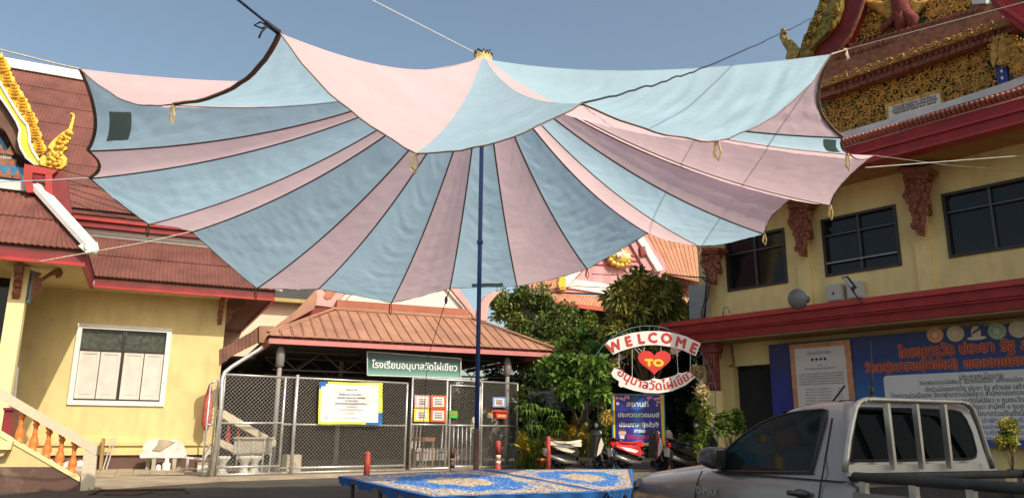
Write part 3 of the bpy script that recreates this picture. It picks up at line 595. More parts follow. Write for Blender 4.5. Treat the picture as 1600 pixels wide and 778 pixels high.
rpx('blue_column', [(1216, 332), (1270, 322), (1286, 440), (1232, 458)], .93, .3, mat('blue_glass_inlay', (.02, .03, .22), .25), 'blue inlaid column'); rpx('blue_column', [(1274, 322), (1300, 330), (1312, 430), (1290, 440)], .86, .3, mat('grey_blue_inlay', (.10, .10, .14), .4))
for x, y in ((1248, 362), (1251, 396), (1256, 430)):
    rpx('inlay_diamond', [(x, y - 10), (x + 8, y), (x, y + 10), (x - 8, y)], .945, .012, WHT)
for x0, x1, y0, y1 in ((1190, 1225, 215, 180), (1230, 1265, 200, 165)): rpx('capital_leaf', [(x0, y0 + 90), (x0 + 6, y0 + 20), ((x0 + x1) / 2, y1), (x1 - 2, y1 + 30), (x1, y1 + 100), ((x0 + x1) / 2, y0 + 130)], 1.0, .06, GOLDO)
# body of the gable and the roof behind it, so it has depth from any side
bb = MB(); g0 = RT.px(1316, 208, .55); 
bb.fbox(RT, 2.85, 14, -6, .30, 6.56, 7.6); bb.prism([RT.P(2.9, .3, 7.6), RT.P(13.6, .3, 7.6), RT.P(8.2, .3, 12.6)], -RT.n * 6); part('gable_body', bb, TILE, HR)
bb = MB(); bb.hexa([RT.P(-1.9, .9, 6.73), RT.P(2.8, .9, 6.73), RT.P(2.8, -4, 6.73), RT.P(-1.9, -4, 6.73), RT.P(-1.9, -3.4, 8.4), RT.P(2.8, -3.4, 8.4), RT.P(2.8, -4, 8.4), RT.P(-1.9, -4, 8.4)]); part('roof_deck', bb, TILE, HR)
# carved scrolls: one mesh, many pieces
def scroll_mesh(name, m, flip=1):
    mb = MB().smooth(); pts = []; rr = []
    for i in range(15):
        t = i / 14; a = t * 4.6; r = .5 * (1 - .78 * t); pts.append((flip * (r * math.cos(a) - .1), -.05 - .04 * math.sin(t * 3.1), r * math.sin(a))); rr.append(.115 * (1 - .45 * t))
    mb.tube(pts, rr, 5); mb.ell((flip * .02, -.1, .03), .14, .1, .14, 6, 4)
    for a, l in ((-.5, .36), (-1.1, .42), (-1.8, .36), (2.6, .3)):
        b = Vector((flip * (.42 * math.cos(a) - .05), -.05, .42 * math.sin(a))); d = Vector((flip * math.cos(a - .7), -.15, math.sin(a - .7))) * l; mb.tube([b, b + d * .55, b + d], [.12, .09, .02], 5)
    return mb.mesh(name, [m])
sm1, sm2 = scroll_mesh('carved_scroll', GOLDO), scroll_mesh('carved_scroll', GOLDO, -1)
def inpoly(x, y, P):
    c = False; j = len(P) - 1
    for i in range(len(P)):
        if (P[i][1] > y) != (P[j][1] > y) and x < (P[j][0] - P[i][0]) * (y - P[i][1]) / (P[j][1] - P[i][1]) + P[i][0]: c = not c
        j = i
    return c
def scatter(P, n, size, step, parent, jit=.3, avoid=None, meshes=(sm1, sm2), nm='carved_scroll'):
    xs = [p[0] for p in P]; ys = [p[1] for p in P]; y = min(ys); row = 0
    while y < max(ys):
        x = min(xs) + (row % 2) * step / 2
        while x < max(xs):
            X, Y = x + rnd.uniform(-jit, jit) * step, y + rnd.uniform(-jit, jit) * step
            if inpoly(X, Y, P) and not (avoid and inpoly(X, Y, avoid)):
                u, z = RT.hit(1180 + X / 3.243, Y / 3.243, n); s = size * rnd.uniform(.8, 1.25)
                part(nm, rnd.choice(meshes), None, parent, M=RT.M(u, n, z) @ Matrix.Rotation(rnd.uniform(-3.1, 3.1), 4, 'Y') @ Matrix.Diagonal((s, s, s, 1)))
            x += step
        y += step * .86; row += 1
scatter([(1190, 225), (1265, 180), (1300, 200), (1410, 245), (1410, 345), (1312, 385), (1285, 322), (1228, 322), (1215, 290)], .97, .15, 24, HR)
plq = [(655, 530), (940, 450), (955, 545), (665, 618)]
scatter([(345, 500), (430, 480), (740, 385), (1185, 240), (1215, 455), (445, 675), (345, 700)], .66, .185, 33, HR, avoid=plq)
scatter([(500, 205), (560, 60), (640, 90), (690, 160)], .64, .2, 30, HR); scatter([(860, 0), (1095, 0), (1090, 35), (870, 120)], .64, .2, 31, HR); scatter([(560, -20), (640, -20), (600, 60)], .64, .24, 42, HR)
rpx('plaque', plq, .86, .12, GOLDO, 'gilded plaque frame'); rpx('plaque', [(675, 543), (933, 473), (943, 537), (677, 606)], .875, .03, mat('plaque_white', (.62, .58, .52), .7), 'white lettered plaque')
a_, b_ = RT.hit(1180 + 683 / 3.243, 590 / 3.243, .88), RT.hit(1180 + 938 / 3.243, 521 / 3.243, .88); an = math.atan2(b_[1] - a_[1], b_[0] - a_[0]); ln_ = math.hypot(b_[1] - a_[1], b_[0] - a_[0])
part('lettering', text_mb([("วัดเวฬุวนาราม (ไผ่เขียว)", ln_ * .5, .125, .075, ln_ * .86, 0, .0015), ("แขวงดอนเมือง เขตดอนเมือง", ln_ * .5, .07, .07, ln_ * .9, 0, .0015), ("กรุงเทพมหานคร พ.ศ. ๒๕๓๕", ln_ * .5, .015, .07, ln_ * .84, 0, .0015)]), [mat('plaque_ink', (.05, .03, .04), .6)], HR, M=RT.MF(a_[0], .882, a_[1]) @ Matrix.Rotation(an, 4, 'Z'))
lotus = MB(); lotus.prism([(-.42, 0, .5), (-.5, 0, 0), (-.3, 0, -.35), (0, 0, -.62), (.3, 0, -.35), (.5, 0, 0), (.42, 0, .5)], (0, -.25, 0)); lotus.prism([(-.2, -.25, .4), (-.25, -.25, 0), (0, -.25, -.4), (.25, -.25, 0), (.2, -.25, .4)], (0, -.12, 0))
lotm = lotus.mesh('lotus_petal', [WOODR])
def petals(p0, p1, n, num, s):
    for k in range(num):
        f = (k + .5) / num; x = p0[0] + (p1[0] - p0[0]) * f; y = p0[1] + (p1[1] - p0[1]) * f; u, z = RT.hit(1180 + x / 3.243, y / 3.243, n)
        part('lotus_petal', lotm, None, HR, M=RT.M(u, n, z) @ Matrix.Diagonal((s, s, s, 1)))
petals((385, 452), (1250, 150), .92, 30, .085); petals((410, 472), (1250, 178), .9, 26, .08); petals((470, 235), (1160, 40), .88, 24, .07); petals((400, 300), (700, 205), .88, 12, .07)
for k in range(15):
    f = (k + .5) / 15; x = 370 + (1225 - 370) * f; y = 416 - (416 - 122) * f; u, z = RT.hit(1180 + x / 3.243, y / 3.243, 1.03)
    part('running_scroll', sm1 if k % 2 else sm2, None, HR, M=RT.M(u, 1.03, z) @ Matrix.Rotation(k * 1.3, 4, 'Y') @ Matrix.Diagonal((.13, .13, .13, 1)))
# winged figure in the gable
mb = MB().smooth(); q = lambda x, y, n=.78: RT.px(1180 + x / 3.243, y / 3.243, n)
mb.ell(q(748, 10), .29, .2, .55, 12, 8); mb.tube([q(735, 60), q(745, 110), q(735, 165)], [.22, .17, .12], 8); mb.tube([q(760, 50), q(800, 100), q(790, 150)], [.18, .15, .09], 8); mb.tube([q(700, 95), q(660, 140), q(640, 165)], [.1, .09, .05], 8)
mb.ell(q(745, -40), .2, .18, .26, 10, 6); part('winged_figure', mb, mat('weathered_red_figure', (.19, .035, .025), .8, var=.3, scale=8), HR, 'carved red winged figure')
for sx, sg in ((715, -1), (775, 1)):
    for k in range(6):
        mb = MB().smooth(); y = 0 + k * 15; ln = (200 - k * 22)
        if sg > 0: ln *= .55
        mb.tube([q(sx, y - 10, .76), q(sx + sg * ln * .35, y + 28 - 3 * k, .78), q(sx + sg * ln * .75, y + 18 - 6 * k, .76), q(sx + sg * ln, y - 22 - 5 * k, .74)], [.065, .1, .085, .02], 6); part('wing_feather', mb, GOLDO, HR)
# ground floor carved column and blue frontage
CP = RT.px(1113, 560, .45); cu_, cz = RT.hit(1113, 560, .45)
mb = MB(); mb.fbox(RT, cu_ - .2, cu_ + .2, .3, .6, 2.95, 3.16); mb.fbox(RT, cu_ - .16, cu_ + .16, .33, .57, 2.82, 2.95); mb.fbox(RT, cu_ - .12, cu_ + .12, .36, .54, 2.1, 2.82)
for k in range(4): mb.ell(RT.P(cu_ - .12 + .08 * k, .56, 2.72), .05, .04, .16, 6, 4)
for k in range(4): mb.ell(RT.P(cu_ - .12 + .08 * k, .56, 2.2), .05, .04, .14, 6, 4)
part('carved_column', mb, mat('dull_red_column', (.22, .05, .035), .6, var=.3, scale=10), HR)
mb = MB(); mb.fbox(RT, cu_ - .14, cu_ + .14, .34, .58, 0, 2.1); part('pillar', mb, YEL2, HR)
mb = MB(); mb.tube([RT.P(.0 + RT.hit(1143, 540, .05)[0], .05, 3.15), RT.P(RT.hit(1146, 560, .05)[0], .05, 2.7), RT.P(RT.hit(1140, 566, .05)[0], .05, 2.66)], .03, 6); part('conduit', mb, WOODC, HR)

# ---------------- blue policy banner
BN = thing('policy_banner', 'long blue printed banner with orange Thai heading and white text panel under the red awning', 'banner', RT.P(.47, .25, 1.0), M=RT.M(.47, .25, 1.0))
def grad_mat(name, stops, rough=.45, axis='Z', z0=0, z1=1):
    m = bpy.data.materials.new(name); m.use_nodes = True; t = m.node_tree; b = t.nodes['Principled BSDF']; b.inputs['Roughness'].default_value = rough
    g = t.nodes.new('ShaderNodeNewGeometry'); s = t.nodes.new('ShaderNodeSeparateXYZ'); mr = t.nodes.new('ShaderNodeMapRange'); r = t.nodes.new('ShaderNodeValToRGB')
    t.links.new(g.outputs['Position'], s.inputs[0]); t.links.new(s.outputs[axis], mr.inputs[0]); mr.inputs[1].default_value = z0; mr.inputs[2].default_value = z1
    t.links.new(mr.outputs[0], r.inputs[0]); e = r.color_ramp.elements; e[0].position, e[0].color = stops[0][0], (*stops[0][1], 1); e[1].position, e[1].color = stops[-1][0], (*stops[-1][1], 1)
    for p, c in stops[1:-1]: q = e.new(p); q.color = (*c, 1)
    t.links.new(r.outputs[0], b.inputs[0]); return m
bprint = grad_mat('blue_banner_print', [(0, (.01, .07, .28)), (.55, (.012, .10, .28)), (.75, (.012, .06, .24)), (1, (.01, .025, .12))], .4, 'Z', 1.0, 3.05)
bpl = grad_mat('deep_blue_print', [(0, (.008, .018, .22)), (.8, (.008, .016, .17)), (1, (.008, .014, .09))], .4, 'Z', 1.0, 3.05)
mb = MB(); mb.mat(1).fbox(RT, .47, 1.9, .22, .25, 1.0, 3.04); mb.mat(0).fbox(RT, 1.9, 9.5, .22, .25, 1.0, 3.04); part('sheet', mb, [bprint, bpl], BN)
mb = MB(); 
for u in (.5, 3.5, 6.5, 9.4): mb.fbox(RT, u, u + .05, .14, .219, 0, 3.04)
part('frame', mb, GALV, BN)
offw = mat('off_white_print', (.60, .60, .58), .5, var=.03)
def rrect(mb, F, u0, u1, z0, z1, r, n, d):
    pts = []
    for cx, cz, a in ((u1 - r, z1 - r, 0), (u0 + r, z1 - r, 90), (u0 + r, z0 + r, 180), (u1 - r, z0 + r, 270)):
        for k in range(5): q = R_(a + 22.5 * k); pts.append(F.P(cx + r * math.cos(q), n, cz + r * math.sin(q)))
    return mb.prism(pts[::-1], -F.n * d)
mb = MB(); rrect(mb, RT, 2.84, 9.2, 1.12, 2.27, .07, .254, .003); part('text_panel', mb, offw, BN)
lg = [(1461, 523, (.65, .22, .04)), (1493, 521, (.55, .40, .25)), (1525, 519, (.45, .50, .42)), (1558, 517, (.22, .36, .2)), (1591, 514, (.50, .42, .28))]
logos = []
for i, (x, y, c) in enumerate(lg):
    u, z = RT.hit(x, y, .25); mb = MB(); r = .145 if i != 2 else .11
    def disc(rad, n, mi, k=20, sx=1, sz=1, du=0, dz=0): mb.mat(mi).prism([RT.P(u + du + rad * sx * math.cos(2 * math.pi * j / k), n, z + dz + rad * sz * math.sin(2 * math.pi * j / k)) for j in range(k)][::-1], -RT.n * .003)
    if i == 2:
        disc(.1, .256, 1, sx=.8, sz=1.1); disc(.13, .257, 1, sx=1.2, sz=.25, dz=-.1); mb.mat(2).prism([RT.P(u - .06, .262, z - .03), RT.P(u + .09, .262, z + .05), RT.P(u + .07, .262, z + .08), RT.P(u - .06, .262, z + .0)], -RT.n * .003)
        mb.mat(2).tube([RT.P(u - .09, .262, z + .02), RT.P(u - .07, .262, z + .13), RT.P(u + .03, .262, z + .15), RT.P(u + .1, .262, z + .1), RT.P(u + .16, .262, z + .16)], .012, 5)
    else:
        disc(r, .256, 0); disc(r * .8, .260, 1); disc(r * .72, .264, 0)
        for k in range(8): a = k * .785; mb.mat(1).prism([RT.P(u + r * .55 * math.cos(a + d) * f, .267, z + r * .55 * math.sin(a + d) * f) for d, f in ((0, 1.1), (.25, .6), (0, .15), (-.25, .6))], -RT.n * .002)
        disc(r * .2, .269, 1)
    part('round_emblem', mb, [mat('emblem_colour_%d' % i, c, .5), mat('emblem_pale', (.62, .52, .36), .5), mat('emblem_dark', (.02, .05, .16), .5)], BN)
def words(F, n, items, mats, parent, name='lettering'):
    """items: (string, x0,y0, x1,y1 baseline pixels, letter height px, mat idx, bold)"""
    out = []
    for s, x0, y0, x1, y1, hp, mi, bo in items:
        a, b = F.hit(x0, y0, n), F.hit(x1, y1, n); c_ = F.hit(x0, y0 - hp, n); hh = (c_[1] - a[1]) / .56
        out.append((s, (a[0] + b[0]) / 2, (a[1] + b[1]) / 2, hh, b[0] - a[0], mi, bo))
    mb = text_mb(out); return part(name, mb, mats, parent, M=F.MF(0, n + .003, 0))
ORN = mat('orange_print', (.75, .22, .05), .5); ORD = mat('dark_red_print', (.30, .03, .02), .5); INK = mat('black_print', (.03, .03, .035), .6); INKB = mat('blue_print_text', (.02, .06, .35), .5)
big = [("โครงการวัด", 1405, 559, 1491, 553, 13), ("ประชา", 1501, 552, 1553, 549, 13), ("รัฐ", 1565, 548, 1586, 546, 13), ("สร้างสุข", 1597, 546, 1680, 541, 13),
       ("วัดเวฬุวนาราม(ไผ่เขียว)", 1353, 581, 1496, 574, 11), ("เขตดอนเมือง", 1508, 574, 1606, 569, 11)]
words(RT, .256, [(s, a, b, c, d, h, 0, .018) for s, a, b, c, d, h in big], [ORN], BN); words(RT, .262, [(s, a, b, c, d, h, 0, .006) for s, a, b, c, d, h in big], [ORD], BN)
small = [("ประกาศนโยบาย", 1500, 594, 1568, 590, 7), ("วัดเวฬุวนาราม(ไผ่เขียว)  แขวงดอนเมือง  เขตดอนเมือง  กรุงเทพมหานคร", 1437, 602, 1660, 592, 5), ("เข้าร่วมโครงการวัด ประชา รัฐ สร้างสุข (สร้างสัปปายะด้วยวิถี ๕ ส)", 1446, 612, 1690, 604, 5.5),
         ("โดยความร่วมมือของ วัดเวฬุวนาราม(ไผ่เขียว) สำนักงานเขตดอนเมือง โรงเรียนวัดเวฬุวนาราม", 1393, 622, 1720, 613, 5.5), ("ศูนย์บริการสาธารณสุข ๖๐ ชุมชนวัดไผ่เขียว ๑ ชุมชนวัดไผ่เขียว ๒ ชุมชนสุขสวัสดิ์ ๑", 1400, 631, 1720, 625, 5.5), ("ชุมชนเปรมประชา ชุมชนดอนเมืองพัฒนา สามัคคี ๑ ชุมชนอยู่สบาย ๒", 1402, 641, 1650, 636, 5.5),
         ("เพื่อขับเคลื่อนการสร้างนโยบายร่วมกันดังนี้", 1440, 651, 1600, 648, 6)]
words(RT, .258, [(s, a, b, c, d, h, 0, 0) for s, a, b, c, d, h in small], [INK], BN)
sb = [("๑. จัดตั้งคณะกรรมการ ๕ ส นำพัฒนาพื้นที่วัด", 1420, 662, 1612, 658, 5.5), ("๒. วัดและชุมชน ร่วมดำเนินการอย่างต่อเนื่องรอบวัด", 1420, 671, 1630, 668, 5), ("๓. ส่งเสริมให้ใช้พื้นที่วัดเป็นศูนย์กลางการเรียนรู้", 1420, 679, 1630, 677, 5), ("๔. ส่งเสริมกิจกรรมทางพระพุทธศาสนาของชุมชน", 1420, 688, 1630, 687, 5)]
words(RT, .258, [(s, a, b, c, d, h, 0, 0) for s, a, b, c, d, h in sb], [INKB], BN)
# framed notice on the banner
NT = thing('framed_notice', 'white notice in an orange-brown frame at the left end of the blue banner', 'notice board', RT.P(1.6, .28, 1.1), M=RT.M(1.6, .28, 1.1))
mb = MB(); mb.fbox(RT, .98, 2.27, .256, .29, 1.25, 3.0); part('frame', mb, mat('orange_wood_frame', (.50, .22, .10), .5, var=.2, scale=6), NT)
mb = MB(); mb.fbox(RT, 1.09, 2.16, .291, .296, 1.33, 2.9); part('paper', mb, mat('notice_paper', (.60, .55, .50), .6, var=.04), NT)
it = [("ทำเนียบเจ้าอาวาสวัด", 1.62, 2.76, .085, .5, 0, 0), ("ประกาศ", 1.62, 2.52, .055, .1, 0, 0), ("เรื่อง แต่งตั้งคณะกรรมการดำเนินงานโครงการ", 1.62, 2.46, .05, .66, 0, 0)]
for k in range(5): it.append(("วัดเวฬุวนารามเขตดอนเมืองได้ดำเนินการโครงการวัดประชารัฐสร้างสุขร่วมกับชุมชน"[k * 3:58 + k * 3], 1.62, 2.36 - .05 * k, .045, .95, 0, 0))
for k in range(13): it += [("พระครูปลัด สมชาย"[:12 + (k * 5) % 5], 1.4, 2.06 - .058 * k, .04, .24 + .03 * ((k * 7) % 3), 0, 0), ("ประธานกรรมการ", 1.68, 2.06 - .058 * k, .04, .22 + .03 * ((k * 5) % 3), 0, 0), ("กรรมการ", 2.0, 2.06 - .058 * k, .04, .1, 0, 0)]
part('lettering', text_mb(it), [INK], NT, M=RT.MF(0, .298, 0))
mb = MB()
for k, du in enumerate((-.15, -.06, .03, .12)): 
    mb.prism([RT.P(1.62 + du + .03 * math.cos(j * .628), .3, 2.66 + .03 * math.sin(j * .628)) for j in range(10)][::-1], -RT.n * .003)
part('round_emblem', mb, INK, NT)

# ---------------- fixtures on the hall
g_ = mat('speaker_grey', (.18, .185, .18), .45, .2)
u, z = RT.hit(1246, 467, 1.0)
HS = thing('horn_loudspeaker', 'grey horn loudspeaker standing on the red awning band', 'loudspeaker', RT.P(u, .9, 3.66))
mb = MB().smooth(); Mx = Matrix.Rotation(R_(40), 3, 'Z') @ Matrix.Rotation(R_(-95), 3, 'Y')
mb.lathe(RT.P(u, 1.0, z), [(.26, .03), (.265, 0), (.25, .0), (.17, -.13), (.09, -.26), (.06, -.34), (.1, -.36), (.1, -.47), (.04, -.5)], 20, Mx); part('horn', mb, g_, HS)
mb = MB(); mb.tube([RT.P(u + .12, .9, 3.66), RT.P(u + .12, .95, z - .05), RT.P(u + .05, .97, z)], .018, 6); part('mount', mb, BLACKP, HS)
for k, (x0, x1, y0, y1, nn) in enumerate(((1292, 1313, 442, 471, .25), (1324, 1345, 438, 467, .2))):
    a, b = RT.hit(x0, y1, nn), RT.hit(x1, y0, nn)
    EB = thing('junction_box', ['beige junction box nearest the horn loudspeaker', 'beige junction box behind the small floodlight'][k], 'electrical box', RT.P(a[0], nn, 3.7), group='boxes on the awning')
    mb = MB(); mb.fbox(RT, a[0], b[0], .03, nn, a[1], b[1]); part('box_body', mb, mat('beige_metal', (.50, .48, .42), .5), EB); mb = MB(); mb.fbox(RT, a[0] + .02, b[0] - .02, nn, nn + .012, a[1] + .02, b[1] - .02); part('door', mb, mat('beige_metal', (.5, .48, .42), .5), EB)
    mb = MB(); mb.fbox(RT, (a[0] + b[0]) / 2 - .012, (a[0] + b[0]) / 2 + .012, nn + .012, nn + .03, a[1] + .12, a[1] + .17); part('handle', mb, BLACKP, EB)
FL = thing('floodlight', 'small black floodlight on a bent arm in front of the junction boxes', 'floodlight', RT.P(RT.hit(1343, 470, 1)[0], .95, 3.66))
a, b = RT.px(1347, 473, 1.0), RT.px(1335, 458, 1.05); mb = MB(); mb.tube([a, b, RT.px(1330, 450, 1.1)], .02, 6); part('arm', mb, BLACKP, FL)
mb = MB().pxprism(RT, [(1314, 433), (1324, 431), (1338, 449), (1331, 453)], 1.15, .05); part('lamp_head', mb, BLACKP, FL)
mb = MB().pxprism(RT, [(1316, 434.5), (1323, 433.5), (1333, 447), (1329, 449)], 1.155, .004); part('lens', mb, mat('lamp_lens', (.4, .4, .4), .2), FL)
u, z = RT.hit(1133, 490, .6); mb = MB().smooth(); mb.tube([RT.px(1130, 493, .9), RT.px(1130, 484, .9), RT.px(1132, 480, .9), RT.px(1137, 480, .9), RT.px(1139, 484, .9), RT.px(1139, 489, .9)], .025, 8)
solo('vent_pipe', mb, mat('dull_pipe', (.3, .28, .22), .5), 'short bent vent pipe on the awning near its far end', 'vent pipe')
MX = thing('meter_cabinet', 'grey meter cabinet with black cables at the far corner of the two-storey hall', 'electrical box', RT.P(-1.6, .2, 3.7))
c4 = [(1076, 445), (1102, 446), (1103, 496), (1077, 499)]
mb = MB().pxprism(RT, c4, .35, .3); part('box_body', mb, mat('galv_grey', (.30, .32, .32), .5, .2), MX)
for k, pts in enumerate(([(1098, 425), (1106, 432), (1104, 460), (1100, 497)], [(1102, 420), (1109, 440), (1107, 462), (1103, 474), (1101, 500)], [(1096, 432), (1104, 442), (1101, 470), (1096, 488), (1098, 500)], [(1040, 428), (1075, 432), (1104, 434)])):
    mb = MB().smooth(); mb.tube([RT.px(x, y, .4) for x, y in pts], .02, 6); part('cable', mb, BLACKP, MX)
# ============================================================ SCHOOL CANOPY, GATES
SC = Fr(at_z(420, 536, 3.6), 66.5)
SB_ = thing('school_pavilion', 'low school pavilion with orange metal hip roof and pink fascia behind the mesh gates', 'school building', SC.P(0, 0, 0), M=SC.M(0, 0, 0))
mb = MB(); mb.fbox(SC, 0, 9.08, -.1, 0, 3.6, 3.74); mb.fbox(SC, 0, .1, -8, -.1, 3.6, 3.74); mb.fbox(SC, 8.98, 9.08, -8, -.1, 3.6, 3.74); part('fascia', mb, PINKF, SB_)
mb = MB(); mb.fbox(SC, .02, 9.06, -.12, -.03, 3.74, 3.84); part('eave_strip', mb, REDD, SB_)  # dark red strip between the pink fascia and the roof edge
lf = lambda t: -.02 + 2.25 * t; rf = lambda t: 9.12 - 2.1 * t
n0, z0, n1, z1 = .06, 3.85, -2.2, 5.03
pw = .33; k = 0
while k * pw < 9.1:
    a, b = k * pw + .02, (k + 1) * pw - .004; k += 1
    def tl_(u):   # highest t for which the column u is inside the hips
        return max(0, min(1, (u + .02) / 2.25, (9.12 - u) / 2.1))
    ta, tb = tl_(a), tl_(b)
    if max(ta, tb) < .02: continue
    Pt = lambda u, t, h=0: SC.P(u, n0 + (n1 - n0) * t, z0 + (z1 - z0) * t + h)
    mb = MB(); mids = [t for t in (2.27 / 2.25,) if 0]
    poly = [Pt(a, 0), Pt(b, 0), Pt(b, tb), Pt(a, ta)]
    mb.prism(poly[::-1], (0, 0, -.03))
    if tb > .03: mb.hexa([Pt(b - .035, 0, .002), Pt(b, 0, .002), Pt(b, tb, .002), Pt(b - .035, tb, .002), Pt(b - .03, 0, .04), Pt(b - .005, 0, .04), Pt(b - .005, tb, .04), Pt(b - .03, tb, .04)])
    part('roof_panel', mb, TILE2, SB_)
mb = MB(); 
for a, b in ((SC.P(-.05, .1, 3.9), SC.P(2.23, -2.2, 5.08)), (SC.P(9.14, .1, 3.9), SC.P(7.02, -2.2, 5.08))): mb.tube([a, b], .07, 6, flat=.6)
mb.tube([SC.P(2.2, -2.2, 5.06), SC.P(7.05, -2.2, 5.06)], .06, 6); part('hip_ridge', mb, TILE2, SB_)
mb = MB(); mb.add([SC.P(-.02, 0, 3.84), SC.P(-.02, -8, 3.84), SC.P(2.23, -8, 5.03), SC.P(2.23, -2.2, 5.03), SC.P(9.1, 0, 3.84), SC.P(9.1, -8, 3.84), SC.P(7.02, -8, 5.03), SC.P(7.02, -2.2, 5.03)], [(0, 1, 2, 3), (4, 5, 6, 7)]); part('side_slope', mb, TILE2, SB_)
mb = MB(); mb.fbox(SC, 2.3, 6.95, -2.5, -2.28, 4.9, 5.38); part('flashing', mb, mat('rust_flashing', (.36, .12, .07), .7, var=.12), SB_)
NGb = -2.7
def spx(name, pts, n, d, m, off=(0, 0), sc=1, label=None): return pxpart(name, SC, pts, n, d, m, SB_, label, off, sc)
spx('gable_wall', [(520, 483), (544, 461), (632, 372), (700, 452), (740, 497)], NGb, .3, mat('white_gable_wall', (.78, .72, .60), .8, var=.04))
spx('gable_trim', [(741, 499), (736, 496), (698, 452), (630, 374), (630, 366), (703, 449), (746, 494)], NGb + .1, .25, mat('dusty_white_trim', (.66, .60, .55), .7))
spx('gable_trim', [(518, 481), (541, 458), (630, 366), (630, 374), (546, 462), (526, 483)], NGb + .1, .25, mat('dusty_white_trim', (.66, .60, .55), .7))
spx('bargeboard', [(745, 500), (703, 449), (630, 366), (630, 352), (714, 446), (750, 498)], NGb + .16, .2, PINKP); spx('bargeboard', [(489, 476), (520, 480), (541, 456), (630, 366), (630, 352), (536, 452), (505, 449), (492, 455)], NGb + .16, .2, PINKP)
spx('horn_finial', [(718, 228), (786, 236), (780, 200), (798, 130), (838, 82), (872, 57), (830, 60), (780, 82), (745, 125), (722, 185)], NGb + .25, .2, PINKP, (560, 440), 3.89, 'pink crescent horn finial')
spx('painted_scroll', [(800, 90), (815, 60), (800, 48), (880, 58), (850, 98), (820, 108)], NGb + .19, .02, mat('brown_swirl', (.40, .16, .09), .7), (300, 440), 3.89)
spx('side_bargeboard', [(470, 300), (640, 168), (752, 50), (764, 85), (758, 122), (742, 166), (492, 300), (470, 318)], -1.9, .3, TILE2, (300, 440), 3.89)
spx('verge_painted_shade', [(500, 302), (740, 160), (832, 160), (640, 240)], -2.2, .2, REDD, (300, 440), 3.89)  # dark red piece put in for the shaded underside of the verge
# brown fluted lean-to roof to the left
B4 = ((330, 440), 4.8625)
LT = thing('lean_to_roof', 'brown fluted lean-to roof edge between the yellow hall and the pavilion', 'roof', SC.P(-1, -.6, 0))
fl = [(62, 516, 640), (90, 500, 615), (120, 484, 592), (150, 468, 570), (180, 450, 553), (210, 432, 536), (235, 420, 524), (262, 402, 508), (290, 388, 497), (298, 384, 493), (326, 362, 478), (362, 338, 460)]
for i in range(len(fl) - 1):
    a, b = fl[i], fl[i + 1]; o = rnd.uniform(0, .06)
    pxpart('fluted_sheet', SC, [(a[0], a[1]), (b[0] - 2, b[1] + 4), (b[0] - 2, b[2]), (a[0], a[2])], -.8 + o, .15, mat('brown_fluted_sheet', (.16, .07, .045), .7, var=.2), LT, None, *B4)
pxpart('end_box', SC, [(362, 334), (482, 336), (440, 400), (438, 446), (430, 466), (365, 460)], -.7, .4, TILE2, LT, None, *B4)
# support posts, truss, floor
for i, (x, n) in enumerate(((438, -.35), (793, -.4))):
    u = SC.hit(x, 560, n)[0]; mb = MB().smooth(); mb.lathe(SC.P(u, n, 0), [(.065, 0), (.065, 3.0)], 12); part('post', mb, mat('post_grey', (.24, .23, .21), .6), SB_)
    mb = MB().smooth(); mb.lathe(SC.P(u, n, 0), [(.07, 2.95), (.12, 3.0), (.13, 3.35), (.09, 3.52), (.05, 3.6)], 10); part('post_cap', mb, mat('post_cap_grey', (.22, .20, .19), .7), SB_)
for u in (3.0, 5.6):
    mb = MB(); mb.fbox(SC, u, u + .14, -5, -4.86, 0, 3.6); part('post', mb, mat('post_grey', (.24, .23, .21), .6), SB_)
steel = mat('dark_truss_paint', (.10, .085, .07), .6, .2)
for n in (-1.2, -3.6):
    for zz in (2.95, 3.5):
        mb = MB(); mb.tube([SC.P(.3, n, zz), SC.P(8.8, n, zz)], .03, 5); part('truss_chord', mb, steel, SB_)
    for k in range(12):
        mb = MB(); a = .3 + .708 * k; mb.tube([SC.P(a, n, 2.95 if k % 2 else 3.5), SC.P(a + .708, n, 3.5 if k % 2 else 2.95)], .02, 5); part('truss_web', mb, steel, SB_)
mb = MB(); mb.fbox(SC, -3, 12.5, -12, 1.2, 0, .05); 
struct('pavilion_floor', mb, mat('dusty_floor', (.15, .125, .095), .85, var=.2, scale=1.5))
mb = MB(); mb.fbox(SC, -4, 8.9, -9.2, -9, 0, 3.75); part('back_wall', mb, mat('dim_back_wall', (.045, .042, .04), .9), SB_)  # wall and ceilings coloured near-black, with the interior's shade put in
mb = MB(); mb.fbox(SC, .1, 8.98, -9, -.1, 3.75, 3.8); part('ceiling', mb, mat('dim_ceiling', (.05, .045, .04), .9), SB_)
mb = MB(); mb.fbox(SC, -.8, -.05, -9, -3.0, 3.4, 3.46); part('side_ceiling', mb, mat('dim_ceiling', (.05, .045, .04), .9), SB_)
# school name board
NBD = thing('school_name_board', 'long dark green hanging board with white Thai school name under the pink fascia', 'sign', SC.P(4, -.5, 2.9))
c4 = [(574, 549), (720, 560), (720, 591), (574, 586)]
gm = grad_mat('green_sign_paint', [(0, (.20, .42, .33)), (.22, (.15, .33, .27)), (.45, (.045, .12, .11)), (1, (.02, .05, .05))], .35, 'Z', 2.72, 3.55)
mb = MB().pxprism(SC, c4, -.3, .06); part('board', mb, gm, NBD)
mb = MB(); P4 = [SC.px(x, y, -.27) for x, y in c4]; 
for i in range(4): mb.tube([P4[i], P4[(i + 1) % 4]], .022, 5)
part('frame', mb, mat('grey_white_trim', (.55, .55, .54), .7), NBD)
words(SC, -.29, [("โรงเรียนอนุบาลวัดไผ่เขียว", 581, 573.5, 714, 580, 8.5, 0, .006)], [mat('white_lettering', (.72, .76, .74), .5)], NBD)

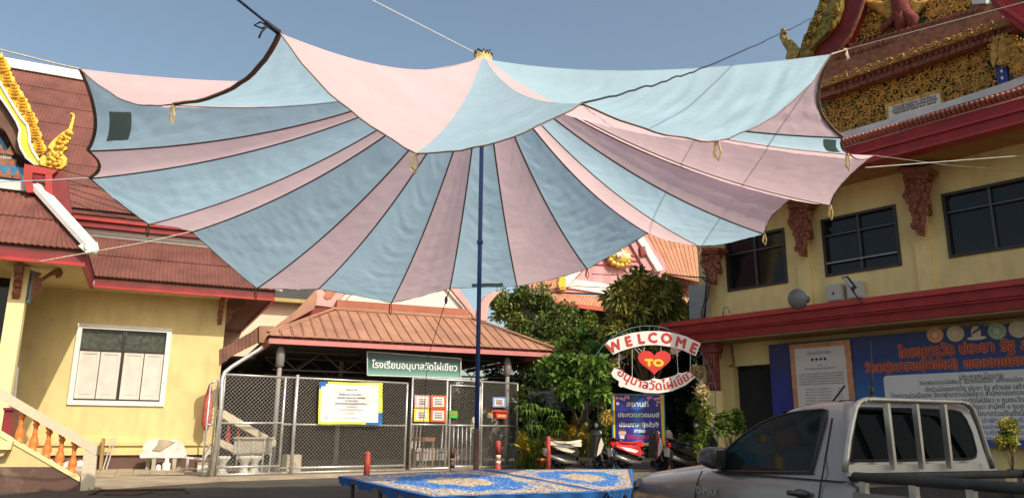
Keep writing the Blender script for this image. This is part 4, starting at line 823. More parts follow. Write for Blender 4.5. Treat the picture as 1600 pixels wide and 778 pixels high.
# building behind, pale
PB = thing('pale_annex', 'pale cream annex with a dark grey eave behind the hip roof pavilion', 'building', SC.P(-4, -10, 0))
NA = -10.5
mb = MB(); ua, za = SC.hit(330, 560, NA); ub, zb = SC.hit(640, 560, NA); zt = SC.hit(430, 473, NA)[1]
mb.fbox(SC, ua - 2, ub - 1, NA - 6, NA, 0, zt); part('wall', mb, mat('pinkish_cream', (.80, .60, .45), .8, var=.05), PB)
mb = MB(); mb.fbox(SC, ua - 2, ub - .9, NA - 6, NA + .5, zt, zt + .15); part('eave_board', mb, mat('mustard_board', (.45, .33, .12), .7), PB)
mb = MB(); zt2 = SC.hit(460, 452, NA)[1]; mb.fbox(SC, ua - 2, ub - .9, NA - 6, NA + .45, zt + .15, zt2 + .3); part('parapet', mb, mat('slate_grey', (.06, .065, .065), .7), PB)

# ---------------- gates
def chain(F, u0, u1, z0, z1, n, p=.088, r=.0048):
    mb = MB(); w_, h_ = u1 - u0, z1 - z0
    for sg in (1, -1):
        k = -h_
        while k < w_:
            # line u = k + t, z = t (t 0..h) clipped to 0..w
            a, b = max(0, -k), min(h_, w_ - k)
            if b - a > .02:
                ps = [(k + a, a), (k + b, b)]
                if sg < 0: ps = [(w_ - q, t) for q, t in ps]
                mb.tube([F.P(u0 + q, n + .004 * sg, z0 + t) for q, t in ps], r, 3, cap=False)
            k += p * 1.15
    return mb
def bars(F, n, lst, r=.03):
    for (u0, z0, u1, z1, *rr) in lst:
        yield MB().smooth().tube([F.P(u0, n, z0), F.P(u1, n, z1)], rr[0] if rr else r, 8)
def gate(name, label, u0, u1, z0, z1, mids, cols, n=0, extra=()):
    g = thing(name, label, 'gate', FN.P((u0 + u1) / 2, n, 0))
    for mb in bars(FN, n, [(u0, z0, u0, z1), (u1, z0, u1, z1)] + [(c, z0, c, z1) for c in cols]): part('upright', mb, GALV, g)
    for mb in bars(FN, n, [(u0, z0, u1, z0), (u0, z1, u1, z1)] + list(mids)): part('rail', mb, GALV, g)
    part('chain_link', chain(FN, u0 + .02, u1 - .02, z0 + .02, z1 - .02, n), WIREM, g, kind='stuff')
    return g
zt_ = lambda x, y: FN.hit(x, y, 0)
g1 = gate('chain_link_gate', 'narrow chain-link gate leaf beside the yellow temple hall', -.13, 1.46, .1, 2.54, [(-.13, 1.34, 1.46, 1.36), (-.13, .28, 1.46, .28)], [])
g2 = gate('chain_link_gate', 'wide sliding chain-link gate leaf carrying the white printed banner', 1.5, 5.22, .1, 2.55, [(1.5, 1.33, 5.22, 1.33), (1.5, .22, 5.22, .22)], [], -.09)
for mb in bars(FN, .04, [(1.77, 0, 1.77, 2.62, .045)]): part('gate_post', mb, GALV, g1)
g3 = gate('chain_link_gate', 'chain-link fence panel with a pedestrian door and coloured notices', 5.34, 9.28, .12, 2.71, [(5.34, 1.37, 6.55, 1.37, .035), (6.62, 1.36, 9.28, 1.36)], [6.56, 7.86])
for mb in bars(FN, .03, [(6.66, .16, 6.66, 2.55, .024), (7.76, .16, 7.76, 2.55, .024)]): part('door_stile', mb, GALV, g3)
for mb in bars(FN, .03, [(6.66, 2.55, 7.76, 2.55, .024), (6.66, .16, 7.76, .16, .024), (6.66, 1.36, 7.76, 1.36, .024)]): part('door_rail', mb, GALV, g3)
for k in range(6): 
    for mb in bars(FN, .02, [(6.82 + .157 * k, .17, 6.82 + .157 * k, 1.35, .011)]): part('door_bar', mb, GALV, g3)
PG = thing('gooseneck_pipe', 'tall galvanised pipe bent over at the top beside the narrow gate leaf', 'pipe', FN.P(-.28, .1, 0))
mb = MB().smooth(); mb.tube([FN.P(-.26, .08, 0), FN.px(345, 640, .08), FN.px(347, 592, .05), FN.px(351, 582, .0), FN.px(362, 573, -.1), FN.px(405, 546, -.4), FN.px(409, 543, -.45)], .055, 10); part('pipe', mb, GALV, PG)
SF = thing('side_fence', 'short rusty mesh return panel between gooseneck pipe and yellow wall', 'fence', FN.P(-.5, -.1, 0))
for mb in bars(FN, -.15, [(-.42, .1, -.42, 2.3), (-.24, .1, -.24, 2.4), (-.42, 2.3, -.24, 2.4), (-.42, 1.3, -.24, 1.3)], .022): part('rail', mb, GALV, SF)
part('chain_link', chain(FN, -.42, -.24, .1, 2.3, -.15), WIREM, SF, kind='stuff')
mb = MB(); mb.fbox(FN, -.4, 12, -.5, .35, .0, .055); struct('gate_threshold', mb, tan_c)
# banner and papers on the gates
def sheetpx(F, c4, n, nu=14, nv=8, amp=.02, seed=1):
    """a thin hanging cloth through four pixel corners, tl tr br bl"""
    P = [F.px(x, y, n) for x, y in c4]; r2 = random.Random(seed); ph = [r2.uniform(0, 6) for _ in range(6)]
    def fn(s, t):
        p = P[0].lerp(P[1], s).lerp(P[3].lerp(P[2], s), t)
        w = amp * (math.sin(s * 9 + t * 5 + ph[0]) + .6 * math.sin(s * 17 - t * 9 + ph[1]) + .7 * math.sin((s + t) * 12 + ph[2])) * math.sin(math.pi * min(max(s, .02), .98)) ** .3
        return p + F.n * w + Vector((0, 0, -amp * 1.2 * math.sin(math.pi * s * 3) * (t - .5)))
    mb = MB().smooth(); mb.grid(fn, nu, nv); return mb, fn
GB = thing('gate_banner', 'creased white vinyl banner with yellow border and blue corners tied to the sliding gate', 'banner', FN.P(3.4, .05, 1.3))
mb, fn = sheetpx(FN, [(499, 596), (598, 598), (597, 663), (497, 662)], .06, 30, 18, .012, 3)
yb, wb, bb_ = mat('yellow_vinyl', (.72, .68, .10), .45), mat('white_vinyl', (.74, .73, .70), .45, var=.05, scale=4), mat('blue_vinyl', (.02, .14, .42), .45)
mi = []
for j in range(18):
    for i in range(30):
        s, t = (i + .5) / 30, (j + .5) / 18
        m_ = 1
        if s < .035 or s > .94 or t < .06 or t > .93: m_ = 0
        if s + t * .75 < .15: m_ = 2
        if s > .93 and t > .72: m_ = 2
        if s > .74 and t > .94: m_ = 2
        mi.append(m_)
mb.m = mi; part('sheet', mb, [yb, wb, bb_], GB)
it = [("ประกาศ", .5, .80, .075, .17), ("โรงเรียนอนุบาลวัดไผ่เขียว", .48, .69, .06, .34), ("เขตดอนเมือง กรุงเทพมหานคร สังกัดสำนักงาน", .50, .61, .06, .44), ("เปิดรับสมัคร", .5, .54, .06, .2), ("ตั้งแต่บัดนี้เป็นต้นไป จนกว่าจะเต็มจำนวนตามที่กำหนด", .5, .47, .06, .5), ("วันจันทร์ถึงศุกร์", .5, .40, .05, .18), ("ติดต่อสอบถามรายละเอียดที่ห้องธุรการ", .5, .33, .05, .4), ("โทรศัพท์", .48, .24, .05, .13), ("ผู้อำนวยการโรงเรียน", .5, .13, .05, .2)]
mt = text_mb([(s, cx * 1, y, h, wd, 0, .0012 if h > .055 else 0) for s, cx, y, h, wd in it], None)
mt.v = [tuple(fn(p[0], 1 - p[1]) + FN.n * (.008 + p[2])) for p in mt.v]; part('lettering', mt, [mat('grey_print', (.22, .23, .28), .6)], GB)
mb = MB().smooth(); sq = []
for k in range(12): a = k * math.pi / 6; sq.append(fn(.125 + .035 * math.cos(a), .82 + .05 * math.sin(a)) + FN.n * .012)
mb.add(sq[::-1], [list(range(12))]); part('faint_seal', mb, mat('faint_grey', (.55, .55, .55), .6), GB)
papers = [((648, 617), (671, 617.5), (671, 637.5), (648, 637), (.70, .36, .36), 'pink bordered notice, upper left of the four on the fence panel'), ((673, 617), (697, 617.5), (697, 638), (673, 637.5), (.68, .13, .04), 'orange bordered notice, upper right of the four on the fence panel'),
          ((647.5, 638), (670.5, 638.5), (670.5, 658.5), (647, 658), (.75, .62, .05), 'yellow bordered notice, lower left of the four on the fence panel'), ((673, 638.5), (697, 639), (696.5, 659), (672.5, 658.5), (.68, .13, .04), 'orange bordered notice, lower right of the four on the fence panel'), ((770, 620), (790, 620.5), (790, 636), (770, 635.5), (.22, .36, .62), 'blue framed white notice above the red letter box')]
for i, (a, b, c_, d_, col, lb) in enumerate(papers):
    N = thing('notice', lb, 'notice', FN.px(*c_, .06), group='notices on the fence panel'); mb = MB().pxprism(FN, [a, b, c_, d_], .07, .02); part('border', mb, mat('notice_border_%d' % i, col, .5), N)
    cx, cy = (a[0] + c_[0]) / 2, (a[1] + c_[1]) / 2; f = .72; inn = [(cx + (p[0] - cx) * f, cy + (p[1] - cy) * f) for p in (a, b, c_, d_)]
    mb = MB().pxprism(FN, inn, .078, .006); part('paper', mb, mat('notice_paper_bright', (.75, .72, .66), .5), N)
    w1 = (inn[1][0] - inn[0][0]); ln = []
    for k, s in enumerate(("ประกาศ", "เวลาทำการ", "กรุณาปิดประตู")): y = inn[0][1] + (k + 1) * (inn[3][1] - inn[0][1]) / 4 + 1; ln.append((s, cx - w1 * .34, y, cx + w1 * .34, y + .2, 2.2, 0, .003))
    words(FN, .08, ln, [mat('notice_ink_%d' % (i % 2), [(.25, .1, .08), (.1, .1, .2)][i % 2], .6)], N)
GS = thing('green_tag', 'small green sign with orange lettering on the pedestrian door', 'sign', FN.px(709, 653, .05))
mb = MB().pxprism(FN, [(702, 641), (715, 641.5), (715, 653), (702, 652.5)], .075, .02); part('plate', mb, mat('bright_green', (.07, .42, .07), .5), GS); words(FN, .08, [("ปิดประตู", 704.5, 647, 713, 647.2, 2.4, 0, .004)], [mat('orange_ink', (.75, .2, .04), .5)], GS)
LB = thing('letter_box', 'red letter box with sloping lid hung on the fence panel below the blue notice', 'letter box', FN.px(783, 655, .1))
mb = MB().pxprism(FN, [(775, 643), (792, 644), (792, 654), (776, 653)], .2, .18); part('box_body', mb, mat('letterbox_red', (.55, .07, .03), .5, var=.2), LB); mb = MB().pxprism(FN, [(773, 643), (776, 640), (791, 641), (794, 644)], .24, .24); part('lid', mb, mat('letterbox_red', (.55, .07, .03), .5), LB)
words(FN, .205, [("จดหมาย", 777.5, 650.5, 789, 651, 3, 0, .004)], [mat('pale_ink', (.7, .6, .4), .5)], LB)
# seen through the gates
DK = thing('school_desk', 'brown topped desk standing behind the fence panel under the coloured notices', 'desk', FN.P(5.9, -1.2, .05))
a, b = FN.hit(648, 683, -1.2), FN.hit(680, 683, -1.2); mb = MB(); mb.fbox(FN, a[0], b[0], -1.9, -1.2, a[1] - .12, a[1]); part('desk_top', mb, mat('brown_desk', (.32, .14, .09), .5), DK)
for u in (a[0] + .04, b[0] - .04):
    for n in (-1.25, -1.85): mb = MB(); mb.tube([FN.P(u, n, .05), FN.P(u, n, a[1] - .12)], .025, 6); part('leg', mb, mat('tan_leg', (.35, .24, .15), .5), DK)
for i, x in enumerate((652, 698)):
    CR = thing('school_chair', ['white-slatted chair behind the desk', 'white-slatted chair beyond the pedestrian door stile'][i], 'chair', FN.P(FN.hit(x, 690, -2.4)[0], -2.4, .05)); uu = FN.hit(x, 690, -2.4)[0]
    for k in range(3): mb = MB(); mb.tube([FN.P(uu - .14 + .14 * k, -2.5, .6), FN.P(uu - .1 + .14 * k, -2.5, 1.35)], .022, 5); part('back_slat', mb, WHT, CR)
    mb = MB(); mb.fbox(FN, uu - .22, uu + .22, -2.55, -2.1, .48, .53); part('seat', mb, mat('brown_desk', (.32, .14, .09), .5), CR)
    for du in (-.19, .19):
        for n in (-2.5, -2.14): mb = MB(); mb.tube([FN.P(uu + du, n, .05), FN.P(uu + du, n, .48)], .015, 5); part('leg', mb, mw, CR)
PF = thing('picket_fence', 'low white picket fence in the garden behind the pedestrian door', 'fence', FN.P(7.5, -3, .05)); a, b = FN.hit(700, 690, -3), FN.hit(805, 690, -3)
k = a[0] - 1.2
pkm = MB().prism([(-.045, 0, 0), (.045, 0, 0), (.045, 0, .36), (0, 0, .42), (-.045, 0, .36)], (0, -.02, 0)).mesh('picket', [mat('picket_grey', (.34, .32, .29), .7)])
while k < b[0]: part('picket', pkm, None, PF, M=FN.M(k, -3, .22)); k += .125
mb = MB(); mb.fbox(FN, a[0] - 1.3, b[0], -3.05, -3.005, .5, .55); part('rail', mb, mat('picket_grey', (.34, .32, .29), .7), PF)
WR = thing('flower_wreath', 'round wreath of white flowers behind the blue pole and fence panel', 'wreath', FN.px(752, 690, -1.6)); cc = FN.px(757, 667, -1.6)
mb = MB()
for k in range(70):
    a = rnd.uniform(-.5, 3.9); r = rnd.uniform(.38, .55); mb.mat(rnd.choice([0, 0, 0, 1, 2])).ell(cc + FN.u * (r * math.cos(a)) + Vector((0, 0, r * math.sin(a))) + FN.n * rnd.uniform(-.05, .08), .06, .05, .06, 5, 3)
part('blossoms', mb, [mat('wreath_white', (.72, .68, .58), .7), mat('wreath_yellow', (.75, .55, .12), .7), mat('wreath_green', (.10, .25, .12), .7)], WR, kind='stuff')
for s in (-.25, .25): mb = MB(); mb.tube([cc + FN.u * s + Vector((0, 0, -.2)), cc + FN.u * s * 1.6 + Vector((0, 0, .05 - cc.z)) + FN.n * .1], .02, 5); part('stand_leg', mb, SOFF, WR)
# things beside the wall behind the narrow gate
S2 = thing('far_stair', 'second stair with beige stone rail and red balusters behind the narrow gate', 'stairs', FN.P(.5, -1.5, 0)); n_ = -1.3
pxpart('handrail', FN, [(340, 640), (352, 641), (432, 688), (430, 698), (345, 651)], n_, .25, grano, S2); pxpart('stringer', FN, [(340, 684), (350, 688), (400, 712), (395, 720), (340, 695)], n_, .25, grano, S2)
for x, y0, y1 in ((355, 652, 692), (370, 660, 699), (385, 668, 706), (400, 676, 712)):
    u, z0_ = FN.hit(x, y1, n_ - .12); _, z1_ = FN.hit(x, y0, n_ - .12); mb = MB().smooth(); mb.lathe(FN.P(u, n_ - .12, z0_), [(r, q * (z1_ - z0_)) for r, q in bprof], 8); part('baluster', mb, mat('dim_red_glaze', (.35, .05, .03), .5), S2)
TB = thing('stacked_tables', 'grey folded table standing behind the narrow gate', 'table', FN.P(.6, -.8, .0)); a, b = FN.hit(366, 693, -.8), FN.hit(426, 693, -.8)
mb = MB(); mb.fbox(FN, a[0], b[0], -.84, -.8, .55, .95); mb.fbox(FN, a[0] - .03, b[0] + .03, -.9, -.74, .95, 1.0); part('tabletop', mb, mat('grey_beige_laminate', (.42, .38, .31), .6, var=.15), TB)
for f in (.08, .45, .75, .95): mb = MB(); mb.tube([FN.P(a[0] + (b[0] - a[0]) * f, -.78, .05), FN.P(a[0] + (b[0] - a[0]) * f + .03, -.78, .95)], .02, 6); part('leg', mb, mw, TB)
for i, (x, lb) in enumerate(((348, 'white pedestal basin nearest the gooseneck pipe'), (382, 'white pedestal basin under the folded table'), (398, 'white pedestal basin right of the other one under the folded table'))):
    mb = MB().smooth(); u = FN.hit(x, 720, -.5)[0]; mb.lathe(FN.P(u, -.5, .05), [(.13, 0), (.15, .05), (.09, .15), (.1, .3), (.17, .4), (.19, .48), (.15, .48)], 12); solo('pedestal_basin', mb, mat('basin_white', (.60, .58, .53), .45, var=.15), lb, 'basin', 'basins behind the gate')
mb = MB(); u = FN.hit(457, 725, -.35)[0]; mb.fbox(FN, u - .2, u + .22, -.6, -.3, .05, .55); solo('hose_reel_box', mb.lathe(FN.P(u, -.3, .3), [(.09, 0), (.09, .02)], 12, Matrix.Rotation(R_(90), 3, 'X')), mat('cream_box', (.45, .40, .3), .6, var=.2), 'cream box with a round hole behind the gate post', 'box')
# ============================================================ CANOPY
TS = .84       # size of the canopy along the sight lines
TPINK = cloth_mat('pink_canopy_cloth', (.85, .645, .67), .52); TBLUE = cloth_mat('blue_canopy_cloth', (.52, .73, .85), .52)
TAPE = mat('brown_webbing', (.19, .115, .085), .85, var=.2); STRAP = mat('straw_webbing', (.60, .47, .22), .8, var=.2, scale=20)
APX = at_d(755, 96, 12 * TS)
rimpx = [(125, 108, 11.0, 'b', .03), (137, 235, 12.3, 'p', .03), (140, 278, 12.9, 'b', .012), (232, 350, 14.6, 'p', .03), (299, 362, 15.2, 'b', .015), (401, 450, 16.4, 'p', .02), (497, 451, 17.0, 'b', .035), (611, 473, 17.6, 'p', .02),
         (703, 450, 17.8, 'b', .03), (808, 447, 17.9, 'p', .02), (918, 420, 17.7, 'b', .025), (1013, 364, 17.3, 'p', .01), (1093, 384, 16.6, 'b', .015), (1195, 365, 15.6, 'p', .03), (1241, 307, 15.0, 'p', .02), (1298, 320, 14.2, 'p', .03),
         (1365, 243, 13.0, 'p', .0), (1325, 240, 11.8, 'b', .01), (1316, 214, 11.2, 'p', .05), (1299, 85, 10.2, 'b', .0), (1122, 220, 7.6, 'p', -.035), (908, 162, 6.4, 'b', -.06), (650, 240, 6.6, 'p', -.015), (437, 52, 7.2, 'b', .05), (272, 163, 8.6, 'p', .01)]
N_ = len(rimpx); RIM = [at_d(x, y, d * TS) for x, y, d, c, s in rimpx]
CNP = thing('striped_canopy', 'huge pink and pale blue striped fabric canopy hung from a blue pole over the courtyard', 'canopy', (APX.x, APX.y, 0))
SAG = [.30, .42, .42, .42, .42, .40, .40, .38, .36, .36, .38, .42, .42, .42, .42, .42, .42, .35, .35, .22, .32, .26, .26, .30, .34]
def seam(i, t):
    i %= N_; d = (RIM[i] - APX); h = Vector((d.x, d.y, 0)).normalized(); a = APX + h * .12
    return a.lerp(RIM[i], t) - Vector((0, 0, SAG[i] * TS * 4 * t * (1 - t) * (1.15 - .3 * t)))
def make_panel(i):
    r2 = random.Random(100 + i); sc = rimpx[i][4]; W_ = (RIM[i] - RIM[(i + 1) % N_]).length
    waves = [(r2.uniform(4, 7), r2.uniform(0, 6), r2.uniform(-2, 2), .006), (r2.uniform(11, 19), r2.uniform(0, 6), r2.uniform(-3, 3), .008), (r2.uniform(20, 30), r2.uniform(0, 6), r2.uniform(-4, 4), .006), (r2.uniform(32, 44), r2.uniform(0, 6), r2.uniform(-6, 6), .0036)]
    amp = .68 * min(1.6, W_ * .75) * (1.25 if rimpx[i][3] == 'b' else .8)
    if i in (19, 21, 22, 20, 24): amp *= .8
    rays = [(r2.uniform(7, 13), r2.uniform(0, 6)), (r2.uniform(14, 24), r2.uniform(0, 6))]
    def P(s, t):
        te = t * (1 - sc * 4 * s * (1 - s))
        a, b = seam(i, te), seam(i + 1, te); p = a.lerp(b, s); q = 4 * s * (1 - s)
        nrm = (b - a).cross(p - APX); nrm = nrm.normalized() if nrm.length > 1e-6 else Vector((0, 0, 1))
        if nrm.z < 0: nrm = -nrm
        w = 0
        for f, ph, sk, am in waves: 
            bend = t - .07 * (q - .5) + sk * .045 * (s - .5) + .012 * math.sin(7 * s + ph * 2 + 5 * t)
            v = math.sin(2 * math.pi * f * bend * .8 + ph + .8 * math.sin(3 * t + ph)); w += am * v * (1 - .35 * abs(v))
        env = .35 + .65 * math.sin(math.pi * max(0, min(1, t * .9 + .1 * math.sin(ph))) ** 1.5)
        for xs_, ph_ in ((s, 1.3 + i), (1 - s, 4.1 + i)):      # folds fanning out of the tied corners
            yy = (1 - t) * 2.2; rr_ = math.hypot(xs_, yy); an = math.atan2(xs_, yy + .02); w += .030 * math.exp(-3.2 * rr_) * min(1, rr_ * 9) * math.sin(15 * an + ph_) + .014 * math.exp(-2.0 * rr_) * min(1, rr_ * 5) * math.sin(31 * an + ph_ * 2)
        w2 = sum(.006 * math.sin(f * 2 * math.pi * s + p_) for f, p_ in rays) * t * (1 if rimpx[i][3] == 'p' else .5)
        return p - Vector((0, 0, .055 * W_ * q * t)) + nrm * (w * max(0, q) ** .6 * amp * env * min(1, t * 3) + w2 * q)
    return P
PANEL = [make_panel(i) for i in range(N_)]
for i in range(N_):
    W_ = (RIM[i] - RIM[(i + 1) % N_]).length; ns = 8 if W_ < 1 else 16
    mb = MB().smooth(); mb.grid(PANEL[i], ns, 120); part('canopy_panel', mb, TPINK if rimpx[i][3] == 'p' else TBLUE, CNP)
for i in range(N_):
    # webbing tape sewn under each seam
    mb = MB().smooth(); vs = []; K = 40
    for k in range(K + 1):
        t = .02 + .98 * k / K; p = seam(i, t); a = (seam(i + 1, t) - p); b = (p - seam(i - 1, t)); w_ = .012
        sd_ = (a.normalized() + b.normalized()) if (a.length > 1e-4 and b.length > 1e-4) else a; sd_.normalize()
        vs += [p - sd_ * w_ - Vector((0, 0, .012)), p + sd_ * w_ - Vector((0, 0, .012)), p + sd_ * w_ - Vector((0, 0, .018)), p - sd_ * w_ - Vector((0, 0, .018))]
    fs = [(4 * k + j, 4 * k + (j + 1) % 4, 4 * k + 4 + (j + 1) % 4, 4 * k + 4 + j) for k in range(K) for j in range(4)]
    mb.smooth(False).add(vs, fs); part('seam_tape', mb, TAPE, CNP)
    mb = MB(); thick = .026 if i in (0, 1, 18, 23) else .012
    mb.tube([PANEL[i](s / 14, 1) for s in range(15)], thick, 6, flat=.5); part('hem', mb, TAPE, CNP)
for i, l, m_ in ((17, .24, STRAP), (20, .18, STRAP), (22, .15, STRAP), (24, .2, STRAP), (3, .22, TAPE), (5, .2, TAPE), (7, .24, TAPE), (10, .2, TAPE), (13, .2, STRAP), (15, .25, STRAP), (12, .16, STRAP)):
    p = RIM[i]; mb = MB(); mb.tube([p, p + Vector((.02, 0, -l * .6)), p + Vector((.0, .02, -l)), p + Vector((-.035, .02, -l * .7)), p + Vector((-.02, 0, -.02))], .02, 4, flat=.35); part('loop_strap', mb, m_, CNP)
# patches
def patch(i, s0, s1, t0, t1, m_):
    mb = MB().smooth(); mb.grid(lambda a, b: PANEL[i](s0 + (s1 - s0) * a, t0 + (t1 - t0) * b) - Vector((0, 0, .012)) - WF.n * -.012, 5, 8); part('patch', mb, m_, CNP, 'dull green repair patch')
pm_ = cloth_mat('green_patch_cloth', (.26, .33, .29), .3); patch(0, .42, .84, .905, .962, pm_); patch(8, .32, .80, .962, .992, pm_); patch(17, .1, .9, .95, .985, pm_)
mb = MB()
for k in range(34):
    a = k * 2 * math.pi / 34; d = Vector((math.cos(a), math.sin(a), 0)); j = rnd.uniform(-.02, .03)
    mb.mat(0).tube([APX + d * .145 + Vector((0, 0, -.07)), APX + d * .115 + Vector((0, 0, .02)), APX + d * .12 + Vector((0, 0, .08 + j))], .015, 4)
    mb.mat(1).ell(APX + d * .125 + Vector((0, 0, .10 + j)), .016, .016, .022, 5, 3)
part('crown_ring', mb, [STRAP, mat('dark_cord', (.03, .03, .04), .8)], CNP, 'straw rope crown at the peak')
PO = thing('canopy_pole', 'tall blue pole with a rusty brown foot holding up the striped canopy', 'pole', (APX.x, APX.y, 0))
mb = MB().smooth(); mb.tube([Vector((APX.x, APX.y, 1.22)), APX + Vector((0, 0, .05))], .03, 12); part('upper_tube', mb, mat('blue_gloss_paint', (.02, .06, .20), .35, var=.15), PO)
mb = MB().smooth(); mb.tube([Vector((APX.x, APX.y, 0)), Vector((APX.x, APX.y, 1.23))], .037, 12); part('lower_tube', mb, mat('rusty_brown_paint', (.11, .055, .04), .7, var=.35, scale=6), PO)
mb = MB().smooth(); mb.ell((APX.x - .0, APX.y, EYE + 2.48), .045, .045, .05, 8, 5); part('clamp', mb, mat('blue_gloss_paint', (.02, .06, .2), .35), PO)
# ropes
def rope(lb, pts, r, m_, sag=0, curl=0, name='guy_rope', grp=None):
    out = []; r2 = random.Random(len(lb))
    for a, b in zip(pts[:-1], pts[1:]):
        K = 26
        for k in range(K + (1 if b is pts[-1] else 0)):
            t = k / K; p = Vector(a).lerp(Vector(b), t); p.z -= sag * 4 * t * (1 - t); p.z += curl * (math.sin(k * 2.1) + math.sin(k * .9)) * math.sin(math.pi * t); out.append(p)
    return solo(name, MB().smooth().tube(out, r, 5), m_, lb, 'rope', grp)
UP = thing('utility_pole', 'concrete utility pole to the left of the viewpoint, outside the picture', 'pole', (-7.6, -6.1, -.22))
mb = MB(); mb.hexa([(-7.75, -6.25, -.22), (-7.45, -6.25, -.22), (-7.45, -5.95, -.22), (-7.75, -5.95, -.22), (-7.69, -6.19, 11.6), (-7.51, -6.19, 11.6), (-7.51, -6.01, 11.6), (-7.69, -6.01, 11.6)]); part('shaft', mb, CONC, UP)
mb = MB(); mb.box(-8.4, -6.8, -6.2, -6.1, 11.0, 11.12); part('crossarm', mb, CONC, UP)
NAV = mat('dark_rope', (.022, .028, .045), .8); BEI = mat('beige_rope', (.52, .44, .32), .85, var=.2, scale=20); WHR = mat('white_rope', (.6, .6, .58), .8)
rope('dark cord pulling the highest corner of the canopy up towards the upper left', [RIM[23], at_d(372, 0, 6.4 * TS), at_d(290, -80, 4.6), Vector((-7.5, -6, 10.5))], .012, NAV)
mb = MB().smooth(); q = at_d(419, 40, 7.1 * TS); mb.tube([q, q + Vector((-.07, 0, .03)), q + Vector((-.12, 0, .0)), q + Vector((-.05, 0, -.03)), q], .009, 4); mb.tube([q, q + Vector((-.05, 0, -.06)), q + Vector((-.07, 0, -.12))], .009, 4); mb.tube([q + Vector((-.03, 0, .03)), RIM[23]], .028, 6)
solo('rope_knot', mb, NAV, 'bow knot of dark cord at the canopy corner against the sky', 'knot')
rope('thin white rope from the crown of the canopy towards the upper left', [APX + Vector((-.1, 0, .12)), at_d(580, 0, 10 * TS), at_d(500, -45, 7.6), Vector((-7.5, -6, 11.3))], .008, WHR)
rope('long black rope from the near canopy edge to the carved gable', [RIM[21], at_d(1120, 98, 7.8), RT.px(1300, 12, 1.3)], .009, NAV, .03, .008)
rope('beige rope from the left corner of the canopy over the white roof ridge', [RIM[0], at_d(92, 101, 8.9), at_d(0, 78, 8.3), at_d(-90, 60, 7.6), Vector((-7.6, -6, 9.8))], .010, BEI)
rope('knotted beige rope in front of the carved gable', [RIM[19], RT.px(1322, 78, 2.6), RT.px(1600, 4, 2.2), RT.px(1720, -30, .9)], .010, BEI)
mb = MB().smooth(); q = RT.px(1322, 78, 2.62); mb.tube([q + Vector((-.05, 0, .03)), q + Vector((.02, 0, -.04)), q + Vector((-.02, 0, -.12)), q + Vector((.02, 0, -.2)), q + Vector((-.02, 0, -.28))], .022, 5); mb.tube([q, q + Vector((.03, 0, -.15)), q + Vector((.06, 0, -.25))], .018, 5); mb.ell(q, .04, .04, .03, 6, 4)
solo('rope_knot', mb, BEI, 'frayed beige knot hanging in front of the carved gable', 'knot')
rope('thin pale rope from the right canopy tip across the hall wall, upper of two', [at_d(1352, 262, 10.5), RT.px(1600, 243, .8), RT.px(1690, 236, 0)], .006, WHR)
rope('grey rope from the right canopy tip sloping across the hall wall', [RIM[16], RT.px(1480, 258, 1.7), RT.px(1600, 268, .9), RT.px(1690, 276, 0)], .006, mat('grey_rope', (.3, .29, .27), .8))
rope('beige rope from the left hem of the canopy down to the porch eave', [RIM[4], at_d(232, 378, 12.6), at_d(60, 409, 12.4)], .012, BEI)
rope('bluish thin line from the left hem of the canopy past the red beam end', [RIM[2], at_d(70, 282, 10.4), at_d(0, 284, 9.9), at_d(-80, 284, 9.4), L.P(-6.5, NP, 5.2)], .007, mat('bluish_line', (.35, .42, .5), .6))
hang_p = RIM[8]
rope('thin dark cord hanging from the back hem of the canopy down to the gate rail', [hang_p, FN.px(668, 560, .25), FN.px(658, 722, .25)], .009, NAV, name='hanging_cord')
q = hang_p + (FN.px(668, 560, .25) - hang_p) * .12; solo('cord_toggle', MB().smooth().ell(q, .035, .035, .09, 8, 6), NAV, 'small dark toggle on the cord below the canopy hem', 'toggle')
CBL = mat('black_cable', (.015, .015, .016), .6)
lbs = ['long black cable from the red beam end across the left roof', 'black cable starting above the red beam end beside the naga finial', 'lowest thin black cable reaching the picture edge over the porch roof', 'thin black cable across the front of the red beam end', 'thin black cable below the red beam end over the white hip trim']
for pts in (((36, 268), (120, 297), (200, 322), (300, 360)), ((75, 258), (112, 270), (150, 279), (230, 300)), ((0, 284), (60, 293), (150, 330), (210, 345)), ((60, 262), (100, 280), (180, 304), (260, 330)), ((78, 290), (130, 309), (230, 340))):
    solo('overhead_cable', MB().smooth().tube([L.px(x, y, 1.9) for x, y in pts], .011, 5), CBL, lbs.pop(0), 'cable', 'cables crossing the left roof')
for k, pts in enumerate((((925, 428), (985, 431), (1045, 439)), ((836, 455), (900, 447), (1000, 452), (1075, 462)), ((850, 503), (890, 507), (935, 509)))):
    solo('overhead_cable', MB().smooth().tube([at_d(x, y, 31) for x, y in pts], .016, 5), CBL if k < 2 else WHR, ['dark cable crossing the pink gable above the leafy tree', 'lower dark cable crossing the white gable base', 'pale cable in front of the dark far wall above the shrubs'][k], 'cable')

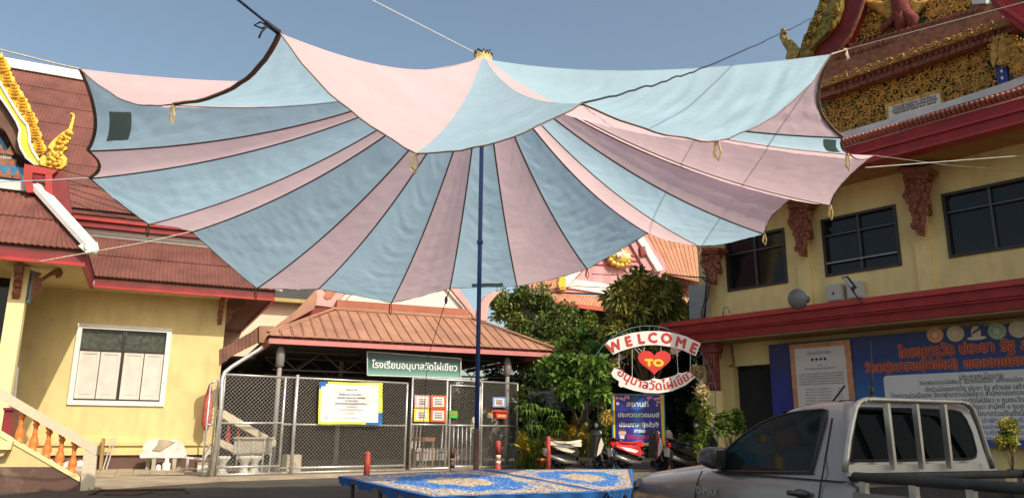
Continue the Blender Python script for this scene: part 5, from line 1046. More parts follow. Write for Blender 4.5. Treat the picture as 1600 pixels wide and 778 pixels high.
# ============================================================ PLATFORM WITH CARPETS
PZ = .74
CA = [(528, 743.5), (753, 733), (946, 768), (676, 776)]; CBp = [(756, 733), (988, 732), (990, 763), (949, 768)]
cblue = mat('carpet_blue', (.008, .14, .46), .9, var=.15, scale=8); ccream = mat('carpet_cream', (.52, .43, .29), .95, var=.2, scale=14); cdark = mat('carpet_dark', (.06, .035, .05), .95, var=.4, scale=14); cnavy = mat('carpet_navy', (.015, .03, .12), .95)
cred = mat('carpet_maroon', (.22, .04, .03), .95)
def carpet(C4, lb, seed):
    P = [at_z(x, y, PZ) for x, y in C4]; r2 = random.Random(seed); nu, nv = 190, 120
    def fn(s, t):
        p = P[0].lerp(P[1], s).lerp(P[3].lerp(P[2], s), t); return Vector((p.x, p.y, PZ + .003 * math.sin(s * 31) * math.sin(t * 17)))
    mb = MB(); mb.grid(lambda s, t: fn(s, 1 - t), nu, nv)
    fl = [[r2.random() for _ in range(nu // 2 + 2)] for _ in range(nv + 1)]; mi = []
    for j in range(nv):
        for i in range(nu):
            s, t = (i + .5) / nu, 1 - (j + .5) / nv; x, y = s - .5, t - .5
            e = math.hypot(x / .36, y / .36) + .05 * math.sin(9 * math.atan2(y, x)) ; v = fl[j][i // 2]; b = min(s, 1 - s, t, 1 - t)
            if b < .022: m = 0
            elif b < .03: m = 3
            elif b < .045: m = 4 if (i + j) % 4 < 2 else 1
            elif b < .12: m = 1 if v > .35 else (2 if v < .2 else 0)
            elif e < .45 + .12 * v: m = 1 if v > .22 else 2
            elif e < .98: m = 0 if v > .07 else 1
            elif e < 1.1: m = 1 if v > .5 else 0
            else: m = 1 if v > .40 else (0 if v > .12 else 2)
            mi.append(m)
    mb.m = mi
    c = thing('carpet', lb, 'carpet', (P[0] + P[1] + P[2] + P[3]) / 4, group='carpets on the platform'); part('pile', mb, [cblue, ccream, cdark, cnavy, cred], c)
    sk = MB(); 
    for a, b in ((P[0], P[3]), (P[3], P[2]), (P[2], P[1]), (P[1], P[0])):
        o = (b - a).normalized().cross(Vector((0, 0, 1))) * .02
        K = 60
        def f2(s, t): 
            p = a.lerp(b, s); dr = (.065 + .02 * math.sin(s * 23) + .012 * math.sin(s * 51)); return Vector((p.x, p.y, PZ)) + o * (-1) * (t * (1 + .5 * math.sin(s * 40))) - Vector((0, 0, dr * t))
        sk.grid(f2, K, 2)
    part('hanging_edge', sk, mat('carpet_edge_blue', (.008, .09, .30), .9), c); return P
PA = carpet(CA, 'blue and cream oriental carpet with an oval medallion on the left platform', 4); PB_c = carpet(CBp, 'blue and cream oriental carpet on the right platform, partly behind the pickup', 9)
for P, lb in ((PA, 'low platform on thin dark legs under the left carpet'), (PB_c, 'low platform under the right carpet beside the pickup')):
    m_ = (P[0] + P[2]) / 2; PT = thing('platform', lb, 'platform', (m_.x, m_.y, 0))
    mb = MB(); c_ = (P[0] + P[1] + P[2] + P[3]) / 4; Q = [c_.lerp(p, .985) for p in P]; dn = lambda p, z: Vector((p.x, p.y, z))
    mb.hexa([dn(Q[3], PZ - .04), dn(Q[2], PZ - .04), dn(Q[1], PZ - .04), dn(Q[0], PZ - .04)] + [dn(Q[3], PZ - .008), dn(Q[2], PZ - .008), dn(Q[1], PZ - .008), dn(Q[0], PZ - .008)]); part('deck', mb, mat('deck_wood', (.10, .07, .05), .8), PT)
    for s, t in ((.04, .1), (.04, .45), (.04, .9), (.5, .1), (.5, .9), (.96, .1), (.96, .9)):
        p = Q[0].lerp(Q[1], s).lerp(Q[3].lerp(Q[2], s), t); mb = MB(); mb.tube([dn(p, gz(p.y)), dn(p, PZ - .06)], .02, 6); part('leg', mb, BLACKP, PT)
q = at_z(955, 771, .66); mb = MB(); mb.box(q.x - .1, q.x + .12, q.y - .05, q.y + .2, .63, .66); BX = solo('red_step_stool', mb.box(q.x - .09, q.x - .06, q.y - .04, q.y - .01, gz(q.y), .63).box(q.x + .08, q.x + .11, q.y - .04, q.y - .01, gz(q.y), .63), RED, 'red topped stool between the right platform and the pickup nose', 'stool')

# ============================================================ BOLLARDS
def bollard(x, ytop, ybase, lb, bands, r=.055, h=None, lean=0):
    p = at_z(x, ybase, 0); d = p.y; zt = EYE + (at_d(x, ytop, d).z - EYE); B = thing('bollard', lb, 'bollard', p, group='bollards before the gates')
    k = 0; z = 0
    for f, m_ in bands:
        mb = MB().smooth(); mb.lathe(p + Vector((lean * (z + 0), 0, z)), [(r, 0), (r, zt * f)] if z + zt * f < zt * .99 else [(r, 0), (r, zt * f - .03), (r * .6, zt * f)], 12); part('band', mb, m_, B); z += zt * f
    mb = MB(); mb.lathe(p, [(r * 1.9, 0), (r * 1.9, .015)], 12); part('foot', mb, iron, B); return B
rr_ = mat('bollard_red', (.42, .055, .04), .6, var=.25, scale=7); ww_ = mat('bollard_white', (.62, .55, .48), .6); dk_ = mat('bollard_maroon', (.08, .03, .03), .6, var=.3)
bollard(572, 705, 758, 'plain red bollard left of the carpeted platform', [(1, rr_)], .07)
bollard(778, 688, 752, 'red bollard with two white bands in front of the fence panel', [(.42, rr_), (.09, ww_), (.05, rr_), (.09, ww_), (.35, rr_)], .062)
bollard(706, 700, 752, 'dark maroon bollard with faded stripes in front of the pedestrian door', [(.3, dk_), (.1, mat('faded_band', (.2, .13, .1), .7)), (.2, dk_), (.1, mat('faded_band', (.2, .13, .1), .7)), (.3, dk_)], .062)
bollard(857, 681, 750, 'dull red bollard beside the yellow croton bed', [(1, rr_)], .055)

# ============================================================ WELCOME ARCH AND BOARD
AR = Fr((at_d(1018, 700, 21.9).x, 21.9), 84); BRD = Fr((at_d(1000, 700, 22.8).x, 22.8), 84)
off3 = (840, 500); s89 = 3.89
WA = thing('welcome_arch', 'blue wire arch carrying a white WELCOME board, red heart and Thai name board', 'arch sign', AR.P(0, 0, 0))
def apx(name, pts, n, d, m, label=None, parent=None): return pxpart(name, AR, pts, n, d, m, parent or WA, label, off3, s89)
sgn = mat('white_sign_board', (.74, .71, .68), .5, var=.04); sred = mat('sign_red', (.50, .035, .03), .45, var=.1); syel = mat('sign_yellow', (.80, .55, .03), .45)
apx('welcome_board', [(410, 150), (435, 122), (500, 98), (570, 78), (650, 67), (740, 66), (820, 76), (900, 98), (992, 141), (962, 218), (880, 181), (800, 160), (720, 150), (640, 153), (560, 171), (500, 190), (460, 209)], .1, .05, sgn)
ca = AR.px(1018, 600, 0); cu, cz_ = AR.hit(1018, 612, 0); pxm = 21.9 / 1200
blu = mat('arch_blue_wire', (.06, .17, .22), .5)
for r in (1.86, 1.56):
    mb = MB().smooth(); mb.tube([AR.P(cu, 0, 0) + AR.u * (r * math.cos(R_(a))) + Vector((0, 0, cz_ + r * math.sin(R_(a)))) for a in range(-8, 189, 6)], .011, 5); part('arch_hoop', mb, blu, WA)
    for s in (-1, 1): mb = MB(); mb.tube([AR.P(cu + s * r * .99, 0, 0), AR.P(cu + s * r * .99, 0, cz_ - .2)], .011, 5); part('arch_leg', mb, blu, WA)
for a in range(0, 181, 9):
    mb = MB(); c_, s_ = math.cos(R_(a)), math.sin(R_(a)); mb.tube([AR.P(cu + 1.56 * c_, 0, cz_ + 1.56 * s_), AR.P(cu + 1.86 * c_, 0, cz_ + 1.86 * s_)], .008, 4); part('arch_rung', mb, blu, WA)
for ch, x, y, rot, h in (('W', 466, 160, 26, 58), ('E', 553, 128, 14, 56), ('L', 630, 112, 8, 56), ('C', 699, 107, 2, 58), ('O', 783, 110, -6, 60), ('M', 871, 136, -15, 58), ('E', 950, 170, -24, 58)):
    v, f = text_geo(ch); xs = [p[0] for p in v]; ysx = [p[1] for p in v]; x0 = (min(xs) + max(xs)) / 2; y0 = (min(ysx) + max(ysx)) / 2; k = h / s89 * pxm / (max(ysx) - min(ysx)); u, z = AR.hit(off3[0] + x / s89, off3[1] + y / s89, .106)
    mb = MB()
    for kk, (ox, oy) in enumerate(((0, 0), (.055, 0), (-.055, 0), (0, .055), (0, -.055))): mb.add([((p[0] - x0 + ox) * k, (p[1] - y0 + oy) * k, -kk * .0006) for p in v], f)
    part('letter', mb, sred, WA, M=AR.MF(u, .108, z) @ Matrix.Rotation(R_(rot), 4, 'Z'))
hp = []
for k in range(44):
    t = k * 2 * math.pi / 44; hp.append((16 * math.sin(t) ** 3, 13 * math.cos(t) - 5 * math.cos(2 * t) - 2 * math.cos(3 * t) - math.cos(4 * t)))
apx('heart_board', [(710 + x * 6.25, 248 - y * 5.2) for x, y in hp], .14, .08, mat('heart_red', (.60, .03, .025), .35), 'red heart board')
words(AR, .146, [("TO", 1008.3, 571.5, 1036.5, 571.5, 8.0, 0, .022)], [syel], WA)
apx('name_board', [(447, 322), (466, 290), (503, 303), (560, 338), (640, 370), (682, 366), (705, 352), (742, 360), (800, 347), (848, 330), (852, 318), (880, 322), (932, 306), (961, 345), (900, 395), (820, 430), (740, 444), (660, 441), (580, 426), (520, 405), (505, 408), (492, 396), (496, 372), (460, 346)], .1, .05, sgn)
v, f = text_geo("อนุบาลวัดไผ่เขียว"); xs = [p[0] for p in v]; x0, x1 = min(xs), max(xs); u0, zz0 = AR.hit(off3[0] + 710 / s89, off3[1] + 60 / s89, .106); rad = (418 - 60) / s89 * pxm; mb = MB(); hh = .34
for kk, (ox, oy) in enumerate(((0, 0), (.03, 0), (-.03, 0), (0, .03))):
    out = []
    for p in v:
        a = ((p[0] - x0) / (x1 - x0) - .5) * R_(84); r = rad - (p[1] + oy) * hh; a += ox * hh / rad; out.append((r * math.sin(a) * 1.0, -r * math.cos(a) * 1.0, -.0006 * kk))
    mb.add(out, f)
part('lettering', mb, sred, WA, M=AR.MF(u0, .108, zz0))
for (xa, ya, xb, yb_) in ((495, 195, 495, 290), (575, 175, 575, 345), (655, 155, 640, 200), (750, 152, 750, 190), (845, 175, 855, 330), (928, 205, 928, 310), (710, 340, 710, 358), (590, 170, 620, 205), (600, 160, 700, 250)):
    mb = MB(); mb.tube([AR.px(off3[0] + xa / s89, off3[1] + ya / s89, .05), AR.px(off3[0] + xb / s89, off3[1] + yb_ / s89, .05)], .009, 4); part('hanging_string', mb, WHR, WA)
def bpx2(name, pts, n, d, m, label=None, parent=None): return pxpart(name, BRD, pts, n, d, m, parent, label, off3, s89)
WB = thing('chanting_contest_board', 'blue Thai notice board with yellow edge and pink blossoms under the welcome arch', 'sign board', BRD.P(0, .25, 0))
bgr = grad_mat('royal_blue_gradient', [(0, (.012, .012, .20)), (.35, (.02, .02, .30)), (.5, (.02, .16, .55)), (.65, (.02, .02, .30)), (1, (.012, .012, .22))], .35, 'X', BRD.px(958, 650, .3).x, BRD.px(1034, 650, .3).x)
bpx2('board', [(447, 445), (772, 447), (780, 768), (455, 762)], .27, .04, mat('board_blue_edge', (.015, .15, .32), .5), None, WB)
bpx2('board_border', [(458, 451), (766, 453), (774, 762), (463, 757)], .285, .012, syel, None, WB)
bpx2('board_face', [(470, 454), (745, 456), (757, 742), (475, 742)], .30, .012, bgr, None, WB)
for s in (462, 768): mb = MB(); mb.tube([BRD.px(off3[0] + s / s89, 690, .24), BRD.P(BRD.hit(off3[0] + s / s89, 690, .24)[0], .24, 0)], .03, 6); part('leg', mb, mat('board_blue_edge', (.015, .15, .32), .5), WB)
words(BRD, .303, [("สถานที่", 979, 634.5, 1013, 635, 6.2, 0, .009), ("ประกวดสวดมนต์", 966, 650.5, 1030, 651.5, 5.4, 0, .008), ("ประเภทหญิงล้วน", 968, 666, 1028, 667, 5.4, 0, .008), ("สายเอ", 991, 675, 1008, 675.5, 4.4, 0, .007)], [mat('white_lettering', (.74, .78, .76), .5)], WB)
words(BRD, .303, [("(ประถม)", 981, 684.5, 1018, 685, 5.2, 0, .007)], [mat('crimson_letter', (.5, .02, .08), .5)], WB)
bl = mat('pink_blossom_print', (.70, .38, .55), .5); mb = MB()
for k in range(26):
    if k < 9: x, y = 478 + rnd.uniform(0, 75), 462 + rnd.uniform(0, 22)
    elif k < 18: x, y = 668 + rnd.uniform(0, 72), 462 + rnd.uniform(0, 22)
    elif k < 21: x, y = 482 + rnd.uniform(0, 16), 490 + rnd.uniform(0, 25)
    elif k < 24: x, y = 722 + rnd.uniform(0, 16), 490 + rnd.uniform(0, 28)
    else: x, y = 735 + rnd.uniform(-12, 8), 695 + rnd.uniform(-5, 30)
    u, z = BRD.hit(off3[0] + x / s89, off3[1] + y / s89, .303); r = .045
    mb.prism([BRD.P(u + r * (1 + .35 * math.cos(5 * a)) * math.cos(a) * .8, .304 + k * .0005, z + r * (1 + .35 * math.cos(5 * a)) * math.sin(a) * .8) for a in [j * 2 * math.pi / 20 for j in range(20)]][::-1], -BRD.n * .003)
part('blossom_print', mb, bl, WB)
for pts, m_ in (([(497, 690), (530, 690), (525, 728), (502, 728)], mat('print_white_shirt', (.7, .66, .68), .5)), ([(494, 672), (536, 672), (538, 690), (528, 700), (502, 700), (492, 690)], mat('print_skin', (.72, .42, .32), .5)), ([(490, 682), (494, 664), (512, 656), (532, 662), (538, 680), (530, 674), (500, 674)], mat('print_hair', (.10, .05, .04), .5))):
    bpx2('printed_child', pts, .306, .004, m_, None, WB)
# ============================================================ SCOOTERS
def scooter(P, az, lb, c_side, c_top, c_seat, lean=4, mirrors=True):
    a = R_(az); M0 = Matrix.Translation(P) @ Matrix.Rotation(math.pi / 2 - a, 4, 'Z') @ Matrix.Rotation(R_(lean), 4, 'X')
    T = thing('scooter', lb, 'scooter', M=M0, group='scooters parked by the garden'); loc = dict(parent=T, local=True)
    tyre = mat('tyre_rubber', (.015, .015, .016), .75); alloy = mat('dark_alloy', (.05, .05, .055), .4, .5); met = mat('exhaust_metal', (.25, .24, .23), .4, .6)
    RX = Matrix.Rotation(R_(90), 3, 'X')
    for x in (-.62, .66):
        w = part('wheel', MB().smooth().lathe((x, 0, .28), [(.19, -.03), (.21, -.045), (.26, -.04), (.28, 0), (.26, .04), (.21, .045), (.19, .03), (.19, -.03)], 24, RX), tyre, T, local=True)
        mb = MB().smooth(); mb.lathe((x, 0, .28), [(.19, -.025), (.2, 0), (.19, .025), (.175, 0), (.19, -.025)], 24, RX); part('rim', mb, alloy, w, local=True) if 0 else part('rim', mb, alloy, T, local=True)
        mb = MB()
        for k in range(5): q = k * 1.2566; mb.tube([(x, 0, .28), (x + .18 * math.cos(q), 0, .28 + .18 * math.sin(q))], .018, 5)
        mb.lathe((x, 0, .28), [(.05, -.05), (.05, .05)], 10, RX); part('spokes', mb, alloy, T, local=True)
        mb = MB().smooth(); pts = [(x + .31 * math.cos(q), 0, .28 + .31 * math.sin(q)) for q in ([R_(d) for d in range(20, 165, 18)] if x > 0 else [R_(d) for d in range(60, 200, 18)])]; mb.tube(pts, .06, 6, flat=.35); part('mudguard', mb, BLACKP if x < 0 else c_side, T, local=True)
    # side cowls and tail
    for s in (-1, 1):
        mb = MB().smooth(); pr = [(-.95, .74), (-.88, .80), (-.5, .76), (-.15, .66), (-.05, .50), (-.15, .40), (-.45, .48), (-.75, .58), (-.92, .66)]
        A = [Vector((x, s * (.05 if x < -.8 else .12), z)) for x, z in pr]; Bv = [Vector((x * .97 - .01, s * (.09 if x < -.8 else .17), z * .97 + .02)) for x, z in pr]; n = len(pr)
        fs = [list(range(n)), [2 * n - 1 - i for i in range(n)]] + [(i, (i + 1) % n, (i + 1) % n + n, i + n) for i in range(n)]; mb.smooth(False).add(A + Bv, fs); part('side_cowl', mb, c_side, T, local=True)
        mb = MB(); mb.prism([(-.8, s * .172, .66), (-.45, s * .172, .62), (-.2, s * .172, .55), (-.3, s * .172, .5), (-.6, s * .172, .56)], (0, s * .006, 0)); part('stripe_panel', mb, c_top, T, local=True)
    mb = MB().smooth(); mb.grid(lambda a_, b_: Vector((-.93 + .95 * b_, (-.15 + .3 * a_) * (.65 + .5 * math.sin(math.pi * min(1, b_ * .8 + .15))), .80 + .05 * math.sin(math.pi * a_) - .06 * math.sin(b_ * 3.0) + (.05 if b_ < .15 else 0))), 6, 12); mb.smooth(False).prism([(-.9, -.13, .70), (0, -.13, .66), (0, -.13, .77), (-.9, -.13, .80)], (0, .26, 0)); part('seat', mb, c_seat, T, local=True)
    mb = MB(); mb.tube([(-.6, -.13, .84), (-.95, -.12, .88), (-1.0, 0, .88), (-.95, .12, .88), (-.6, .13, .84)], .018, 6); part('grab_rail', mb, alloy, T, local=True)
    mb = MB(); mb.prism([(-.98, -.08, .68), (-.98, .08, .68), (-1.0, .06, .78), (-1.0, -.06, .78)], (.06, 0, 0)); part('tail_light', mb, mat('tail_red', (.5, .02, .02), .2), T, local=True)
    mb = MB(); mb.prism([(-1.0, -.1, .42), (-1.0, .1, .42), (-1.03, .1, .62), (-1.03, -.1, .62)], (.01, 0, 0)); mb.tube([(-.9, 0, .66), (-1.02, 0, .5)], .02, 5); part('number_plate', mb, mat('plate_white', (.5, .5, .5), .5), T, local=True)
    mb = MB(); mb.box(-.75, -.15, -.08, .1, .22, .46); mb.lathe((-.3, .1, .32), [(.12, -.04), (.12, .04)], 14, RX); part('engine', mb, alloy, T, local=True)
    mb = MB().smooth(); mb.tube([(-.15, -.14, .25), (-.5, -.17, .28), (-.95, -.18, .42)], [.03, .055, .06], 8); part('exhaust', mb, met, T, local=True)
    mb = MB(); mb.prism([(-.1, -.16, .3), (.35, -.16, .3), (.35, -.16, .36), (-.1, -.16, .38)], (0, .32, 0)); part('floorboard', mb, BLACKP, T, local=True)
    mb = MB(); mb.prism([(.34, -.15, .3), (.4, -.15, .3), (.56, -.13, .8), (.5, -.12, .95), (.44, -.12, .93)], (0, .3, 0)); part('leg_shield', mb, BLACKP, T, local=True)
    mb = MB(); mb.prism([(.41, -.17, .34), (.58, -.14, .5), (.72, -.12, .72), (.66, -.12, .86), (.52, -.13, .99)], (0, .26, 0)); part('front_cowl', mb, c_side, T, local=True)
    for s in (-1, 1):
        mb = MB(); mb.prism([(.43, s * .165, .4), (.56, s * .15, .5), (.66, s * .13, .72), (.58, s * .13, .9), (.50, s * .14, .7)], (0, s * .012, 0)); part('cowl_panel', mb, c_top, T, local=True)
    mb = MB(); mb.tube([(.66, .09, .28), (.5, .06, .75), (.45, 0, .95)], .025, 6); mb.tube([(.66, -.09, .28), (.5, -.06, .75), (.45, 0, .95)], .025, 6); part('front_fork', mb, met, T, local=True)
    mb = MB(); mb.tube([(.3, -.34, 1.02), (.4, -.15, 1.0), (.42, .15, 1.0), (.3, .34, 1.02)], .017, 6); mb.prism([(.34, -.12, .96), (.56, -.1, .96), (.58, -.08, 1.06), (.4, -.1, 1.1)], (0, .22, 0)); part('handlebar', mb, BLACKP, T, local=True)
    mb = MB(); mb.ell((.6, 0, 1.02), .05, .09, .06, 8, 5); part('headlight', mb, mat('clear_lens', (.5, .5, .5), .1), T, local=True)
    for s in (-1, 1):
        mb = MB(); mb.tube([(.36, s * .22, 1.02), (.34, s * .3, 1.2)], .008, 5); part('mirror_stem', mb, BLACKP, T, local=True)
        mb = MB().smooth(); mb.ell((.335, s * .31, 1.23), .015, .1, .065, 12, 6); part('mirror', mb, mat('mirror_glass', (.65, .72, .8), .05, .9), T, local=True)
    mb = MB(); mb.tube([(-.2, .1, .25), (-.25, .28, .0)], .012, 5); part('side_stand', mb, met, T, local=True); return T
blk = mat('gloss_black', (.018, .017, .018), .2, coat=.6); crm = mat('cream_plastic', (.66, .60, .46), .3, coat=.4); rdp = mat('scooter_red', (.50, .03, .03), .25, coat=.5); whp = mat('scooter_white', (.68, .66, .66), .25, coat=.5)
vin = mat('black_vinyl', (.02, .02, .02), .55)
gd = lambda x, D: Vector((at_d(x, 730, D).x, D, .16))
mb = MB(); a_, b_, c_, d_ = gd(852, 20.6), gd(1108, 20.6), gd(1108, 25.5), gd(852, 25.5); mb.hexa([Vector((p.x, p.y, 0)) for p in (a_, b_, c_, d_)] + [a_, b_, c_, d_]); struct('raised_pavement', mb, mat('grey_brown_pavement', (.17, .145, .115), .85, var=.2, grime=.2))
g = gd(905, 21.4); scooter(g, 70, 'black scooter with cream tail parked beside the yellow croton plants', blk, crm, crm, 3)
g = gd(1003, 21.3); scooter(g, 62, 'red and white scooter parked in front of the blue Thai notice board', rdp, whp, rdp, -3)
g = gd(1086, 21.6); scooter(g, 60, 'dark scooter with red tail light parked between the arch and the pickup', blk, blk, vin, 3)

# ============================================================ PICKUP
PT_AZ = R_(-24); px_ = Vector((math.sin(PT_AZ), math.cos(PT_AZ), 0)); py_ = Vector((-px_.y, px_.x, 0)); GZ = -.22
Oc = Vector((2.42, 5.7, GZ)) - py_ * .85
TM = Matrix(((px_.x, py_.x, 0, Oc.x), (px_.y, py_.y, 0, Oc.y), (0, 0, 1, Oc.z), (0, 0, 0, 1))); TI = TM.inverted()
TK = thing('pickup_truck', 'silver-grey single cab pickup with a black bed rail, parked right foreground', 'pickup truck', M=TM)
def tp(name, mb, m, label=None, parent=None):
    if name in ('body', 'bonnet', 'headlight', 'shut_line', 'bumper', 'grille'): mb.v = [(x + max(0, x - 2.4) * .16, y, z) for x, y, z in mb.v]
    return part(name, mb, m, parent or TK, label, M=TM)
def car_mat():
    m = mat('silver_grey_car_paint', (.275, .245, .225), .34, .5, var=.06, scale=1.5, coat=.8); return m
PAINT = car_mat(); CHR = mat('brushed_steel', (.50, .47, .42), .38, .7, var=.1, scale=8); RUB = mat('black_rubber_trim', (.014, .014, .015), .6)
TG = mat('tinted_car_glass', (.008, .010, .010), .05, var=.1, spec=.2)
# lower body, lofted along x
def sect(x):
    """half section from sill to centre line: (y, z)"""
    def ip(tab):
        for (a, va), (b, vb) in zip(tab[:-1], tab[1:]):
            if a >= x >= b: f = (a - x) / (a - b); return va + (vb - va) * f
        return tab[0][1] if x > tab[0][0] else tab[-1][1]
    hw = ip([(3.03, .60), (2.98, .72), (2.85, .80), (2.55, .855), (2.0, .875), (1.0, .87), (0, .865)])
    sh = ip([(3.03, .84), (2.95, .92), (2.8, .965), (2.4, 1.0), (1.9, 1.06), (1.5, 1.105), (1.0, 1.12), (0, 1.12)])
    ct = ip([(3.03, .86), (2.95, .97), (2.8, 1.015), (2.4, 1.085), (1.9, 1.15), (1.55, 1.19), (1.45, 1.14), (1.0, 1.13), (0, 1.13)])
    lo = ip([(3.03, .45), (2.9, .38), (2.3, .36), (0, .36)])
    return [(hw * .93, lo), (hw, lo + .1), (hw, .62), (hw * 1.0, .78), (hw * .985, sh - .09), (hw * .955, sh - .025), (hw * .90, sh), (hw * .82, sh + (ct - sh) * .42), (hw * .6, sh + (ct - sh) * .8), (0, ct)]
xs = [3.03, 3.0, 2.95, 2.88, 2.8, 2.65, 2.4, 2.15, 1.9, 1.7, 1.55, 1.45, 1.2, .8, .4, .0]
mb = MB().smooth(); rings = []
for x in xs:
    h = sect(x); rings.append([(x + (.0 if x > 2.9 else 0), y, z) for y, z in h] + [(x, -y, z) for y, z in h[-2::-1]])
n = len(rings[0]); vs = [p for r in rings for p in r]; fs = [(i * n + k, (i + 1) * n + k, (i + 1) * n + k + 1, i * n + k + 1) for i in range(len(xs) - 1) for k in range(n - 1)]
fs += [list(range(n)), [(len(xs) - 1) * n + k for k in range(n)][::-1]]
mb.add(vs, fs); tp('body', mb, PAINT)
# bonnet: raised skin with a shut line
mb = MB().smooth(); hb = []
for x in (2.93, 2.8, 2.6, 2.4, 2.15, 1.9, 1.7, 1.56):
    h = sect(x); w = h[6][0] * .92; zc = h[-1][1]; ze = h[6][1] + .012; hb.append([(x, w * math.sin(math.pi / 2 * f), ze + (zc + .02 - ze) * max(0, math.cos(math.pi / 2 * abs(f))) ** .8) for f in [k / 8 - 1 for k in range(17)]])
n = 17; mb.add([p for r in hb for p in r], [(i * n + k, i * n + k + 1, (i + 1) * n + k + 1, (i + 1) * n + k) for i in range(len(hb) - 1) for k in range(n - 1)]); tp('bonnet', mb, PAINT)
mb = MB(); 
for s in (1, -1): mb.tube([(r[-1][0], s * r[-1][1] * 1.004, r[-1][2] - .002) for r in hb], .007, 4)
mb.tube([(hb[0][k][0] + .012, hb[0][k][1], hb[0][k][2] - .01) for k in range(17)], .008, 4); tp('shut_line', mb, RUB)
# cab greenhouse as stacked rounded rings
def ring(z, fx, rx, hw, rf=.22, rr=.1, K=6):
    pts = []
    for cx, cy, r, a0, bow in ((fx - rf, hw - rf * .8, rf, 0, 1), (rx + rr, hw - rr, rr, 90, 0), (rx + rr, -hw + rr, rr, 180, 0), (fx - rf, -hw + rf * .8, rf, 270, 1)):
        for k in range(K + 1):
            q = R_(a0 + 90 * k / K); ry = r * (.8 if bow else 1); pts.append((cx + r * math.cos(q), cy + ry * math.sin(q), z))
    return pts
LV = [(1.09, 1.66, .0, .855), (1.14, 1.60, .0, .845), (1.2, 1.501, .011, .827), (1.35, 1.252, .0386, .782), (1.5, 1.004, .0662, .737), (1.575, .88, .08, .715), (1.62, .76, .10, .69), (1.655, .62, .14, .64), (1.675, .46, .21, .54), (1.683, .36, .27, .38)]
mb = MB().smooth(); RG = [ring(*l) for l in LV]; n = len(RG[0]); mb.add([p for r in RG for p in r], [(i * n + k, i * n + (k + 1) % n, (i + 1) * n + (k + 1) % n, (i + 1) * n + k) for i in range(len(RG) - 1) for k in range(n)] + [[(len(RG) - 1) * n + k for k in range(n)]]); tp('cab', mb, PAINT)
def lv(z):
    for (z0, f0, r0, h0), (z1, f1, r1, h1) in zip(LV[:-1], LV[1:]):
        if z0 <= z <= z1: f = (z - z0) / (z1 - z0); return (f0 + (f1 - f0) * f, r0 + (r1 - r0) * f, h0 + (h1 - h0) * f)
    return LV[-1][1:]
def onside(px, py, off, s=1):
    """pixel -> point on the near cab side, pushed out by off"""
    y = .8
    for _ in range(12):
        p = TI @ EYEP; d = TI.to_3x3() @ ray(px, py); t = (y - p.y) / d.y; q = p + d * t; y = lv(min(max(q.z, 1.09), 1.68))[2] + off
    return Vector((q.x, y * s, q.z))
def onrear(px, py, off):
    x = 0
    for _ in range(12):
        p = TI @ EYEP; d = TI.to_3x3() @ ray(px, py); t = (x - p.x) / d.x; q = p + d * t; x = lv(min(max(q.z, 1.09), 1.68))[1] - off
    return Vector((x, q.y, q.z))
def onplane(px, py, axis, val):
    p = TI @ EYEP; d = TI.to_3x3() @ ray(px, py); t = (val - p[axis]) / d[axis]; return p + d * t
k6 = lambda x, y: (960 + x / 4.37, 600 + y / 4.37); k7 = lambda x, y: (1260 + x / 4.37, 600 + y / 4.37)
dw = [(735, 590), (740, 540), (760, 455), (820, 395), (900, 330), (1000, 265), (1100, 222), (1200, 196), (1300, 182), (1420, 172), (1447, 176), (1440, 240), (1400, 390), (1352, 570), (1342, 600), (1000, 598)]
def facet(mb, P, th, axis_vec): mb.prism(P, axis_vec * th)
for s in (1, -1):
    P = [onside(*k6(x, y), .012) for x, y in dw]; P = [Vector((p.x, s * p.y, p.z)) for p in P]
    if s < 0: P = P[::-1]
    mb = MB(); mb.prism(P, Vector((0, -s * .01, 0))); tp('side_window', mb, TG)
    mb = MB(); cyc = P + [P[0]]; mb.tube(cyc, .011, 5); tp('window_seal', mb, RUB)
# mirror triangle, door shut lines, handle
mb = MB(); mb.prism([onside(*k6(x, y), .012) for x, y in ((712, 588), (700, 470), (755, 430), (742, 588))], Vector((0, -.01, 0))); tp('quarter_trim', mb, RUB)
for lst in ([(553, 778), (560, 700), (575, 640), (600, 590)], [(1486, 230), (1470, 330), (1440, 500), (1425, 600), (1410, 680), (1395, 778)]):
    mb = MB(); mb.tube([onside(*k6(x, y), .004) if y < 590 else (lambda q: Vector((q.x, .873, q.z)))(onplane(*k6(x, y), 1, .873)) for x, y in lst], .006, 4); tp('shut_line', mb, RUB)
mb = MB(); pts = [onplane(*k6(x, y), 1, .872) for x, y in ((705, 596), (900, 604), (1100, 607), (1345, 607))]; mb.tube([Vector((p.x, .862, p.z)) for p in pts], .009, 4); tp('belt_moulding', mb, RUB)
mb = MB().smooth(); c_ = onplane(*k6(1255, 745), 1, .89); mb.tube([Vector((c_.x - .10, .875, c_.z)), Vector((c_.x - .08, .91, c_.z)), Vector((c_.x + .08, .91, c_.z)), Vector((c_.x + .10, .875, c_.z))], .02, 8); mb.ell((c_.x, .872, c_.z), .07, .012, .035, 10, 6); tp('door_handle', mb, mat('handle_black', (.02, .02, .022), .3, coat=.5))
mr = [k6(x, y) for x, y in ((575, 470), (600, 440), (650, 425), (690, 432), (697, 480), (692, 560), (680, 580), (650, 575), (585, 540), (566, 500))]
def chaikin(P):
    out = []
    for i in range(len(P)): a, b = P[i], P[(i + 1) % len(P)]; out += [a.lerp(b, .25), a.lerp(b, .75)]
    return out
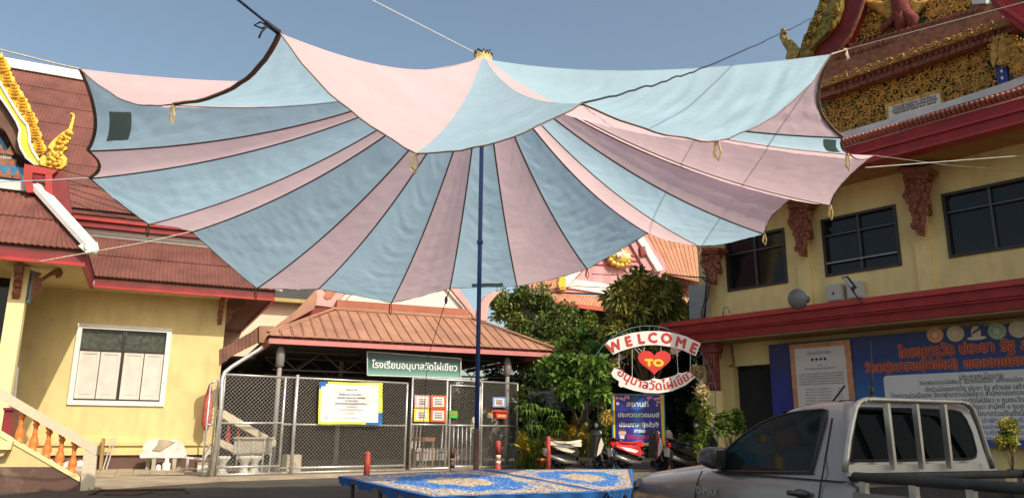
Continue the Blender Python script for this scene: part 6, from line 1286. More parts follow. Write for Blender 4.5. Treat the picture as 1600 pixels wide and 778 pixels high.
mb = MB().smooth(False); P = chaikin(chaikin([onplane(x, y, 1, .98) for x, y in mr])); mb.prism(P, Vector((0, -.10, 0))); c_ = sum(P, Vector()) / len(P); P1 = [c_.lerp(p, .93) + Vector((0, .02, 0)) for p in P]; P2 = [c_.lerp(p, .74) + Vector((0, .034, 0)) for p in P]; m40 = len(P); mb.smooth().add(P + P1 + P2, [(j * m40 + i, j * m40 + (i + 1) % m40, (j + 1) * m40 + (i + 1) % m40, (j + 1) * m40 + i) for j in (0, 1) for i in range(m40)] + [list(range(2 * m40, 3 * m40))])
mb.tube([c_ + Vector((-.02, -.06, -.06)), Vector((c_.x - .06, .84, c_.z - .07))], .03, 6); tp('door_mirror', mb, mat('mirror_shell', (.022, .022, .024), .3, coat=.4))
mb = MB(); mb.prism([Vector((p.x, -p.y, p.z)) for p in P], Vector((0, .1, 0))); mb.tube([Vector((c_.x - .02, -.92, c_.z - .06)), Vector((c_.x - .06, -.84, c_.z - .07))], .03, 6); tp('door_mirror', mb, mat('mirror_shell', (.022, .022, .024), .3))
# windscreen
def scr(f, z, off=.012):
    fx, rx, hw = lv(z); K = 8; y = f * (hw - .06); r = .22
    ex = abs(y) - (hw - r * .8); x = fx if ex < 0 else fx - r * (1 - math.sqrt(max(0, 1 - (ex / (r * .8)) ** 2))); return Vector((x + off, y, z + off))
mb = MB().smooth(); mb.grid(lambda a, b: scr((a - .5) * 2, 1.15 + .44 * b), 16, 6); tp('windscreen', mb, TG)
# rear window with white surround
TGR = mat('dark_rear_glass', (.002, .0025, .003), .04, var=.1, spec=.5); TGR.node_tree.nodes['Principled BSDF'].inputs['IOR'].default_value = 1.12
rw = [(345, 170), (365, 160), (700, 165), (1000, 176), (1050, 190), (1090, 240), (1130, 330), (1162, 455), (1156, 495), (1130, 508), (700, 518), (320, 522), (298, 505), (310, 430), (325, 280)]
P = [onrear(*k7(x, y), .012) for x, y in rw]; mb = MB(); mb.prism(P, Vector((.01, 0, 0))); tp('rear_window', mb, TGR); mb = MB(); mb.tube(P + [P[0]], .008, 5); tp('window_seal', mb, RUB)
# pickup bed
mb = MB()
for s in (1, -1):
    mb.hexa([(-2.35, s * .865, .45), (-.03, s * .865, .45), (-.03, s * .80, .45), (-2.35, s * .80, .45), (-2.35, s * .86, 1.02), (-.03, s * .86, 1.02), (-.03, s * .80, 1.02), (-2.35, s * .80, 1.02)][::1 if s < 0 else 1])
tp('bed_side', mb, PAINT)
mb = MB(); mb.box(-2.35, -.03, -.8, .8, .58, .62); mb.box(-.07, -.03, -.8, .8, .62, 1.05); tp('bed_floor', mb, mat('bed_liner', (.035, .034, .033), .8, var=.3)); mb = MB(); mb.box(-2.40, -2.351, -.80, .80, .5, 1.02); tp('tailgate', mb, PAINT)
for s in (1, -1):
    mb = MB().smooth(); mb.tube([(-.02, s * .85, 1.125), (-1.2, s * .85, 1.125), (-2.3, s * .85, 1.125)], .034, 10); tp('bed_rail', mb, mat('black_foam_rail', (.03, .03, .028), .7, var=.3, scale=12))
    for x in (-.12, -.52, -.92, -1.35, -1.8, -2.2): mb = MB(); mb.box(x - .025, x + .025, s * .85 - .02, s * .85 + .02, 1.02, 1.10); tp('rail_bracket', mb, CHR)
mb = MB().smooth(); mb.tube([(-.13, .83, 1.125), (-.13, -.83, 1.125)], .032, 8); tp('bed_rail', mb, mat('black_foam_rail', (.03, .03, .028), .7))
# steel rack behind the cab, panel under the window
RX_ = -.09
rk = [(262, 597), (275, 500), (290, 380), (315, 250), (335, 165), (360, 125), (400, 106), (450, 104), (700, 112), (1050, 122), (1095, 130), (1130, 165), (1180, 290), (1240, 480), (1272, 572)]
mb = MB().smooth(); mb.tube([onplane(*k7(x, y), 0, RX_) for x, y in rk], .019, 8, flat=1.2); tp('rack_frame', mb, CHR, 'beige steel rack hoop')
for x0, y0, x1, y1 in ((545, 130, 597, 585), (742, 135, 792, 580), (932, 138, 982, 576)):
    a, b = onplane(*k7(x0, y0), 0, RX_), onplane(*k7(x1, y1), 0, RX_); mb = MB(); m_ = a.lerp(b, .8)
    for p, q in ((a, b),): mb.hexa([q + Vector((-.022, -.013, 0)), q + Vector((.022, -.013, 0)), q + Vector((.022, .013, 0)), q + Vector((-.022, .013, 0)), p + Vector((-.022, -.013, 0)), p + Vector((.022, -.013, 0)), p + Vector((.022, .013, 0)), p + Vector((-.022, .013, 0))])
    tp('rack_bar', mb, CHR)
mb = MB()
for x, y in ((405, 115), (435, 108), (1075, 125), (1100, 135)): mb.ell(onplane(*k7(x, y), 0, RX_ - .025), .008, .014, .014, 7, 4)
tp('rack_bolt', mb, CHR)
mb = MB(); a, b = onplane(*k7(285, 595), 0, -.035), onplane(*k7(1190, 560), 0, -.035); mb.box(-.045, -.02, b.y, a.y, 1.13, 1.205); tp('headboard', mb, mat('pale_headboard', (.52, .50, .46), .45, .2))
# lamps, grille, wheels, badge, aerials
for s in (1, -1):
    mb = MB().smooth(False); pts = [(3.0, .60, .80), (2.93, .76, .82), (2.74, .846, .875), (2.72, .82, .955), (2.86, .72, .955), (2.97, .60, .90)]; P = [Vector((x + .012, s * y * 1.0, z)) for x, y, z in pts]; mb.prism(P if s > 0 else P[::-1], Vector((-.05, -s * .05, 0))); tp('headlight', mb, mat('headlight_glass', (.16, .15, .145), .08, .4, spec=.8))
    for x in (2.12, -.95):
        w = tp('wheel', MB().smooth().lathe((x, s * .80, .37), [(.24, -.1), (.34, -.1), (.37, -.06), (.37, .06), (.34, .1), (.24, .1), (.22, 0), (.24, -.1)], 28, Matrix.Rotation(R_(90), 3, 'X')), mat('tyre_rubber', (.015, .015, .016), .75))
        mb = MB(); RX = Matrix.Rotation(R_(90), 3, 'X'); mb.lathe((x, s * .84, .37), [(.23, -.02), (.23, .02)], 20, RX); part('rim', mb, mat('dark_alloy', (.05, .05, .055), .4, .5), w, M=TM)
        mb = MB().smooth(); mb.tube([(x + .43 * math.cos(R_(a)), s * .868, .37 + .43 * math.sin(R_(a))) for a in range(-10, 191, 15)], .035, 5, flat=.5); tp('wheel_arch', mb, RUB)
mb = MB(); mb.box(2.98, 3.05, -.45, .45, .62, .84); tp('grille', mb, BLACKP); mb = MB().smooth(); mb.tube([(2.75, .86, .5), (2.98, .72, .5), (3.1, .4, .5), (3.1, -.4, .5), (2.98, -.72, .5), (2.75, -.86, .5)], .11, 8); tp('bumper', mb, PAINT)
a, b = onplane(1089, 770.5, 1, .88), onplane(1121, 773, 1, .88); v, f = text_geo('D-MAX'); xs_ = [p[0] for p in v]; w0 = max(xs_) - min(xs_); k = abs(a.x - b.x) / w0
mb = MB(); zb = b.z - .008
for kk, (ox, oy) in enumerate(((0, 0), (.03, 0), (-.03, 0), (0, .03))): mb.add([(a.x - (p[0] - min(xs_) + ox) * k, .884 - kk * .0005, zb + (p[1] + oy) * k * 1.0) for p in v], f)
tp('badge', mb, mat('chrome', (.5, .48, .44), .4, .5))
p = onplane(1301, 627, 1, .55); q = onplane(1320, 602, 1, .55); mb = MB(); mb.tube([p - (q - p) * .1, q], .008, 5); tp('aerial', mb, BLACKP)
p = onplane(1363, 619, 1, .1); q = onplane(1361, 534, 1, .1); mb = MB().smooth(); mb.tube([p + Vector((0, 0, -.12)), p.lerp(q, .3), q], [.012, .009, .003], 6); mb.lathe((p.x, p.y, p.z - .03), [(.05, 0), (.045, .02), (.015, .035), (.02, .05), (.02, .1), (.012, .12)], 10); tp('radio_aerial', mb, BLACKP, 'tall whip aerial on the roof')
q = onplane(1543, 748, 2, .98); BD = solo('rope_bundle', MB().smooth().ell(TM @ Vector((-.75, -.55, .82)), .28, .16, .21, 12, 8), mat('buff_cloth', (.45, .42, .34), .85, var=.2), 'pale folded cloth lying inside the pickup bed', 'cloth')

# ============================================================ FAR TEMPLE
BHF = Fr((at_d(950, 500, 40).x, 40), 65)
BH = thing('far_temple', 'distant temple hall with orange roofs and pink gable bearing a gold crest, behind the trees', 'temple', BHF.P(0, 0, 0))
def bpx(name, pts, n, d, m, label=None): return pxpart(name, BHF, pts, n, d, m, BH, label)
bpx('gable_wall', [(868, 456), (890, 432), (985, 335), (1040, 412), (1045, 462), (870, 456)], 0, .5, mat('pink_boarded_gable', (.55, .27, .28), .7, var=.2, scale=2, streak=(1, 1, .15)), 'pink boarded gable')
for k, y in enumerate((396, 404, 412)):
    mb = MB(); mb.tube([BHF.px(930 - k * 8, y, .05), BHF.px(1020, y + 5, .05)], .03, 4); part('gable_rib', mb, mat('deep_pink_rib', (.42, .06, .08), .7), BH)
bpx('gable_base', [(873, 447), (948, 459), (1042, 467), (1042, 452), (950, 444), (883, 434)], .1, .3, mat('white_gable_trim', (.80, .74, .66), .7))
bpx('bargeboard', [(872, 448), (887, 428), (985, 322), (985, 338), (897, 436), (884, 450)], .3, .4, mat('white_gable_trim', (.80, .74, .66), .7))
bpx('bargeboard', [(985, 322), (1003, 366), (1037, 421), (1028, 424), (995, 372), (985, 340)], .3, .4, mat('white_gable_trim', (.80, .74, .66), .7))
bpx('inner_verge', [(985, 345), (997, 376), (1022, 420), (1010, 424), (985, 380)], .15, .3, mat('pink_boarded_gable', (.55, .27, .28), .7))
bpx('red_bracket', [(1000, 386), (1008, 384), (1012, 398), (1002, 400)], .3, .3, REDD)
mb = MB().smooth(); c_ = BHF.px(966, 403, .2); mb.ell(c_, .62, .2, .42, 16, 8); 
for k in range(14): a = k * .449; mb.ell(c_ + BHF.u * (.62 * math.cos(a)) + Vector((0, 0, .42 * math.sin(a))) + BHF.n * .1, .17, .12, .15, 6, 4)
mb.ell(c_ + Vector((0, 0, .75)), .28, .2, .35, 8, 5); part('gold_crest', mb, mat('crest_gold', (.72, .50, .10), .4, .3, var=.25, scale=5), BH, 'gold crest')
mb = MB()
for k in range(7): mb.ell(c_ + BHF.u * (-.5 + .16 * k) + Vector((0, 0, .15 + .08 * math.sin(k * 2))) + BHF.n * .26, .09, .08, .16, 6, 4)
part('crest_figures', mb, WHT, BH)
bpx('naga_finial', [(875, 452), (872, 442), (876, 430), (882, 428), (885, 440), (884, 452)], .5, .2, GOLD)
def far_roof(lst, n, dn, lb):
    (x0, y0), (x1, y1), (x2, y2), (x3, y3) = lst       # tl tr br bl, sheets running down the slope
    K = max(4, int(abs(x2 - x3) / 5)); A, B_, C_, D_ = BHF.px(x0, y0, n - dn), BHF.px(x1, y1, n - dn), BHF.px(x2, y2, n), BHF.px(x3, y3, n)
    for k in range(K):
        f0, f1 = k / K, (k + .86) / K; mb = MB(); a, b, c, d = A.lerp(B_, f0), A.lerp(B_, f1), D_.lerp(C_, f1), D_.lerp(C_, f0); mb.prism([d, c, b, a], Vector((0, 0, -.15))); e = B_ - A; g2 = A.lerp(B_, (k + 1) / K); h2 = D_.lerp(C_, (k + 1) / K); mb.prism([c + Vector((0, 0, -.06)), h2 + Vector((0, 0, -.06)), g2 + Vector((0, 0, -.06)), b + Vector((0, 0, -.06))], Vector((0, 0, -.1)))
        part('roof_panel', mb, TILE3, BH, lb if k == 0 else None)
far_roof([(1003, 362), (1110, 376), (1110, 440), (1038, 424)], -.5, 4, None); far_roof([(1035, 425), (1110, 440), (1110, 500), (1052, 490)], -.2, 2.5, None)
far_roof([(835, 408), (890, 412), (868, 452), (826, 448)], -.4, 3, None); far_roof([(846, 455), (1050, 474), (1046, 492), (836, 468)], 1.6, 1.6, None)
bpx('fascia', [(832, 466), (1048, 492), (1048, 499), (832, 472)], 1.7, .1, mat('far_red_fascia', (.50, .10, .05), .6)); bpx('wall', [(838, 473), (1100, 500), (1100, 700), (838, 700)], .0, 2, mat('far_shaded_wall', (.10, .06, .05), .8))  # far wall's dark colour has the shade under the eaves put into it
bpx('fascia', [(1050, 489), (1110, 498), (1110, 520), (1050, 512)], -.1, .2, mat('salmon_wall', (.6, .22, .17), .7))
# ============================================================ PLANTS
def leaf_mat(name, c1, c2, rough=.5):
    m = bpy.data.materials.new(name); m.use_nodes = True; t = m.node_tree; b = t.nodes['Principled BSDF']; b.inputs['Roughness'].default_value = rough; b.inputs['Specular IOR Level'].default_value = .35
    g = t.nodes.new('ShaderNodeNewGeometry'); n = t.nodes.new('ShaderNodeTexNoise'); n.inputs['Scale'].default_value = 3.2; n.inputs['Detail'].default_value = 5; t.links.new(g.outputs['Position'], n.inputs[0])
    r = t.nodes.new('ShaderNodeValToRGB'); r.color_ramp.elements[0].color = (*c1, 1); r.color_ramp.elements[1].color = (*c2, 1); r.color_ramp.elements[0].position = .38; r.color_ramp.elements[1].position = .64
    t.links.new(n.outputs[0], r.inputs[0]); t.links.new(r.outputs[0], b.inputs[0])
    tr = t.nodes.new('ShaderNodeBsdfTranslucent'); t.links.new(r.outputs[0], tr.inputs[0]); mx = t.nodes.new('ShaderNodeMixShader'); mx.inputs[0].default_value = .25
    t.links.new(b.outputs[0], mx.inputs[1]); t.links.new(tr.outputs[0], mx.inputs[2]); t.links.new(mx.outputs[0], t.nodes['Material Output'].inputs[0]); return m
LD = [leaf_mat('dark_leaf', (.055, .085, .02), (.15, .20, .042)), leaf_mat('mid_leaf', (.11, .16, .03), (.27, .31, .07))]
LG = [leaf_mat('green_leaf', (.055, .12, .018), (.14, .24, .04)), leaf_mat('bright_leaf', (.11, .20, .03), (.24, .36, .06))]
LM = [leaf_mat('olive_leaf', (.14, .16, .034), (.32, .31, .075)), leaf_mat('golden_olive_leaf', (.28, .25, .055), (.50, .42, .10)), leaf_mat('deep_olive_leaf', (.07, .095, .024), (.14, .16, .04))]
LY = [leaf_mat('yellow_leaf', (.42, .30, .03), (.66, .50, .05)), leaf_mat('yellow_green_leaf', (.15, .20, .03), (.36, .34, .05)), leaf_mat('orange_leaf', (.40, .27, .03), (.55, .40, .05))]
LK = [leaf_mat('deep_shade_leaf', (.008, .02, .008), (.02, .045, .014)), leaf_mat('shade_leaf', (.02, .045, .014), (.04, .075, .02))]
BARK = mat('bark', (.12, .085, .055), .9, var=.3, scale=12, bump=.5)
def foliage(name, parent, clumps, n, Ln, Wd, mats, seed, droop=.3, star=False, wts=None):
    """clumps: list of (centre, radius vector); many small folded leaves round each clump centre"""
    rg = np.random.default_rng(seed); C_ = np.array([list(c) for c, r in clumps]); Rr = np.array([list(r) for c, r in clumps]); vol = Rr.prod(1) ** .67; k = rg.choice(len(clumps), n, p=vol / vol.sum())
    d = rg.normal(size=(n, 3)); d /= np.linalg.norm(d, axis=1)[:, None]; rad = rg.random(n) ** .45
    if star: rad = rad * .35
    pos = C_[k] + d * rad[:, None] * Rr[k]
    ax = d * (1.1 if star else .6) + rg.normal(size=(n, 3)) * (.35 if star else .7); ax[:, 2] -= droop; ax /= np.linalg.norm(ax, axis=1)[:, None]
    up = rg.normal(size=(n, 3)) * .6; up[:, 2] += 1.0; sd = np.cross(ax, up); sd /= np.linalg.norm(sd, axis=1)[:, None] + 1e-9; nm = np.cross(sd, ax)
    L_ = Ln * rg.uniform(.65, 1.3, n)[:, None]; W_ = Wd * rg.uniform(.7, 1.25, n)[:, None]
    b = pos; tip = pos + ax * L_; tip[:, 2] -= (L_[:, 0] * .25 * droop); mid = pos + ax * L_ * .5 - nm * W_ * .18
    l = mid + sd * W_ * .5 + nm * W_ * .25; r = mid - sd * W_ * .5 + nm * W_ * .25
    V = np.stack([b, r, tip, l], 1).reshape(-1, 3); I = np.arange(n) * 4; F = np.stack([I, I + 1, I + 2, I, I + 2, I + 3], 1).reshape(-1, 3)
    I0 = WM[parent.name].inverted(); mt = np.array(I0); V = V @ mt[:3, :3].T + mt[:3, 3]
    me = bpy.data.meshes.new(name); me.vertices.add(len(V)); me.vertices.foreach_set('co', V.ravel()); me.loops.add(F.size); me.loops.foreach_set('vertex_index', F.ravel().astype(np.int32))
    me.polygons.add(len(F)); me.polygons.foreach_set('loop_start', np.arange(0, F.size, 3, dtype=np.int32)); me.polygons.foreach_set('loop_total', np.full(len(F), 3, np.int32))
    for m in mats: me.materials.append(m)
    cm = rg.choice(len(mats), len(clumps), p=wts) if wts else rg.integers(0, len(mats), len(clumps)); mi = cm[k]; sw = rg.random(n) < .25; mi[sw] = rg.integers(0, len(mats), sw.sum())
    me.polygons.foreach_set('material_index', np.repeat(mi, 2).astype(np.int32)); me.update(calc_edges=True)
    o = bpy.data.objects.new(name, me); _link(o, WM[parent.name], parent); return o
def clumps_px(blobs, seed, per=10, cs=.32):
    """blobs: (px, py, rx, ry, depth) crown volumes; returns clump centres in them"""
    r2 = random.Random(seed); out = []
    for x, y, rx, ry, D in blobs:
        c = at_d(x, y, D); k = D / FPX; a, b = rx * k, ry * k
        for _ in range(max(3, int(per))):
            v = Vector((r2.gauss(0, 1), r2.gauss(0, 1), r2.gauss(0, 1))).normalized() * (r2.random() ** .4); s = r2.uniform(.7, 1.3) * cs * min(a, b) * 1.4
            out.append((c + Vector((v.x * a * .85, v.y * min(a, b) * .8, v.z * b * .85)), (s, s, s * .75)))
    return out
def tree(kind, label, blobs, n, Ln, Wd, mats, seed, trunk, tr=.12, per=10, cs=.32, droop=.3, star=False, group=None, wts=None, cat='tree'):
    cl = clumps_px(blobs, seed, per, cs); base = Vector((*trunk, 0)); T = thing(kind, label, cat, base, group=group)
    foliage('crown', T, cl, n, Ln, Wd, mats, seed, droop, star, wts)
    r2 = random.Random(seed); cc = sum((Vector(c) for c, r in cl), Vector()) / len(cl); fork = base.lerp(Vector((cc.x, cc.y, max(.4, cc.z * .6))), .75)
    mb = MB().smooth(); mb.tube([base, base.lerp(fork, .5) + Vector((r2.uniform(-.06, .06), 0, 0)), fork], [tr, tr * .8, tr * .65], 7); part('trunk', mb, BARK, T)
    for c, r in r2.sample(cl, min(9, len(cl))):
        c = Vector(c); m_ = fork.lerp(c, .5) + Vector((r2.uniform(-.1, .1), r2.uniform(-.1, .1), .08)); mb = MB().smooth(); mb.tube([fork, m_, c], [tr * .5, tr * .3, tr * .08], 5); part('limb', mb, BARK, T)
    return T
def gxy(x, D): p = at_d(x, 700, D); return (p.x, p.y)
tree('shade_tree', 'large dark leafed tree behind the right end of the pavilion roof', [(795, 480, 38, 30, 29), (835, 470, 42, 26, 29), (865, 510, 40, 40, 28.5), (815, 525, 38, 35, 29), (840, 560, 45, 40, 28)], 17500, .17, .085, LD, 11, gxy(832, 29), .2, 16, .34)
tree('mango_tree', 'olive leafed mango tree with drooping leaf clusters above the welcome arch', [(1005, 440, 36, 20, 24), (970, 465, 28, 26, 23.8), (1040, 462, 34, 30, 24), (1010, 490, 45, 35, 23.6), (1062, 495, 18, 26, 23.8), (958, 512, 26, 24, 23.6), (1005, 530, 50, 18, 23.8)], 13500, .36, .11, LM, 12, gxy(1024, 25.2), .16, 13, .27, .75, True, None, [.4, .4, .2])
tree('broadleaf_shrub', 'bright green broad-leaved shrub left of the welcome arch', [(900, 580, 32, 30, 24), (870, 575, 28, 24, 24.4), (925, 560, 22, 24, 24.5), (895, 610, 30, 20, 23.6), (935, 590, 18, 22, 24), (934, 575, 14, 26, 21.3), (940, 612, 10, 16, 21.3)], 9500, .26, .12, LG, 13, gxy(880, 24.4), .06, 13, .30, .5, cat='shrub')
tree('climbing_shrub', 'mixed green shrub between the dark tree and the mango tree', [(905, 525, 32, 24, 27.5), (920, 500, 16, 12, 27.8), (940, 535, 28, 24, 27), (880, 540, 28, 22, 27)], 8000, .17, .08, [LG[0], LD[1], LY[1]], 14, gxy(910, 27.5), .08, 13, .3, cat='shrub')
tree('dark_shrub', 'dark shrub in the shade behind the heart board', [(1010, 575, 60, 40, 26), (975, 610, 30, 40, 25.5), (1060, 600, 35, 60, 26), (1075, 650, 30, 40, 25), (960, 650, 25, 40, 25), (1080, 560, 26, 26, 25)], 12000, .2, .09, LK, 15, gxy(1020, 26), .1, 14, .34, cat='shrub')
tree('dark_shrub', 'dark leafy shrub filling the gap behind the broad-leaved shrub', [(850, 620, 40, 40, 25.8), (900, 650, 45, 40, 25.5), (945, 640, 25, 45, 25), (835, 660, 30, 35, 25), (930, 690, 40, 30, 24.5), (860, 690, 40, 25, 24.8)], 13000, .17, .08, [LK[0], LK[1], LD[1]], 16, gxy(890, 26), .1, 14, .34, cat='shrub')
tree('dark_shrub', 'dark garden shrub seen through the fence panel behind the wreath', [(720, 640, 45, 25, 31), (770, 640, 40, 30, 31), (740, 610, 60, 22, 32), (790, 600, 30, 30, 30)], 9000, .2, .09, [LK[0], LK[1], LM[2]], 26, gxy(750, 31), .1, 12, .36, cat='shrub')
tree('croton_bush', 'low yellow croton bush right of the fence panel', [(868, 690, 22, 14, 24.2), (845, 700, 16, 12, 24), (885, 682, 16, 12, 24.4), (820, 695, 10, 14, 24)], 4600, .17, .07, LY, 17, gxy(862, 24.2), .03, 12, .34, -.3, cat='bush')
tree('croton_bush', 'yellow croton bush behind the black scooter seat', [(912, 665, 18, 12, 24.6), (925, 690, 18, 14, 24.4), (900, 695, 14, 14, 24.4), (918, 708, 18, 10, 24.3)], 3800, .17, .07, LY, 18, gxy(915, 24.5), .03, 11, .34, -.3, cat='bush')
tree('croton_bush', 'yellowish bush between the sign board and the dark scooter', [(1075, 690, 16, 10, 24.4), (1060, 700, 10, 8, 24.4), (952, 695, 9, 14, 24.6)], 1800, .14, .06, [LY[1], LG[1]], 19, gxy(1070, 24.4), .03, 9, .36, -.2, cat='bush')
tree('round_shrub', 'round green shrub beside the doorway of the two-storey hall', [(1142, 658, 20, 16, 20.5), (1130, 668, 12, 10, 20.3), (1152, 668, 12, 10, 20.5)], 4500, .12, .055, [LG[0], LD[1]], 20, gxy(1142, 20.5), .03, 12, .34, .1, cat='shrub')
tree('sapling', 'small yellowish green sapling in front of the blue banner text', [(1575, 672, 15, 12, 14), (1572, 690, 18, 14, 14), (1578, 662, 8, 8, 14)], 2600, .075, .03, [LY[1], LM[1], LG[0]], 21, gxy(1574, 14), .015, 12, .34, -.2, cat='sapling')
for k, (x, y, lb) in enumerate(((1088, 640, 'pale leafed potted plant beside the carved column'), (1100, 690, 'small green plant beside the dark scooter mirror'))):
    tree('potted_plant', lb, [(x, y, 9, 9, 22.3)], 700, .12, .05, [LG[1], LD[1]], 22 + k, gxy(x, 22.3), .02, 7, .4, -.1, cat='plant')
# arching fan palm
PL_ = thing('umbrella_palm', 'clump of arching bright green umbrella blades beside the fence panel', 'palm plant', at_d(845, 720, 22.8) * Vector((1, 1, 0)) if 0 else Vector((*gxy(845, 23.8), 0)))
r2 = random.Random(5)
for k in range(30):
    h = at_d(815 + r2.uniform(0, 62), 632 + r2.uniform(0, 46), 23.8 + r2.uniform(-.5, .4)); mb = MB().smooth(); bs = Vector((*gxy(838 + r2.uniform(-14, 18), 23.8), .1)); mb.tube([bs, bs.lerp(h, .5) + Vector((r2.uniform(-.1, .1), 0, .1)), h], [.012, .01, .008], 4); part('stem', mb, LG[0], PL_)
    mb = MB()
    for j in range(15):
        a = j * 6.283 / 15 + r2.uniform(-.2, .2); d = Vector((math.cos(a), math.sin(a), 0)); s_ = Vector((-d.y, d.x, 0)) * .017; l = r2.uniform(.24, .4)
        mb.add([h - s_, h + s_, h + d * l * .55 + s_ + Vector((0, 0, .07)), h + d * l * .55 - s_ + Vector((0, 0, .07)), h + d * l - Vector((0, 0, .1))], [(0, 1, 2, 3), (3, 2, 4)])
    part('frond', mb, LG[k % 2], PL_)
# hanging orchids and flower clusters
orc = leaf_mat('pale_orchid', (.45, .36, .16), (.70, .58, .34))
for x, y, ry, D, lb in ((1097, 612, 11, 20.5, 'pale yellow flower cluster hanging beside the arch, upper of two at its right foot'), (1105, 641, 11, 20.3, 'pale yellow flower cluster lower right of the arch'), (937, 624, 9, 21.5, 'yellowish flower cluster at the left foot of the arch, upper one'), (947, 652, 10, 21.5, 'orange yellow flower cluster at the left foot of the arch, lower one'),
                        (958, 571, 8, 22, 'pale flower ball on the left side of the arch hoop'), (1089, 578, 8, 22, 'pale flower ball on the right side of the arch hoop')):
    T = thing('flower_cluster', lb, 'flowers', at_d(x, y + ry, D), group='flower clusters on the arch')
    foliage('blossoms', T, [(at_d(x, y, D), (9 * D / FPX, 9 * D / FPX, ry * D / FPX))], 420, .09, .05, [orc, orc, LY[2] if y == 652 else LY[1]], int(x), .4)
    mb = MB(); mb.tube([at_d(x, y - ry * 2, D), at_d(x, y, D)], .012, 4); part('stem', mb, LD[1], T)
T = thing('bromeliad', 'spiky green plant between the two pale flower clusters', 'plant', at_d(1100, 640, 20.4)); mb = MB(); c_ = at_d(1100, 628, 20.4)
for k in range(26):
    a = k * .9; d = Vector((math.cos(a), math.sin(a), r2.uniform(-.2, .7))).normalized(); s_ = Vector((-d.y, d.x, 0)).normalized() * .02; l = r2.uniform(.25, .42); mb.add([c_ - s_, c_ + s_, c_ + d * l - Vector((0, 0, .05))], [(0, 1, 2)])
part('blades', mb, LG[0], T, kind='stuff')
CV = thing('creeper', 'green leafy creeper climbing the left foot of the arch', 'creeper', Vector((*gxy(948, 22.6), 0))); foliage('leaves', CV, [(at_d(945 + 4 * math.sin(k), 590 + 12 * k, 22.6), (.14, .14, .16)) for k in range(12)], 600, .12, .05, [LG[0], LD[1]], 31)
CV = thing('creeper', 'green leafy creeper climbing the right foot of the arch', 'creeper', Vector((*gxy(1102, 20.6), 0))); foliage('leaves', CV, [(at_d(1098 + 5 * math.sin(k), 655 + 9 * k, 20.6), (.15, .14, .16)) for k in range(8)], 1100, .12, .05, [LG[1], LD[1]], 32)
# pots, bed edge, leaning sign
pot = lambda x, y, r, h, lb, D, m_=TERRA: solo('flower_pot', MB().smooth().lathe(Vector((*gxy(x, D), 0)), [(r * .7, 0), (r * .95, h * .8), (r * 1.08, h * .82), (r * 1.08, h), (r * .9, h), (r * .85, h * .7)], 14), m_, lb, 'flower pot')
pot(848, 712, .24, .42, 'terracotta pot at the left of the yellow croton bed', 24.0); pot(874, 712, .22, .5, 'orange terracotta pot in front of the yellow croton bush', 24.1, mat('orange_terracotta', (.62, .26, .06), .7)); pot(1079, 716, .2, .4, 'terracotta pot behind the dark scooter', 24.2)
mb = MB(); p0_, p1_ = at_z(808, 733, 0), at_z(872, 733.5, 0); v_ = (p1_ - p0_); n_ = Vector((-v_.y, v_.x, 0)).normalized() * .35
mb.hexa([p0_, p1_, p1_ + n_, p0_ + n_] + [p + Vector((0, 0, .16)) for p in (p0_, p1_, p1_ + n_, p0_ + n_)]); solo('bed_kerb', mb, mat('red_clay_kerb', (.30, .10, .05), .8, var=.3, scale=3), 'low reddish clay kerb of the planting bed right of the fence panel', 'kerb')
GT = thing('grass_tuft', 'short tufts of grass growing along the clay kerb', 'grass', Vector((*gxy(845, 25), 0))); GT['kind'] = 'stuff'
foliage('blades', GT, [(Vector((*gxy(815 + 5 * k, 25), .22)), (.3, .25, .12)) for k in range(12)], 1500, .2, .025, [LG[1], LY[1]], 41, -.8)
LS = thing('leaning_sign', 'grey plastic sign leaning among the plants behind the umbrella blades', 'sign', Vector((*gxy(853, 25.2), 0)))
SGF = Fr((at_d(853, 630, 25.2).x, 25.2), 86); mb = MB().pxprism(SGF, [(826, 611), (880, 611), (884, 650), (878, 657), (868, 655), (826, 628)], 0, .03); part('board', mb, mat('grey_white_plastic', (.50, .49, .50), .6, var=.1), LS)
words(SGF, .003, [("สวนสวยโรงเรียนงาม", 836, 619, 872, 619, 3, 0, .004), ("โรงเรียนอนุบาล", 840, 625, 870, 625, 3, 0, .003)], [mat('grey_ink', (.2, .2, .22), .6)], LS)
for x in (830, 876): mb = MB(); mb.tube([SGF.px(x, 620, -.05), SGF.P(SGF.hit(x, 700, -.05)[0], -.05, 0)], .02, 5); part('leg', mb, GALV, LS)
solo('blue_tub', MB().smooth().lathe(Vector((*gxy(1046, 23.6), 0)), [(.22, 0), (.3, .55), (.32, .6), (.28, .6), (.26, .5)], 14), mat('navy_tub', (.01, .03, .12), .4), 'dark blue tub behind the right leg of the blue notice board', 'tub')
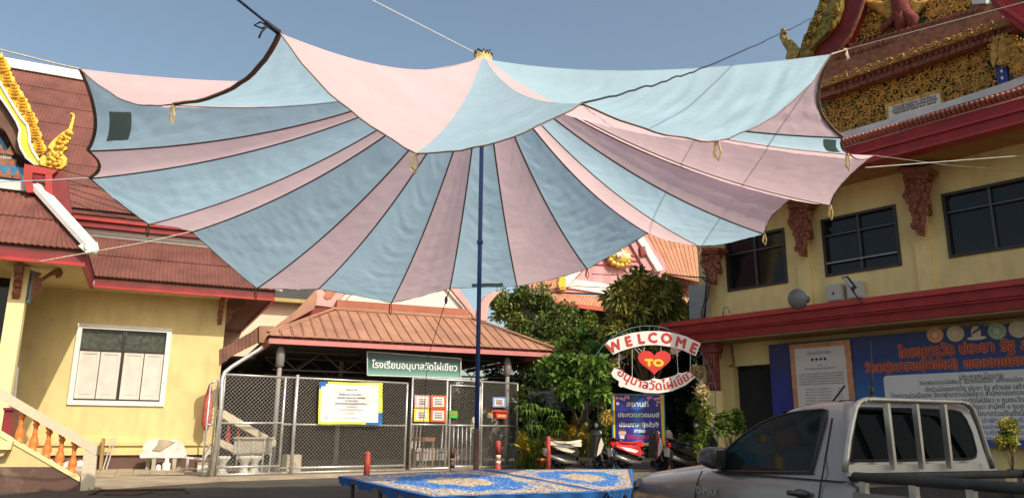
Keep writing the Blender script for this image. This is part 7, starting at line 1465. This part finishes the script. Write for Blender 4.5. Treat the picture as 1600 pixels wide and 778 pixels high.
MC = thing('garden_gnome_figure', 'small cream and orange garden figure beside the right edge of the blue notice board', 'garden figure', Vector((*gxy(1045, 23.3), 0)))
b_ = Vector((*gxy(1045, 23.3), 0)); mb = MB().smooth(); mb.lathe(b_, [(.2, 0), (.2, .3), (.12, .35), (.16, .5), (.2, .75), (.12, .98)], 12); part('body', mb, mat('figure_orange', (.55, .25, .08), .6, var=.2), MC); mb = MB().smooth(); mb.ell(b_ + Vector((0, 0, 1.12)), .13, .13, .16, 10, 7); part('head', mb, mat('figure_cream', (.65, .55, .42), .6), MC)
for s in (-1, 1): mb = MB().smooth(); mb.tube([b_ + Vector((s * .14, 0, .85)), b_ + Vector((s * .22, -.1, .65)), b_ + Vector((s * .08, -.2, .7))], [.05, .045, .04], 6); part('arm', mb, mat('figure_cream', (.65, .55, .42), .6), MC)
# unseen tree added to the right of the pickup to shade it, and the hedge far behind
tree('added_shading_tree', 'unseen tree added to the right of the pickup to shade it', [], 0, .2, .1, LD, 1, (0, 0)) if 0 else None
OT = thing('added_shading_tree', 'broad unseen tree added to the right of the pickup to shade it', 'tree', Vector((9.5, 2.2, -.22)))
r3 = random.Random(77); cl = []
for _ in range(60):
    v = Vector((r3.gauss(0, 1), r3.gauss(0, 1), r3.gauss(0, 1))).normalized() * (r3.random() ** .4); cl.append((Vector((7.4, 1.0, 6.0)) + Vector((v.x * 2.3, v.y * 2.6, v.z * 1.3)), (.75, .75, .55)))
foliage('crown', OT, cl, 16000, .24, .13, LD, 77, .3); mb = MB().smooth(); mb.tube([Vector((9.5, 2.2, -.22)), Vector((9.2, 2.0, 2.5)), Vector((7.8, 1.2, 5.6))], [.28, .22, .14], 9); part('trunk', mb, BARK, OT)
far = thing('far_hedge', 'dark hedge closing the view behind the garden', 'hedge', Vector((2, 36, 0))); far['kind'] = 'stuff'
foliage('leaves', far, [(Vector((-6 + .9 * k + r3.uniform(-.3, .3), 36 + r3.uniform(-.5, .5), 1.0 + 1.1 * (k % 2))), (1.0, .6, 1.2)) for k in range(26)], 14000, .34, .17, LK, 51)
S.cycles.use_denoising = True
